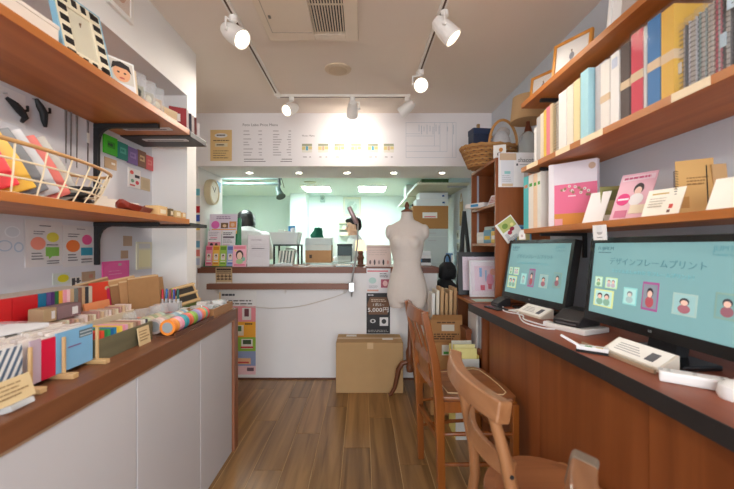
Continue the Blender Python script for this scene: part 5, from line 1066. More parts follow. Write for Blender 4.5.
for i, (Y, X, lab) in enumerate(((1.60, -1.13, 'white blank card propped behind the boat tray, first'), (1.70, -1.12, 'white blank card propped behind the boat tray, second'), (1.78, -1.1, 'white blank card propped behind the boat tray, third'))):
    sheet('blank_card', lab, 'card', 0.075, 0.085-0.006*i, (X, Y, LS2), 62, -16, color=(246, 240, 228), t=0.004, group='blank cards propped on the basket shelf')
for i, (Y, ln, c, lab) in enumerate(((1.675, 0.075, (222, 186, 130), 'tan card block on the shelf edge beside boat tray'), (1.752, 0.03, (110, 92, 60), 'olive little block between tan card blocks'), (1.815, 0.055, (206, 180, 130), 'beige card block near the shelf end'), (1.872, 0.04, (214, 170, 110), 'orange tan card block at the shelf end'))):
    t = thing('card_block', lab, 'card block', (-0.93, Y, LS2), 0, group='card blocks on the basket shelf edge')
    bx('block', (-0.03, -ln/2, 0), (0.03, ln/2, 0.042-0.004*i), mat(c, 0.7, 0.05, 40), t, 0.002); bx('label', (0.0295, -ln*0.3, 0.008), (0.031, ln*0.3, 0.026), mat((236, 224, 196), 0.6, 0), t)

# framed picture on the soffit face
photo_frame('framed_picture', 'white framed picture hung high on the soffit above the shelf', 0.16, 0.2, (XS+0.009, 1.58, 2.19), 90, 0, mat((240, 236, 230), 0.5, 0), b=0.02, mat_rgb=(226, 206, 190), blocks=[('e', 0.5, 0.5, 0.3, 0.3, (206, 150, 120)), ('e', 0.5, 0.68, 0.26, 0.14, (90, 60, 50))], stand=False)
# ------------------------------------------------------------------ left: stationery on the low cabinet
TZ = CT+0.0005
# back row of file folders
fd = [(-22, 12, (206, 36, 40), 'bright red file box, first in the back row'), (12.5, 38, (196, 30, 36), 'red file box beside the blue file, second in back row'), (38.4, 46.5, (24, 110, 150), 'deep blue file in the back row'), (46.9, 51.2, (104, 74, 130), 'light purple file in the back row'), (51.5, 55.0, (82, 46, 108), 'dark purple file in the back row'), (55.3, 59.0, (44, 110, 60), 'green file in the back row'),
      (59.3, 63.0, (232, 170, 60), 'orange yellow file in the back row'), (63.3, 67.0, (236, 160, 176), 'pink file in the back row'), (67.3, 70.4, (240, 196, 200), 'pale pink file in the back row'), (70.7, 74.2, (200, 168, 130), 'tan file after the pale pink one'), (74.5, 78.2, (120, 124, 120), 'grey file in the back row'), (78.5, 82, (140, 100, 86), 'brown file in the back row'), (82.3, 85.3, (196, 164, 128), 'tan file before the black one'), (85.6, 88.8, (52, 54, 60), 'black file in the back row'), (89.1, 92.4, (206, 196, 176), 'cream file, last in the back row')]
for xa, xb, c, lab in fd:
    X = -1.11; ya, yb = YX(xa, X), YX(xb, X); w_ = yb-ya-0.0008
    t = thing('document_file', lab, 'file', (X, (ya+yb)/2, TZ), 90, group='coloured files in the back row')
    bx('cover', (-w_/2, 0, 0), (w_/2, 0.12, 0.205), mat(c, 0.4, 0.05, 30), t, 0.0012)
    bx('paper_edges', (-w_/2+0.0008, 0.004, 0.204), (w_/2-0.0008, 0.116, 0.2056), mat((206, 196, 186), 0.8, 0.1, 80), t)
# packs in front of the files
t = thing('card_pack_box', 'long open box of pastel paper packs behind the olive box', 'paper box', (-1.045, 1.42, TZ), 90)
bx('box', (-0.22, -0.035, 0), (0.22, 0.035, 0.09), mat((214, 196, 170), 0.7, 0.04), t, 0.002)
rr = random.Random(3); pc_ = [(226, 206, 190), (240, 220, 214), (206, 176, 150), (236, 226, 200), (196, 150, 140), (226, 196, 160)]
for i in range(20): bx('paper_sheet', (-0.215+i*0.0215, -0.033, 0.09), (-0.205+i*0.0215, 0.033, 0.108+0.01*rr.random()), mat(pc_[i % 6], 0.7, 0.02), t)
for (xa, xb, c, lab) in ((46, 60, (176, 150, 116), 'small kraft box on the pastel paper packs'), (60.5, 84, (134, 108, 112), 'small mauve box on the pastel paper packs')):
    X = -1.02; ya, yb = YX(xa, X), YX(xb, X)
    t = thing('small_box', lab, 'box', (X-0.03, (ya+yb)/2, TZ+0.119), 90, group='small boxes on the paper packs')
    w_ = yb-ya-0.002; bx('body', (-w_/2, -0.02, 0), (w_/2, 0.03, 0.045), mat(c, 0.6, 0.06), t, 0.002); bx('label', (w_*0.1, -0.0208, 0.008), (w_*0.35, -0.0195, 0.034), mat((226, 222, 222), 0.5, 0), t)
# envelopes against the wall
def standing(name, label, cat, xa, xb, X, h, c, lean=6, t=0.004, blocks=(), group=None):
    ya, yb = YX(xa, X), YX(xb, X)
    return sheet(name, label, cat, yb-ya, h, (X, (ya+yb)/2, TZ), 90, -lean, color=c, t=t, blocks=blocks, group=group)
standing('envelope', 'vermilion red envelope standing beside the coloured files', 'envelope', 93.5, 115.5, -1.13, 0.212, (230, 66, 40), 5, 0.006, [('e', 0.72, 0.86, 0.1, 0.04, (206, 190, 150)), (0.7, 0.02, 0.99, 0.85, (206, 40, 90)), (0.05, 0.3, 0.6, 0.6, (222, 90, 70))])
standing('envelope', 'orange envelope standing low before the red envelope', 'envelope', 88, 113, -1.085, 0.14, (232, 150, 100), 8, 0.006, [(0.1, 0.3, 0.8, 0.34, (200, 120, 80))])
for i in range(9):
    c = [(168, 126, 84), (186, 144, 100), (150, 110, 74), (178, 134, 92)][i % 4]; Y = 1.60+i*0.028
    t = thing('kraft_sleeve', ['kraft record sleeve, first of the fanned row', 'kraft record sleeve, second of the fanned row', 'kraft record sleeve, third of the fanned row', 'kraft record sleeve, fourth of the fanned row', 'kraft record sleeve, fifth of the fanned row', 'kraft record sleeve, sixth of the fanned row', 'kraft record sleeve, seventh of the fanned row', 'kraft record sleeve, eighth of the fanned row', 'kraft record sleeve, ninth and widest of the fanned row'][i], 'sleeve', (-1.2+0.018*i, Y, TZ), 68, -2, -14+1.4*i, group='kraft sleeves fanned on the cabinet')
    bx('sleeve', (-0.09, -0.002, 0), (0.075, 0.002, 0.195+0.01*(i % 3)), mat(c, 0.85, 0.06, 40), t); bx('inner_paper', (-0.088, -0.0008, 0.19), (0.073, 0.0008, 0.202+0.01*(i % 3)), mat((206, 176, 136), 0.8, 0.04), t)
standing('kraft_folder', 'plain kraft folder standing after the fanned sleeves', 'folder', 146, 160, -1.12, 0.215, (198, 156, 106), 7, 0.005)
standing('kraft_folder', 'short kraft folder standing nearest the niche end', 'folder', 157, 166, -1.16, 0.19, (186, 142, 94), 7, 0.005)
# front row: card stacks in wooden racks
def stand_rack(label, Y, X0, X1):
    t = thing('card_rack', label, 'rack', ((X0+X1)/2, Y, TZ), 0, group='pale wooden card racks')
    PW = wood((190, 154, 106), (208, 174, 128), 0, 20, 0.5); l2 = (X1-X0)/2
    bx('rail', (-l2, -0.011, 0), (l2, 0.011, 0.014), PW, t, 0.002)
    bx('post', (l2-0.038, -0.004, 0.014), (l2-0.03, 0.004, 0.115), PW, t, 0.002); bx('post', (-l2+0.004, -0.006, 0.014), (-l2+0.016, 0.006, 0.125), PW, t, 0.002)
stand_rack('pale wooden rack upholding the striped cards', 0.93, -1.06, -0.80)
stand_rack('pale wooden rack upholding the blue card stack, nearer one', 1.035, -1.06, -0.80)
stand_rack('pale wooden rack upholding the blue card stack beside the olive box', 1.165, -1.06, -0.80)
def card_stack(label, ya, yb, front, rest, h, n=10, X0=-0.843, pitch=0.019, blocks=(), z=TZ+0.0145):
    t = thing('card_stack', label, 'cards', (X0, (ya+yb)/2, z), 90, group='card stacks in wooden racks')
    w_ = yb-ya
    f = bx('card', (-w_/2, 0, 0), (w_/2, 0.004, h), mat(front, 0.4, 0.03), t)
    if blocks: print_on(t, w_, h, 0, list(blocks))
    for i in range(1, n): bx('card', (-w_/2, i*pitch, 0), (w_/2, i*pitch+pitch*0.7, h-0.004+0.004*((i*7) % 3)), mat(rest[i % len(rest)], 0.3, 0.04), t)
    return t
PL = [(226, 218, 212), (236, 228, 222), (214, 204, 200), (230, 222, 210)]
stripes = [('p', [(-0.0+0.16*k, 0.0), (0.07+0.16*k, 0.0), (min(0.07+0.16*k+0.5, 1.0), 0.98 if 0.07+0.16*k+0.5 <= 1 else 0.98*(1-0.07-0.16*k)/0.5), (min(0.16*k+0.5, 1.0), 0.98 if 0.16*k+0.5 <= 1 else 0.98*(1-0.16*k)/0.5)], (86, 104, 126)) for k in range(0, 6)]
stripes += [('p', [(0.0, 0.16+0.28*k), (0.0, 0.3+0.28*k), (max(0.01, 0.5-0.143*(k+0.2)), 0.98), (max(0.005, 0.43-0.143*(k+0.2)), 0.98)], (86, 104, 126)) for k in range(3)]
card_stack('striped blue and white card stack in the nearest rack', 0.80, 0.918, (226, 226, 226), PL, 0.113, 10, blocks=stripes)
card_stack('lilac card stack in clear sleeves between striped and red cards', 0.94, 0.972, (190, 170, 186), PL, 0.112, 10)
card_stack('crimson card stack between the lilac and blue ones', 0.974, 1.018, (206, 20, 62), PL, 0.106, 10, pitch=0.02)
card_stack('sky blue card stack in the racks beside the olive box', 1.02, 1.158, (122, 176, 214), PL, 0.112, 10, blocks=[(0.6, 0.72, 0.98, 0.92, (90, 110, 120)), (0.62, 0.75, 0.96, 0.78, (180, 190, 196)), (0.62, 0.84, 0.96, 0.87, (180, 190, 196)), (0.3, 0.55, 0.65, 0.585, (120, 90, 140))])
bp2 = thing('clear_pack', 'shiny clear film pack lying on the card stacks', 'packet', (-0.99, 0.99, TZ+0.1325), 80)
build(MB().prism([(-0.11, 0), (0.11, 0), (0.11, 0.012), (0.0, 0.03), (-0.11, 0.012)], -0.05, 0.06, 1), 'film', clear((236, 238, 242), 0.5, 0.06), bp2); bx('insert', (-0.1, -0.045, 0.001), (0.1, 0.05, 0.009), mat((236, 232, 228), 0.5, 0.03), bp2)
def label_card(label, ya, yb, X, z0, h, lean=18, c=(214, 190, 146), loc_z=TZ):
    t = sheet('price_label', label, 'price label', yb-ya, h, (X, (ya+yb)/2, loc_z), 90, -lean, 0, color=c, t=0.003, blocks=lines(0.1, 0.2, 0.9, 0.85, 4, (150, 122, 84), 0.35, 5))
    return t
l1 = label_card('kraft price label on a clear foot before the striped cards', 0.785, 0.895, -0.79, 0, 0.055, loc_z=TZ+0.013)
bx('clear_foot', (-0.03, -0.02, -0.014), (0.03, 0.04, 0.0), clear((235, 240, 242), 0.5, 0.05), l1, 0.003)
# olive box with coloured index tabs
ob = thing('olive_box', 'dark olive wooden box of coloured paper swatches', 'swatch box', (-0.9, 1.325, TZ), 90)
OL = wood((92, 88, 66), (110, 104, 80), 0, 20, 0.6)
bx('front_wall', (-0.15, -0.065, 0), (0.15, -0.057, 0.07), OL, ob); bx('back_wall', (-0.15, 0.057, 0), (0.15, 0.065, 0.07), OL, ob)
bx('end_wall', (-0.15, -0.057, 0), (-0.142, 0.057, 0.07), OL, ob); bx('end_wall', (0.142, -0.057, 0), (0.15, 0.057, 0.07), OL, ob); bx('base', (-0.142, -0.057, 0), (0.142, 0.057, 0.005), OL, ob)
tabs = [(200, 60, 40), (226, 80, 50), (40, 130, 70), (60, 160, 90), (30, 100, 160), (40, 130, 180), (236, 196, 60), (240, 210, 90), (236, 150, 170), (226, 170, 200), (206, 176, 130), (226, 206, 160), (180, 150, 130), (150, 110, 90), (196, 140, 130), (226, 216, 206), (240, 236, 230), (56, 56, 66)]
for i, c in enumerate(tabs): bx('swatch', (-0.138+i*0.0154, -0.052, 0.006), (-0.138+i*0.0154+0.0148, 0.05, 0.092-0.0006*i), mat(c, 0.6, 0.03), ob)
label_card('square kraft price label leaning on the olive box', 1.36, 1.432, -0.818, 0, 0.066, 8)

# washi tapes
def tape_roll(label, loc, c, r=0.032, wdt=0.02, c2=None, rz=0):
    t = thing('tape_roll', label, 'tape', loc, rz, group='paper tape rolls on the cabinet')
    build(MB().lathe([(r*0.68, 0), (r, 0), (r, wdt), (r*0.68, wdt), (r*0.68, 0)], n=24, axis=1), 'tape', mat(c, 0.5, 0.05, 60), t, smooth=True)
    build(MB().lathe([(r*0.6, -0.0004), (r*0.68, -0.0004), (r*0.68, wdt+0.0004), (r*0.6, wdt+0.0004), (r*0.6, -0.0004)], n=24, axis=1), 'core', mat((150, 158, 162), 0.6, 0.02), t, smooth=True)
tp = [((240, 140, 50), 'orange'), ((244, 160, 70), 'light orange'), ((236, 170, 190), 'pink'), ((232, 150, 176), 'rose'), ((70, 170, 180), 'teal'), ((40, 150, 170), 'deep teal'), ((226, 90, 60), 'vermilion'), ((236, 120, 90), 'coral'), ((150, 190, 70), 'lime'), ((130, 170, 60), 'grass green'), ((150, 140, 196), 'lavender'), ((176, 160, 210), 'pale lavender'), ((236, 120, 110), 'salmon'), ((240, 150, 80), 'apricot'), ((120, 190, 150), 'mint'), ((236, 90, 90), 'red')]
tr = thing('tape_tray', 'long dark wooden tray carrying the tape rolls', 'tray', (-0.797, 1.685, TZ), 0)
bx('base', (-0.035, -0.19, 0), (0.045, 0.19, 0.004), DARKWOOD, tr); bx('lip', (0.039, -0.19, 0.004), (0.045, 0.19, 0.016), DARKWOOD, tr)
for i, (c, nm) in enumerate(tp): tape_roll('%s paper tape roll in the front row of rolls' % nm, (-0.793, 1.507+i*0.0215, TZ+0.0045+0.032), c)
tp2 = [((206, 190, 186), 'pale grey'), ((226, 200, 196), 'blush'), ((190, 170, 160), 'taupe'), ((170, 176, 140), 'sage'), ((150, 160, 130), 'moss'), ((176, 160, 150), 'mushroom'), ((150, 176, 190), 'dusty blue'), ((130, 160, 180), 'steel blue'), ((200, 206, 206), 'silver'), ((196, 176, 150), 'sand'), ((110, 150, 176), 'denim'), ((180, 196, 190), 'celadon')]
for i, (c, nm) in enumerate(tp2): tape_roll('%s paper tape roll in the second row of rolls' % nm, (-0.868, 1.545+i*0.0215, TZ+0.032), c)
tp3 = [((206, 206, 176), 'ivory'), ((180, 186, 150), 'pistachio'), ((196, 180, 150), 'oat'), ((150, 160, 120), 'olive'), ((206, 190, 160), 'wheat'), ((176, 190, 170), 'pale sage')]
for i, (c, nm) in enumerate(tp3): tape_roll('%s paper tape roll behind the second row' % nm, (-0.945, 1.56+i*0.03, TZ+0.03), c, 0.03, 0.027)
rrl = thing('tape_roll', 'red and white wide tape roll lying flat behind the rolls', 'tape', (-0.985, 1.86, TZ), group='paper tape rolls on the cabinet')
build(MB().lathe([(0.03, 0.0), (0.048, 0.0), (0.048, 0.03), (0.03, 0.03), (0.03, 0.0)], n=28), 'tape', mat((232, 226, 220), 0.5, 0.03), rrl, smooth=True); build(MB().lathe([(0.03, 0.03), (0.046, 0.03), (0.046, 0.0312), (0.03, 0.0312)], n=28), 'print', mat((206, 90, 80), 0.5, 0), rrl)
# pouches, pens, display, far tray
for i, (Y, X, c, c2, lab) in enumerate(((1.555, -1.02, (226, 206, 214), (180, 150, 200), 'clear pouch of lilac trinkets beside kraft sleeves'), (1.65, -1.02, (236, 110, 60), (236, 206, 70), 'clear pouch of orange and yellow trinkets beside kraft sleeves'), (1.735, -1.0, (206, 206, 200), (90, 130, 90), 'clear pouch of green trinkets behind the tapes'), (1.8, -1.015, (214, 206, 200), (150, 110, 90), 'clear pouch of brown trinkets behind the tapes'))):
    t = thing('trinket_pouch', lab, 'pouch', (X+0.015, Y+0.03, TZ), 60, group='clear trinket pouches on the cabinet')
    build(MB().ellipsoid((-0.012, 0, 0.026), (0.02, 0.014, 0.025), 10), 'trinket', mat(c, 0.4, 0.1, 60), t, smooth=True); build(MB().ellipsoid((0.016, 0.002, 0.024), (0.016, 0.012, 0.022), 10), 'trinket', mat(c2, 0.4, 0.1, 60), t, smooth=True)
    build(MB().loft([[(-0.036, -0.018, 0), (0.036, -0.018, 0), (0.036, 0.018, 0), (-0.036, 0.018, 0)], [(-0.038, -0.019, 0.04), (0.038, -0.019, 0.04), (0.038, 0.019, 0.04), (-0.038, 0.019, 0.04)], [(-0.03, -0.004, 0.085), (0.03, -0.004, 0.085), (0.03, 0.004, 0.085), (-0.03, 0.004, 0.085)]]), 'clear_bag', clear((232, 236, 240), 0.28, 0.08), t)
pcp = thing('pen_cup', 'clear square pen cup behind the tape rolls', 'pen cup', (-1.01, 1.945, TZ), 10)
GL = clear((226, 232, 236), 0.35, 0.06)
for a, b in (((-0.05, -0.035, 0), (0.05, -0.032, 0.075)), ((-0.05, 0.032, 0), (0.05, 0.035, 0.075)), ((-0.05, -0.032, 0), (-0.047, 0.032, 0.075)), ((0.047, -0.032, 0), (0.05, 0.032, 0.075))): bx('side', a, b, GL, pcp)
bx('base', (-0.047, -0.032, 0), (0.047, 0.032, 0.003), GL, pcp)
pens = [((206, 40, 60), 'red'), ((150, 30, 70), 'wine'), ((40, 60, 140), 'blue'), ((30, 110, 180), 'sky blue'), ((30, 120, 90), 'green'), ((20, 90, 80), 'pine green'), ((60, 40, 110), 'violet'), ((200, 70, 120), 'magenta'), ((36, 36, 44), 'black'), ((120, 160, 60), 'lime')]
for i, (c, nm) in enumerate(pens):
    x = -1.04+0.034*(i % 3)+0.004*(i // 3); y = 1.928+0.0135*(i // 3)
    t = thing('pen', '%s marker pen standing in the clear cup' % nm, 'pen', (x, y, TZ+0.004), 0, 4*(i % 3-1), 5*(i % 2)-2, group='marker pens in the clear cup')
    build(MB().lathe([(0.0, 0), (0.0045, 0.002), (0.005, 0.09), (0.0, 0.091)], n=8), 'barrel', mat((214, 214, 216), 0.4, 0), t, smooth=True); build(MB().lathe([(0.0, 0.088), (0.0056, 0.09), (0.0056, 0.135), (0.003, 0.14), (0.0, 0.14)], n=8), 'cap', mat(c, 0.35, 0), t, smooth=True)
ds = thing('stamp_display', 'kraft display stand with dark bands near the niche end', 'display stand', (-0.945, 2.07, TZ), 62, -24, -8)
bx('back_board', (-0.075, 0.004, 0), (0.075, 0.009, 0.165), mat((206, 172, 122), 0.7, 0.04), ds)
for z, c in ((0.02, (70, 90, 40)), (0.07, (50, 46, 40)), (0.115, (56, 50, 44))): bx('band', (-0.06, 0.0, z), (0.06, 0.004, z+0.03), mat(c, 0.5, 0.15, 60), ds)
for z in (0.008, 0.055, 0.104, 0.15): bx('ledge', (-0.075, -0.008, z), (0.075, 0.004, z+0.008), mat((214, 182, 134), 0.7, 0.04), ds)
wt = thing('wooden_tray', 'pale brown open wooden tray at the far cabinet corner', 'tray', (-0.835, 2.035, TZ), 90)
TW = wood((150, 106, 66), (176, 130, 86), 0, 18, 0.5)
bx('base', (-0.14, -0.075, 0), (0.14, 0.075, 0.005), TW, wt)
for a, b in (((-0.14, -0.075, 0.005), (0.14, -0.068, 0.045)), ((-0.14, 0.068, 0.005), (0.14, 0.075, 0.045)), ((-0.14, -0.068, 0.005), (-0.133, 0.068, 0.045)), ((0.133, -0.068, 0.005), (0.14, 0.068, 0.045))): bx('side', a, b, TW, wt)
for i in range(8):
    c = [(222, 218, 210), (190, 196, 196), (226, 206, 190), (206, 210, 206), (170, 160, 150), (232, 228, 224), (196, 186, 176), (214, 220, 224)][i]
    t = thing('stamp_pack', '%s packet in the wooden tray' % ['white first', 'grey blue second', 'peach third', 'pale grey fourth', 'taupe fifth', 'white sixth', 'beige seventh', 'pale blue last'][i], 'packet', (-0.868+0.062*(i % 2), 1.945+0.06*(i // 2), TZ+0.006), 15*(i % 3)-10, group='packets in the wooden tray')
    bx('insert', (-0.024, -0.02, 0), (0.024, 0.02, 0.042+0.006*(i % 3)), mat(c, 0.5, 0.1, 60), t, 0.004); bx('film', (-0.026, -0.022, 0), (0.026, 0.022, 0.05+0.006*(i % 3)), clear((236, 240, 242), 0.3, 0.06), t, 0.003)
for i, (X, Y, c, lab) in enumerate(((-0.868, 1.845, (40, 40, 44), 'black little case between tapes and tray'), (-0.93, 1.955, (210, 208, 206), 'white little case before the kraft display'), (-0.93, 1.79, (60, 60, 62), 'charcoal tape cutter beside the front tape row'))):
    t = thing('small_case', lab, 'case', (X, Y, TZ), 20*i-15, group='small cases near the tray')
    bx('body', (-0.026, -0.026, 0), (0.026, 0.026, 0.03), mat(c, 0.35, 0.04), t, 0.005); bx('lid', (-0.026, -0.026, 0.031), (0.026, 0.026, 0.042), mat(c, 0.3, 0.02), t, 0.004)

# ------------------------------------------------------------------ colour notes by the pier
nt = thing('note_strip', 'narrow strip of coloured notes hanging beside the pier', 'notes', (-1.485, 3.32, 1.0))
bx('strip', (-0.035, 0, 0), (0.035, 0.004, 0.75), mat((236, 234, 230), 0.6, 0.02), nt)
cc = [(196, 206, 226), (236, 140, 130), (120, 180, 206), (226, 226, 220), (236, 206, 120), (60, 90, 190), (214, 40, 50), (226, 230, 236), (120, 200, 214)]
for i in range(9): bx('note', (-0.03, -0.002, 0.03+i*0.078), (0.03, 0.0, 0.09+i*0.078), mat(cc[i], 0.6, 0.02), nt)

# ------------------------------------------------------------------ things on the service counter
CZ = 1.0105
lk = thing('leaflet_rack', 'green leaflet rack holding three tiers of coloured leaflets', 'leaflet rack', (P(219.5, 0, 3.42).x, 3.42, CZ), -4)
GR = mat((40, 130, 80), 0.5, 0.02)
build(MB().prism([(-0.02, 0), (0.16, 0), (0.16, 0.44), (0.145, 0.46), (0.12, 0.46)], -0.143, -0.138, 0), 'side', GR, lk); build(MB().prism([(-0.02, 0), (0.16, 0), (0.16, 0.44), (0.145, 0.46), (0.12, 0.46)], 0.138, 0.143, 0), 'side', GR, lk)
for k in range(3):
    y0, z0 = -0.02+0.045*k, 0.0+0.15*k
    build(MB().prism([(y0, z0), (y0+0.04, z0), (y0+0.058, z0+0.155), (y0+0.055, z0+0.155), (y0+0.037, z0+0.004), (y0, z0+0.004)], -0.138, 0.138, 0), 'pocket', GR, lk)
def leaflet(label, u, tier, w_, h_, color, blocks):
    y0, z0 = -0.008+0.045*tier, 0.005+0.15*tier; r = R(-4)
    return sheet('leaflet', label, 'leaflet', w_, h_, (lk.location.x+u*math.cos(r)-y0*math.sin(r)*0+0.0, 3.42+y0+u*math.sin(r), CZ+z0), -4, -6, color=color, blocks=blocks, t=0.003, group='leaflets in the green rack')
leaflet('wide lilac and white leaflet in the top tier of green rack', 0.0, 2, 0.272, 0.19, (232, 220, 236), [(0.0, 0.0, 1.0, 0.16, (240, 200, 90)), ('e', 0.22, 0.45, 0.15, 0.2, (230, 110, 190)), (0.42, 0.28, 0.68, 0.55, (120, 90, 60)), (0.72, 0.3, 0.97, 0.62, (226, 150, 90)), ('e', 0.84, 0.45, 0.07, 0.1, (236, 200, 170)), ('e', 0.55, 0.4, 0.07, 0.08, (236, 206, 170)), (0.1, 0.2, 0.96, 0.24, (240, 170, 60))]+lines(0.25, 0.72, 0.8, 0.9, 2, (150, 120, 160), 0.4, 3))
leaflet('white leaflet with pink photo in the middle tier', -0.068, 1, 0.132, 0.18, (240, 232, 238), [(0.05, 0.05, 0.95, 0.4, (236, 150, 170)), ('e', 0.3, 0.25, 0.12, 0.1, (60, 50, 56)), ('e', 0.65, 0.25, 0.1, 0.1, (90, 60, 60)), (0.2, 0.6, 0.7, 0.64, (226, 110, 150))]+lines(0.1, 0.5, 0.9, 0.58, 1, GREY, 0.5, 2)+lines(0.1, 0.7, 0.9, 0.95, 3, (190, 180, 196), 0.4, 4))
leaflet('white leaflet with grey writing in the middle tier', 0.068, 1, 0.132, 0.18, (238, 236, 240), [(0.1, 0.1, 0.6, 0.3, (226, 206, 214)), (0.1, 0.6, 0.9, 0.7, (120, 110, 120))]+lines(0.1, 0.35, 0.9, 0.55, 3, GREY, 0.4, 2)+lines(0.1, 0.75, 0.9, 0.92, 2, (110, 104, 110), 0.5, 5))
for i, (c, c2, nm) in enumerate((((240, 160, 180), (226, 90, 130), 'pink'), ((244, 196, 90), (226, 140, 40), 'orange'), ((170, 206, 90), (110, 160, 50), 'green'), ((160, 180, 224), (100, 120, 190), 'blue'))):
    leaflet('narrow %s leaflet in the bottom tier of the rack' % nm, -0.102+0.068*i, 0, 0.066, 0.19, c, [(0.1, 0.78, 0.9, 0.94, c2), (0.2, 0.3, 0.8, 0.6, (240, 232, 226)), ('e', 0.5, 0.48, 0.16, 0.08, (70, 54, 54)), ('e', 0.5, 0.44, 0.12, 0.06, (236, 200, 176)), (0.15, 0.1, 0.85, 0.16, c2), (0.15, 0.2, 0.85, 0.24, (240, 240, 236))])
a, b = P(232, 266.5, 3.36), P(245.5, 245, 3.36)
gf = sheet('flyer', 'pink flyer with drawn girl standing on counter beside the rack', 'flyer', b.x-a.x, b.z-CZ, ((a.x+b.x)/2, 3.375, CZ), 3, -6, color=(240, 180, 196), blocks=[(0.08, 0.82, 0.92, 0.95, (226, 130, 150)), ('e', 0.5, 0.55, 0.28, 0.22, (66, 46, 46)), ('e', 0.5, 0.5, 0.19, 0.17, (240, 206, 186)), ('e', 0.5, 0.24, 0.26, 0.12, (180, 206, 150)), ('e', 0.8, 0.35, 0.12, 0.1, (140, 190, 170)), (0.1, 0.05, 0.9, 0.12, (226, 120, 150)), ('e', 0.2, 0.75, 0.08, 0.05, (236, 220, 120))], t=0.004)
bx('foot', (-0.03, 0, 0), (0.03, 0.05, 0.003), PAPER, gf)
a, b = P(247.5, 266.5, 3.4), P(269, 235, 3.4)
pl = sheet('acrylic_notice', 'white printed notice in acrylic holder before the seated person', 'notice', b.x-a.x, b.z-CZ, ((a.x+b.x)/2, 3.40, CZ), 4, -7, color=(232, 224, 228), blocks=lines(0.15, 0.82, 0.85, 0.88, 1, (170, 150, 160), 0.5, 2)+lines(0.15, 0.3, 0.85, 0.72, 7, (196, 186, 192), 0.25, 3)+lines(0.2, 0.55, 0.8, 0.6, 1, (120, 110, 116), 0.5, 8), t=0.003)
bx('acrylic_plate', (-(b.x-a.x)/2-0.004, -0.0055, 0), ((b.x-a.x)/2+0.004, -0.0035, b.z-CZ+0.004), clear((240, 245, 248), 0.15, 0.04), pl); bx('foot', (-0.08, 0, 0), (0.08, 0.08, 0.004), clear((240, 245, 248), 0.35, 0.04), pl)
a, b = P(215.5, 286, 3.3), P(232, 267.5, 3.3)
sheet('kraft_sign', 'kraft paper sign hanging over the counter edge below the rack', 'sign', b.x-a.x, b.z-a.z, ((a.x+b.x)/2, 3.31, a.z), 0, 3, color=(206, 176, 136), blocks=[(0.04, 0.0, 0.96, 0.22, (226, 214, 200))]+[(0.06+0.235*k, 0.34, 0.06+0.235*k+0.19, 0.4, (84, 60, 44)) for k in range(4)]+[(0.06+0.235*k, 0.5, 0.06+0.235*k+0.19, 0.56, (84, 60, 44)) for k in range(4)]+[(0.13+0.235*k, 0.32, 0.17+0.235*k, 0.64, (84, 60, 44)) for k in range(4)]+[(0.06, 0.68, 0.94, 0.72, (90, 66, 50)), (0.06, 0.76, 0.94, 0.8, (90, 66, 50)), (0.06, 0.84, 0.94, 0.95, (70, 50, 40))]+lines(0.2, 0.04, 0.85, 0.16, 1, (150, 120, 100), 0.5, 3))
lamp = thing('figurine_lamp', 'little lit lamp with carved dark base on the counter', 'lamp', (P(360.5, 0, 3.47).x, 3.47, CZ))
build(MB().lathe([(0.0, 0), (0.045, 0), (0.045, 0.012), (0.03, 0.02), (0.024, 0.05), (0.036, 0.08), (0.02, 0.11), (0.028, 0.13), (0.012, 0.15), (0.0, 0.152)], n=16), 'base', wood((70, 40, 26), (100, 60, 38), 2, 20, 0.4), lamp, smooth=True)
build(MB().lathe([(0.052, 0.145), (0.054, 0.145), (0.044, 0.245), (0.042, 0.245)], n=24), 'lamp_shade', mat((250, 226, 180), 0.7, 0.0, emit=0.6), lamp, smooth=True)
build(MB().tube([(-0.043, 0, 0.235), (0, 0, 0.15), (0.043, 0, 0.235)], 0.002, 5), 'shade_carrier', STEEL, lamp)
a, b = P(366.5, 265.5, 3.4), P(391, 245, 3.4)
sheet('printed_display', 'beige printed panel of small bottles standing on the counter', 'panel', b.x-a.x, b.z-CZ, ((a.x+b.x)/2, 3.4, CZ), 0, -4, color=(220, 198, 190), blocks=[(0.04, 0.88, 0.96, 0.92, (196, 170, 160))]+[('e', 0.15+0.18*k, 0.2, 0.04, 0.1+0.03*(k % 2), [(120, 100, 100), (90, 80, 84), (150, 130, 130), (60, 56, 60), (206, 150, 140)][k]) for k in range(5)]+lines(0.1, 0.5, 0.9, 0.8, 3, (200, 180, 172), 0.3, 3), t=0.012)
t = thing('desk_mat', 'folded white cloth lying on the counter beside the notice', 'cloth', (P(283, 0, 3.5).x, 3.5, CZ), 10)
build(MB().prism([(-0.09, 0), (0.09, 0), (0.08, 0.022), (0.0, 0.032), (-0.08, 0.018)], -0.05, 0.05, 1), 'cloth', mat((214, 222, 222), 0.9, 0.06, 40, bump=0.4), t, 0.008)
t = thing('paper_pile', 'low pile of white papers on the counter middle', 'papers', (P(322, 0, 3.5).x, 3.5, CZ), -6)
bx('paper', (-0.12, -0.07, 0), (0.12, 0.08, 0.012), PAPER, t, 0.002); bx('paper', (-0.1, -0.06, 0.0125), (0.11, 0.07, 0.022), mat((206, 226, 226), 0.6, 0.02), t, 0.002)
t = thing('paper_pile', 'flat blue edged paper beside the figurine lamp', 'papers', (P(344, 0, 3.48).x, 3.46, CZ), 4)
bx('paper', (-0.075, -0.06, 0), (0.075, 0.06, 0.008), mat((190, 214, 226), 0.6, 0.02), t); bx('paper', (-0.07, -0.055, 0.008), (0.06, 0.05, 0.014), PAPER, t)
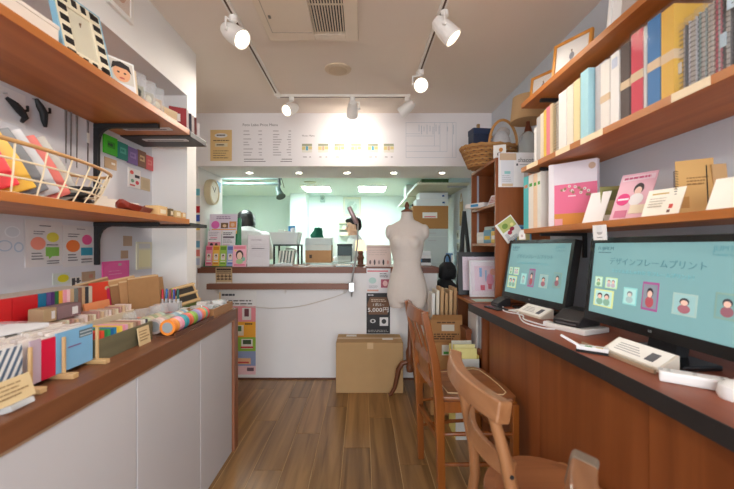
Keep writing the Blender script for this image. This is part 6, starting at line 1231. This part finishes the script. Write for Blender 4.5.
# ------------------------------------------------------------------ back room
for lx_, ly_, lab in (((317-CX)/F*5.78, 5.78, 'bright ceiling light panel above the trolley in the back room'), ((372-CX)/F*5.78, 5.78, 'bright ceiling light panel above the wall picture in the back room'), (-1.45, 4.3, 'added unseen ceiling light panel above the person with bobbed hair')):  # last panel is hidden by the header, added to brighten the left side
    t = thing('ceiling_light', lab, 'ceiling light', (lx_, ly_, 2.1), group='light panels in the back room')
    bx('frame', (-0.22, -0.26, -0.012), (0.22, 0.26, 0.0), LAMPW, t, 0.002)
    bx('diffuser', (-0.2, -0.24, -0.016), (0.2, 0.24, -0.012), mat((240, 255, 252), 0.5, 0, emit=17.0), t)
t = thing('ceiling_vent', 'round beige ceiling vent beyond the header', 'vent', (P(310, 0, 5.2).x, 5.2, 2.1))
build(MB().lathe([(0.0, -0.02), (0.07, -0.018), (0.09, 0.0)], n=24), 'cover', mat((206, 216, 196), 0.6, 0.02), t, smooth=True); build(MB().lathe([(0.0, -0.024), (0.045, -0.022), (0.045, -0.018)], n=20), 'centre_disc', mat((190, 200, 180), 0.6, 0.02), t)
# clock and card on the jamb
ck = thing('wall_clock', 'round cream wall clock on the jamb beside the opening', 'clock', (-1.48, 3.58, 1.72))
build(MB().lathe([(0.0, 0.0), (0.12, 0.0), (0.125, 0.02), (0.12, 0.055), (0.105, 0.06), (0.1, 0.05), (0.0, 0.05)], n=32, axis=0), 'case', mat((222, 206, 170), 0.4, 0.02), ck, smooth=True)
build(MB().lathe([(0.0, 0.0505), (0.099, 0.0505), (0.099, 0.052), (0.0, 0.052)], n=32, axis=0), 'dial', mat((238, 232, 214), 0.5, 0), ck)
build(MB().beam([(0.054, 0, 0), (0.054, 0.03, 0.05)], 0.006, 0.002, (1, 0, 0)), 'hand', BLACK, ck); build(MB().beam([(0.055, 0, 0), (0.055, -0.05, 0.05)], 0.004, 0.002, (1, 0, 0)), 'hand', BLACK, ck)
sheet('blue_card', 'blue card hanging beside the cream clock', 'card', 0.1, 0.1, (-1.474, 3.8, 1.76), 90, 0, 8, color=(110, 160, 200))
# backdrop roller and strobe
br_ = thing('backdrop_roller', 'grey backdrop roller hung under the back room ceiling', 'roller', (P(255, 0, 4.6).x, 4.6, 2.1))
build(MB().tube([(-0.55, 0, -0.05), (0.33, 0, -0.05)], 0.03, 14), 'roll', mat((150, 172, 168), 0.5, 0.02), br_, smooth=True); build(MB().tube([(-0.55, -0.02, -0.13), (0.33, -0.02, -0.13)], 0.018, 12), 'tube', mat((120, 140, 138), 0.4, 0.02), br_, smooth=True)
for x in (-0.5, 0.3): bx('hanger', (x-0.012, -0.03, -0.15), (x+0.012, 0.03, 0.0), mat((100, 112, 112), 0.5, 0), br_)
sb = thing('studio_strobe', 'dark studio strobe hanging from the back room ceiling', 'strobe', (P(281, 0, 4.55).x, 4.45, 2.1))
build(MB().tube([(0, 0, 0), (0, 0, -0.16), (0.0, 0, -0.24)], 0.012, 8), 'hanger', mat((60, 70, 72), 0.4, 0), sb); o = build(MB().lathe([(0.0, -0.07), (0.03, -0.07), (0.036, 0.0), (0.05, 0.06), (0.058, 0.075), (0.05, 0.075), (0.0, 0.06)], n=18), 'strobe_body', mat((64, 84, 80), 0.4, 0.02), sb, smooth=True)
o.location = (0.0, 0, -0.25); o.rotation_euler = (R(25), R(155), 0)
build(MB().tube([(0, 0, -0.05), (0.03, 0, -0.09), (0.06, 0, -0.2)], 0.004, 6), 'cord', BLACK, sb, smooth=True)
# trolley with crate and files
tq = thing('metal_trolley', 'dark metal trolley with curved rail behind the counter', 'trolley', (P(288, 0, 4.1).x, 4.12, 0))
for x in (-0.13, 0.13):
    for y in (-0.12, 0.12): build(MB().tube([(x, y, 0), (x, y, 1.2)], 0.011, 8), 'post', BLACKM, tq)
for z in (0.3, 0.96, 1.2): bx('tray', (-0.14, -0.13, z), (0.14, 0.13, z+0.018), mat((60, 70, 72), 0.4, 0.02), tq, 0.003)
build(MB().tube([(0.0, -0.14, 1.17), (0.08, -0.14, 1.17), (0.115, -0.14, 1.15), (0.125, -0.14, 1.1), (0.125, -0.14, 0.9)], 0.008, 8), 'rail', STEEL, tq, smooth=True)
for i in range(5):
    c = [(214, 222, 220), (190, 200, 200), (226, 226, 222), (170, 186, 190), (206, 214, 210)][i]
    t = thing('catalogue', '%s catalogue leaning on the trolley tray' % ['pale mint first', 'grey second', 'white third', 'slate fourth', 'silver last'][i], 'catalogue', (tq.location.x-0.09+0.035*i, 4.08, 0.979), 0, 0, 8, group='catalogues on the trolley')
    bx('cover', (-0.01, -0.06, 0), (0.01, 0.06, 0.17), mat(c, 0.5, 0.03), t, 0.001); bx('pages', (-0.0085, -0.0608, 0.003), (0.0085, 0.061, 0.1708), mat((236, 236, 230), 0.8, 0.05, 90), t)
cr = thing('plastic_crate', 'translucent plastic crate of packets on the trolley', 'crate', (tq.location.x-0.02, 4.12, 1.2185), 0)
CRP = clear((222, 228, 228), 0.85, 0.2); k = 0.003
def tapered(w0, d0, w1, d1, z0, z1): return [[(-w0, -d0, z0), (w0, -d0, z0), (w0, d0, z0), (-w0, d0, z0)], [(-w1, -d1, z0+z1), (w1, -d1, z0+z1), (w1, d1, z0+z1), (-w1, d1, z0+z1)]]
build(MB().loft(tapered(0.13, 0.11, 0.155, 0.13, 0, 0.13), cap=False), 'tub', CRP, cr); bx('base', (-0.13, -0.11, 0), (0.13, 0.11, 0.003), CRP, cr)
rim_ = build(MB().ring_frame(0.33, 0.28, 0.016, -0.004, 0.004), 'rim', mat((216, 224, 224), 0.4, 0), cr); rim_.rotation_euler = (R(-90), 0, 0); rim_.location = (0, -0.14, 0.13)
for i, (c, x, z, h) in enumerate((((226, 230, 228), -0.07, 0.004, 0.16), ((206, 190, 196), 0.01, 0.004, 0.14), ((60, 140, 200), 0.07, 0.004, 0.2), ((230, 232, 230), 0.1, 0.004, 0.18))):
    t = thing('film_packet', ['white film packet in the crate, first', 'pinkish film packet in the crate', 'blue film packet in the crate', 'white film packet in the crate beside the blue one'][i], 'packet', (cr.location.x+x, 4.12-0.03*(i % 2), 1.2185+z), 10*i, 0, 6-5*i, group='packets in the plastic crate')
    bx('wrap', (-0.035 if i != 3 else -0.012, -0.03, 0), (0.035 if i != 3 else 0.012, 0.03, h), mat(c, 0.5, 0.05), t, 0.004); bx('print', (-0.02 if i != 3 else -0.008, -0.031, h*0.6), (0.02 if i != 3 else 0.008, -0.029, h*0.85), mat((240, 244, 246), 0.5, 0), t)
# carton, green cloth, table behind the counter
tb = thing('work_table', 'pale work table behind the counter in the back room', 'table', (P(330, 0, 4.3).x, 4.34, 0))
bx('table_top', (-0.3, -0.2, 0.98), (0.34, 0.3, 1.01), mat((206, 220, 216), 0.5, 0.02), tb, 0.003)
for x in (-0.28, 0.32):
    for y in (-0.18, 0.28): build(MB().tube([(x, y, 0), (x, y, 0.98)], 0.014, 8), 'leg', STEEL, tb)
X0 = P(319, 0, 4.3).x
ca = thing('cardboard_box', 'brown carton with white tape on the back room table', 'box', (X0, 4.3, 1.0105))
bx('carton', (-0.145, -0.09, 0), (0.15, 0.1, 0.2), mat((196, 150, 108), 0.8, 0.04), ca, 0.003); bx('tape_strip', (-0.146, -0.091, 0.14), (0.151, -0.0895, 0.2), mat((216, 222, 218), 0.5, 0.03), ca); bx('stamp', (-0.1, -0.0912, 0.05), (-0.07, -0.0895, 0.09), mat((90, 70, 60), 0.6, 0), ca)
wt2 = thing('white_tub', 'white flat tub resting on the brown carton', 'tub', (X0, 4.31, 1.211))
bx('body', (-0.15, -0.09, 0), (0.15, 0.09, 0.07), mat((206, 218, 218), 0.5, 0.02), wt2, 0.006); bx('lid', (-0.155, -0.095, 0.07), (0.155, 0.095, 0.082), mat((220, 230, 228), 0.5, 0.02), wt2, 0.004)
gc = thing('green_cloth', 'crumpled dark green cloth on the white tub', 'cloth', (X0-0.02, 4.3, 1.2945))
rr = random.Random(8); rings = []
for q in range(5):
    f = q/4.0; rings.append([((0.085*(1-0.55*f)+rr.uniform(-0.014, 0.014))*math.cos(2*PI*j/12)+0.01*f, (0.06*(1-0.4*f))*math.sin(2*PI*j/12), 0.002+0.11*f+rr.uniform(-0.002, 0.012)*(q > 0)) for j in range(12)])
o = build(MB().loft(rings), 'cloth', mat((20, 90, 70), 0.9, 0.1, 30), gc, smooth=True)
bg_ = thing('white_bag', 'white plastic bag behind the green cloth', 'bag', (P(328, 0, 5.75).x, 5.75, 0.0))
rings = [ring(0.0, 0.15, 0.12), ring(0.5, 0.16, 0.13), ring(1.0, 0.17, 0.13, 0, 0.01), ring(1.3, 0.15, 0.11, 0, 0.0), ring(1.42, 0.1, 0.08, 0, 0.02), ring(1.47, 0.03, 0.03, 0, 0.03)]
build(MB().loft(rings), 'sack', mat((230, 236, 232), 0.5, 0.05, 12, bump=0.4), bg_, smooth=True); bx('label', (-0.06, -0.131, 1.2), (0.08, -0.118, 1.3), mat((236, 200, 180), 0.5, 0), bg_)
# printers by the second person
pt = thing('photo_printer', 'white photo printer with dark tray beside the second person', 'printer', (P(341, 0, 4.45).x, 4.42, 1.0105), 0)
bx('body', (-0.04, -0.02, 0), (0.13, 0.14, 0.19), mat((60, 80, 84), 0.4, 0.02), pt, 0.008); bx('cover', (-0.045, -0.025, 0.19), (0.135, 0.145, 0.215), mat((40, 50, 54), 0.4, 0), pt, 0.006)
build(MB().prism([(-0.1, 0.0), (0.02, 0.0), (0.02, 0.1), (-0.04, 0.06), (-0.1, 0.02)], -0.035, 0.12, 0), 'paper_tray', mat((222, 232, 230), 0.5, 0.02), pt, 0.004)
# picture and shelf on the far wall
photo_frame('framed_picture', 'square pale picture with frame high on the far wall', 0.32, 0.34, (P(352, 0, 6.63).x, 6.645, ZY(216, 6.63)), 0, 0, mat((206, 210, 186), 0.5, 0), b=0.035, mat_rgb=(196, 214, 200), blocks=[('e', 0.5, 0.5, 0.36, 0.36, (170, 196, 184)), ('e', 0.5, 0.5, 0.1, 0.1, (206, 222, 212)), ('p', [(0.5, 0.5), (0.8, 0.75), (0.7, 0.85)], (206, 226, 216)), ('p', [(0.5, 0.5), (0.2, 0.25), (0.3, 0.15)], (206, 226, 216))], stand=False)
ws = thing('rack_shelf', 'small pale rack of papers under the far wall picture', 'rack', (P(347, 0, 6.6).x, 6.6, ZY(236, 6.6)))
bx('back_board', (-0.14, 0.03, 0), (0.14, 0.055, 0.34), mat((190, 206, 190), 0.6, 0.02), ws)
for z in (0.0, 0.11, 0.22): bx('shelf_board', (-0.14, -0.06, z), (0.14, 0.03, z+0.015), mat((206, 196, 170), 0.6, 0.02), ws); bx('paper', (-0.11+z*0.2, -0.055, z+0.016), (0.05+z*0.2, 0.02, z+0.07), mat((214, 206, 186), 0.6, 0.06), ws)
sp = thing('wall_speaker', 'small grey speaker box on the far wall below ceiling', 'speaker', (P(322.5, 0, 6.6).x, 6.6, ZY(202, 6.6)))
bx('cabinet', (-0.04, -0.04, 0), (0.04, 0.055, 0.11), mat((170, 196, 190), 0.5, 0.02), sp, 0.008); build(MB().lathe([(0.0, -0.045), (0.026, -0.043), (0.028, -0.039)], (0, 0, 0.06), 16, axis=1), 'cone', mat((120, 140, 136), 0.6, 0.02), sp, smooth=True)
# right shelving of the back room
SW = mat((206, 222, 214), 0.5, 0.02)
def back_shelf(label, X0, Y0, Y1, z):
    t = thing('wall_shelf', label, 'shelf', ((X0+XR)/2, (Y0+Y1)/2, z), group='white shelves in the back room')
    bx('board', (-(XR-X0)/2, -(Y1-Y0)/2, 0), ((XR-X0)/2, (Y1-Y0)/2, 0.02), mat((200, 200, 176), 0.5, 0.02), t, 0.002); bx('front_edge', (-(XR-X0)/2-0.003, -(Y1-Y0)/2, -0.004), (-(XR-X0)/2, (Y1-Y0)/2, 0.022), SW, t)
    for y in (-(Y1-Y0)/2+0.1, (Y1-Y0)/2-0.1): build(MB().beam([((XR-X0)/2, y, -0.01), ((XR-X0)/2-0.22, y, -0.01)], 0.02, 0.018), 'bracket', STEEL, t)
back_shelf('white wide shelf high over the stacked white boxes', 0.6, 4.02, 4.95, 1.87)
back_shelf('white shelf further back above the dark camera bag', 0.62, 5.05, 6.4, 1.87)
back_shelf('lower white shelf further back behind the mannequin neck', 0.66, 5.05, 6.4, 1.62)
items = [(0.62, 5.2, 1.891, 0.18, 0.28, 0.17, (226, 236, 232), 'white carton on the high rear shelf'), (0.74, 5.65, 1.891, 0.16, 0.2, 0.13, (150, 176, 170), 'grey green carton on the high rear shelf'), (0.72, 6.1, 1.891, 0.2, 0.24, 0.16, (226, 190, 180), 'pink edged carton on the high rear shelf'),
         (0.70, 5.15, 1.641, 0.2, 0.26, 0.14, (36, 42, 44), 'black camera bag on the lower rear shelf'), (0.74, 5.55, 1.641, 0.2, 0.24, 0.15, (206, 222, 216), 'pale carton on the lower rear shelf'), (0.7, 5.95, 1.641, 0.16, 0.22, 0.18, (120, 180, 200), 'blue carton on the lower rear shelf'),
         (0.66, 4.1, 1.891, 0.3, 0.2, 0.05, (60, 90, 50), 'green flat box on the wide high shelf'), (0.7, 4.4, 1.891, 0.3, 0.28, 0.06, (120, 110, 90), 'brown flat box on the wide high shelf')]
for (x, y, z, w_, d_, h_, c, lab) in items:
    t = thing('storage_box', lab, 'box', (x, y, z), group='boxes on the back room shelves')
    bx('body', (0, 0, 0), (w_, d_, h_*0.8), mat(c, 0.6, 0.04), t, 0.004); bx('lid', (-0.003, -0.003, h_*0.8), (w_+0.003, d_+0.003, h_), mat(c, 0.55, 0.02), t, 0.004); bx('label', (-0.0045, d_*0.3, h_*0.25), (-0.002, d_*0.7, h_*0.6), mat((232, 236, 232), 0.6, 0), t)
cabn = thing('drawer_cabinet', 'grey white drawer cabinet under the brown carton', 'cabinet', (P(432, 0, 4.5).x, 4.5, 0))
bx('body', (-0.2, 0.01, 0), (0.2, 0.32, 1.41), mat((206, 216, 214), 0.5, 0.02), cabn, 0.003)
for i, (z0, z1) in enumerate(((0.02, 0.5), (0.51, 1.0), (1.01, 1.31), (1.32, 1.4))):
    d_ = bx('drawer', (-0.19, 0.0, z0), (0.19, 0.0098, z1), mat((196, 206, 208), 0.4, 0.02), cabn, 0.002)
    bx('handle', (-0.05, -0.012, z1-0.05), (0.05, 0.0, z1-0.038), STEEL, d_)
bc2 = thing('cardboard_box', 'brown carton with white label stacked on the drawer cabinet', 'box', (P(431, 0, 4.5).x, 4.52, 1.411))
bx('carton', (-0.215, 0, 0), (0.215, 0.28, 0.28), mat((178, 130, 78), 0.8, 0.03), bc2, 0.003); bx('shipping_label', (-0.1, -0.001, 0.13), (0.08, 0.001, 0.2), PAPER, bc2); bx('print', (-0.08, -0.0018, 0.14), (0.06, 0.0, 0.152), mat((226, 90, 110), 0.5, 0), bc2)
for i, (z, w_, lab) in enumerate(((1.6915, 0.2, 'white flat box, lower one over the brown carton'), (1.7735, 0.175, 'white flat box, upper one over the brown carton'))):
    t = thing('flat_box', lab, 'box', (P(433+i*1, 0, 4.5).x, 4.53, z), group='white flat boxes in the back room')
    bx('body', (-w_, 0, 0), (w_, 0.25, 0.07), mat((222, 230, 234), 0.5, 0.02), t, 0.003); bx('lid', (-w_-0.002, -0.002, 0.07), (w_+0.002, 0.252, 0.081), mat((230, 236, 238), 0.5, 0.02), t, 0.002)
    bx('sticker', (w_*0.6, -0.0035, 0.03), (w_*0.75, -0.001, 0.05), mat((40, 90, 150), 0.5, 0), t)
prn = thing('label_printer', 'small white printer with dark slot behind the mannequin waist', 'printer', (P(421, 0, 3.62).x, 3.6, CZ))
bx('body', (-0.05, -0.04, 0), (0.09, 0.12, 0.1), mat((226, 230, 232), 0.4, 0.01), prn, 0.006); bx('paper_slot', (-0.045, -0.042, 0.03), (0.085, -0.0395, 0.07), BLACK, prn); bx('lid', (-0.05, -0.03, 0.1), (0.09, 0.12, 0.14), mat((214, 220, 224), 0.4, 0.01), prn, 0.01); bx('button', (-0.03, -0.0435, 0.04), (0.0, -0.0415, 0.06), mat((60, 140, 190), 0.4, 0), prn)
# black bags, stand, hanging bits by the right wall
st = thing('step_stool', 'low grey stool under the black bags behind the cartons', 'stool', (0.83, 3.68, 0))
bx('seat', (-0.13, -0.13, 0.6), (0.15, 0.15, 0.63), mat((90, 90, 92), 0.5, 0.03), st, 0.004)
for x in (-0.11, 0.13):
    for y in (-0.11, 0.13): build(MB().tube([(x, y, 0), (x, y, 0.6)], 0.012, 8), 'leg', STEEL, st)
def bag(name, label, loc, r, rz, strap=True, seed=1):
    t = thing(name, label, 'bag', loc, rz, group='black bags on the stool'); rr = random.Random(seed); rings = []
    for f, k in ((0.0, 0.8), (0.12, 1.0), (0.5, 1.0), (0.8, 0.85), (1.0, 0.45)): rings.append([(r[0]*k*math.copysign(abs(math.cos(2*PI*j/16))**0.7, math.cos(2*PI*j/16))+rr.uniform(-0.006, 0.006), r[1]*k*math.copysign(abs(math.sin(2*PI*j/16))**0.7, math.sin(2*PI*j/16)), r[2]*f) for j in range(16)])
    build(MB().loft(rings), 'bag_body', mat((34, 34, 38), 0.7, 0.1, 30), t, smooth=True); build(MB().prism([(-r[0]*0.55, r[2]*0.2), (r[0]*0.55, r[2]*0.2), (r[0]*0.5, r[2]*0.6), (-r[0]*0.5, r[2]*0.6)], -r[1]*1.06, -r[1]*0.9, 1), 'pocket', mat((44, 44, 48), 0.7, 0.05), t, 0.006)
    if strap: build(MB().tube([(r[0]*0.3*math.cos(a)*1.3, 0, r[2]*0.97+r[2]*0.45*math.sin(a)) for a in [PI*k/12 for k in range(13)]], 0.008, 6), 'strap', BLACKM, t, smooth=True)
bag('camera_bag', 'black camera bag lying on the stool behind the cartons', (0.82, 3.66, 0.6305), (0.12, 0.1, 0.24), 0, False)
bag('camera_bag', 'smaller black bag on top of the lower black bag', (0.845, 3.67, 0.8715), (0.085, 0.07, 0.17), 20, seed=4)
es = thing('folded_stand', 'black folded easel stand leaning by the right wall', 'stand', (P(462, 0, 3.15).x+0.03, 3.15, 0))
for s in (-1, 1): build(MB().beam([(s*0.115, 0, 0), (s*0.112, 0.0, 0.3), (0.0, 0.04, 1.5)], 0.03, 0.012, (0, 1, 0)), 'leg', mat((52, 58, 58), 0.5, 0.03), es, 0.002)
build(MB().beam([(0, 0.04, 1.5), (0, 0.2, 0)], 0.025, 0.012, (1, 0, 0)), 'rear_leg', mat((52, 58, 58), 0.5, 0.03), es); build(MB().beam([(-0.09, 0.02, 0.62), (0.09, 0.02, 0.62)], 0.02, 0.012), 'cross_bar', mat((52, 58, 58), 0.5, 0.03), es)
def rwall(name, label, cat, Y, z, w_, h_, c, blocks=()): return sheet(name, label, cat, w_, h_, (XR-0.003, Y, z), -90, color=c, blocks=blocks, t=0.004)
hg = rwall('hanging_banner', 'tan woven banner hanging on the back room wall', 'banner', 4.35, 1.44, 0.14, 0.28, (176, 150, 106), [(0.1, 0.08, 0.9, 0.92, (190, 166, 120))])
build(MB().tube([(-0.06, -0.002, 0.28), (0, -0.002, 0.38), (0.06, -0.002, 0.28)], 0.003, 5), 'cord', mat((170, 140, 90), 0.7, 0), hg)
for i, (Y, z, c, lab) in enumerate(((4.3, 1.28, (170, 150, 140), 'small photo pinned under the tan banner, upper'), (4.3, 1.14, (196, 170, 140), 'small photo pinned under the tan banner, lower'), (4.5, 1.28, (200, 206, 200), 'pale photo pinned beside the tan banner'), (4.5, 1.13, (150, 150, 140), 'grey photo pinned below the pale one'))):
    rwall('pinned_photo', lab, 'photograph', Y, z, 0.12, 0.11, (232, 232, 226), [(0.1, 0.15, 0.9, 0.9, c), ('e', 0.5, 0.5, 0.2, 0.22, (120, 110, 106))])
dr = thing('blue_board', 'upright blue edged board behind the black bags', 'board', (P(449, 0, 4.1).x, 4.1, 0), -30)
bx('panel', (-0.04, 0, 0), (0.04, 0.02, 1.12), mat((90, 130, 176), 0.5, 0.02), dr, 0.006); bx('edge', (0.028, -0.003, 0.02), (0.042, 0.0, 1.1), mat((226, 230, 232), 0.5, 0), dr)

# ------------------------------------------------------------------ people
SKIN = mat((226, 178, 150), 0.55, 0.03, 20); HAIR = mat((24, 20, 22), 0.35, 0.1, 90, spec=0.5); SHIRT = mat((226, 226, 226), 0.8, 0.03, 20); TROU = mat((46, 50, 62), 0.8, 0.05, 30)
def limb(mb, pts, rs, n=12): mb.tube(pts, rs, n)
def hand(mb, wrist, d, up, s=1.0, curl=0.5):
    """Palm, four bent fingers of unequal length and a side thumb, pointing along d."""
    d = Vector(d).normalized(); up = Vector(up).normalized(); side = d.cross(up).normalized(); up = side.cross(d).normalized(); w0 = Vector(wrist)
    palm = w0+d*0.045*s; mb.tube([w0, w0+d*0.03*s, w0+d*0.08*s], [0.024*s, 0.034*s, 0.034*s], 10)
    for k, ln in ((-1.5, 0.062), (-0.5, 0.074), (0.5, 0.07), (1.5, 0.055)):
        b0 = w0+d*0.078*s+side*(k*0.017*s); b1 = b0+(d-up*curl*0.3).normalized()*ln*0.5*s; b2 = b1+(d-up*curl*1.1).normalized()*ln*0.5*s
        mb.tube([b0-d*0.01*s, b1, b2], [0.009*s, 0.0082*s, 0.0066*s], 8)
    t0 = w0+d*0.025*s-side*0.028*s; t1 = t0+(d*0.6-side*0.8).normalized()*0.032*s; t2 = t1+(d*0.95-side*0.2-up*0.2).normalized()*0.03*s
    mb.tube([t0+side*0.012*s, t1, t2], [0.0115*s, 0.0095*s, 0.0075*s], 8)
def person(label, loc, rz, hair_kind, arms, head_rx=0.0, hunch=0.0):
    """Seated figure facing local -y; origin on the floor under the pelvis."""
    t = thing('person', label, 'person', loc, rz)
    sh = 0.2; hip = 0.52; mb = MB()
    mb.loft([ring(hip-0.07, 0.15, 0.12, 0.0), ring(hip, 0.165, 0.125), ring(hip+0.12, 0.14, 0.1, -0.005), ring(hip+0.25, 0.15, 0.105, -0.01), ring(hip+0.4, 0.175, 0.105, -0.015), ring(hip+0.48, 0.15, 0.085, -0.01), ring(hip+0.52, 0.08, 0.06, -0.005), ring(hip+0.54, 0.05, 0.05, -0.008)])
    nk = Vector((0, -0.01, hip+0.52)); mb.tube([nk, nk+Vector((0, -0.012-hunch*0.4, 0.06-hunch*0.5)), nk+Vector((0, -0.022-hunch*0.8, 0.12-hunch))], [0.052, 0.048, 0.05], 14)
    hc = Vector((0, -0.035-hunch*0.8, hip+0.665-hunch)); rot = Matrix.Rotation(R(head_rx), 3, 'X')
    def H(x, y, z): return hc+rot @ Vector((x, y, z))
    mb.ellipsoid(H(0, 0.012, 0.02), (0.076, 0.095, 0.1), 18, rot=rot); mb.ellipsoid(H(0, -0.025, -0.045), (0.058, 0.062, 0.075), 16, rot=rot)
    mb.tube([H(0, -0.085, 0.0), H(0, -0.108, -0.028), H(0, -0.088, -0.038)], [0.009, 0.014, 0.012], 10)          # nose
    mb.ellipsoid(H(0, -0.084, -0.066), (0.022, 0.01, 0.009), 10); mb.ellipsoid(H(0, -0.075, -0.105), (0.022, 0.018, 0.016), 10)      # mouth, chin
    for s in (-1, 1):
        mb.ellipsoid(H(s*0.078, 0.005, -0.015), (0.009, 0.02, 0.03), 10, rot=rot); mb.ellipsoid(H(s*0.03, -0.078, 0.018), (0.02, 0.01, 0.007), 8)
        limb(mb, [(s*0.085, -0.02, hip-0.01), (s*0.11, -0.2, hip-0.01), (s*0.115, -0.42, hip-0.03)], [0.085, 0.078, 0.058])
        limb(mb, [(s*0.115, -0.42, hip-0.03), (s*0.115, -0.43, hip-0.2), (s*0.115, -0.41, 0.08)], [0.056, 0.054, 0.036])
        limb(mb, [(s*0.115, -0.39, 0.045), (s*0.115, -0.48, 0.04), (s*0.115, -0.58, 0.03)], [0.04, 0.04, 0.028])
    for s, (el, wr, hd_) in zip((-1, 1), arms):
        sp_ = Vector((s*sh, -0.01, hip+0.43)); el, wr = Vector(el), Vector(wr)
        limb(mb, [Vector((s*0.1, -0.01, hip+0.44)), sp_, sp_.lerp(el, 0.5), el], [0.05, 0.054, 0.046, 0.038]); limb(mb, [el, el.lerp(wr, 0.4), wr], [0.038, 0.038, 0.026]); hand(mb, wr, hd_, (0, 0, 1), 1.0)
    body = build(mb, 'body', SKIN, t); remesh(body, 0.0065, 4)
    for s in (-1, 1):
        e = build(MB().ellipsoid(H(s*0.03, -0.083, 0.008), (0.013, 0.008, 0.008), 12), 'eye', mat((240, 238, 236), 0.2, 0), t, smooth=True); build(MB().ellipsoid(H(s*0.03, -0.0895, 0.008), (0.006, 0.003, 0.006), 10), 'iris', mat((30, 22, 20), 0.2, 0), e, smooth=True)
        build(MB().tube([H(s*0.015, -0.09, 0.03), H(s*0.03, -0.091, 0.034), H(s*0.047, -0.082, 0.03)], 0.003, 6), 'eyebrow', HAIR, t, smooth=True)
    build(MB().ellipsoid(H(0, -0.091, -0.066), (0.021, 0.006, 0.006), 10), 'lips', mat((196, 110, 104), 0.4, 0), t, smooth=True)
    # shirt
    mb = MB(); mb.loft([ring(hip-0.03, 0.178, 0.137), ring(hip+0.12, 0.155, 0.116, -0.005), ring(hip+0.25, 0.164, 0.12, -0.01), ring(hip+0.4, 0.188, 0.119, -0.015), ring(hip+0.485, 0.16, 0.097, -0.01), ring(hip+0.525, 0.085, 0.07, -0.005), ring(hip+0.54, 0.066, 0.066, -0.005)])
    for s, (el, wr, hd_) in zip((-1, 1), arms):
        sp_ = Vector((s*sh, -0.01, hip+0.43)); el, wr = Vector(el), Vector(wr); limb(mb, [Vector((s*0.1, -0.01, hip+0.44)), sp_, sp_.lerp(el, 0.5), el, el.lerp(wr, 0.3), el.lerp(wr, 0.75)], [0.06, 0.068, 0.062, 0.054, 0.05, 0.044])
    remesh(build(mb, 'shirt', SHIRT, t), 0.01, 4)
    mb = MB(); mb.loft([ring(hip-0.085, 0.165, 0.14), ring(hip-0.02, 0.184, 0.142), ring(hip+0.05, 0.17, 0.13)])
    for s in (-1, 1): limb(mb, [(s*0.085, -0.02, hip-0.01), (s*0.11, -0.2, hip-0.01), (s*0.115, -0.42, hip-0.03), (s*0.115, -0.44, hip-0.1), (s*0.115, -0.43, hip-0.25), (s*0.115, -0.41, 0.1)], [0.098, 0.092, 0.075, 0.07, 0.066, 0.056])
    remesh(build(mb, 'trousers', TROU, t), 0.011, 4)
    for s in (-1, 1): build(MB().ellipsoid((s*0.115, -0.48, 0.035), (0.045, 0.12, 0.035), 14), 'shoe', BLACKM, t, smooth=True)
    mb = MB(); n_ = 24
    if hair_kind == 'bob':
        mb.ellipsoid(H(0, 0.026, 0.032), (0.108, 0.118, 0.118), 20, rot=rot)
        rg = []
        for z, k in ((0.03, 1.0), (-0.03, 1.02), (-0.075, 0.95), (-0.115, 0.72)): rg.append([H(0.109*k*math.cos(a), 0.035+0.11*k*math.sin(a), z) for a in [2*PI*j/20 for j in range(20)] ])
        rg = [[p if (rot.inverted() @ (p-hc)).y > -0.02 else hc+rot @ Vector(((rot.inverted() @ (p-hc)).x, -0.02, (rot.inverted() @ (p-hc)).z)) for p in r_] for r_ in rg]
        mb.loft(rg)
    else:
        mb.ellipsoid(H(0, 0.03, 0.045), (0.085, 0.096, 0.086), 20, rot=rot); mb.ellipsoid(H(0, 0.06, -0.005), (0.078, 0.062, 0.075), 16, rot=rot); mb.ellipsoid(H(0.01, -0.055, 0.082), (0.06, 0.04, 0.03), 14, rot=rot)
    remesh(build(mb, 'hair', HAIR, t), 0.008, 3)
    return t
def stool(label, loc, h):
    t = thing('work_stool', label, 'stool', loc, group='work stools in the back room')
    build(MB().lathe([(0.0, h-0.05), (0.15, h-0.05), (0.165, h-0.03), (0.155, h), (0.0, h)], n=24), 'seat', mat((60, 60, 64), 0.6, 0.03), t, smooth=True); build(MB().lathe([(0.025, 0.05), (0.025, h-0.05)], n=12), 'column', STEEL, t)
    for k in range(5): build(MB().tube([(0, 0, 0.06), (0.2*math.cos(2*PI*k/5), 0.2*math.sin(2*PI*k/5), 0.03)], [0.018, 0.012], 8), 'leg', BLACKM, t); build(MB().lathe([(0.0, -0.012), (0.022, -0.012), (0.022, 0.012), (0.0, 0.012)], (0.205*math.cos(2*PI*k/5), 0.205*math.sin(2*PI*k/5), 0.022), 12, axis=0), 'caster', BLACK, t)
hx = P(247, 223, 4.17); hz = hx.z-(0.52+0.665-0.085)
stool('dark round stool under the person with bobbed hair', (hx.x, 4.16, 0), 0.40+hz)
person('person with dark bobbed hair and white shirt seated behind counter', (hx.x, 4.16, hz), 205, 'bob', [((-0.28, -0.14, 0.72), (-0.17, -0.36, 0.68), (0.3, -0.9, 0)), ((0.28, -0.14, 0.72), (0.17, -0.36, 0.68), (-0.3, -0.9, 0))], 20, 0.085)
hx = P(355.5, 226, 5.05); hz2 = hx.z-(0.52+0.665)
stool('dark round stool under the person in profile', (hx.x, 5.05, 0), 0.40+hz2)
person('person with short dark hair and white shirt seated in profile', (hx.x, 5.05, hz2), -82, 'short', [((-0.27, -0.12, 0.72), (-0.15, -0.36, 0.72), (0.2, -0.95, 0.1)), ((0.27, -0.12, 0.72), (0.15, -0.36, 0.72), (-0.2, -0.95, 0.1))], 10)
ft = None
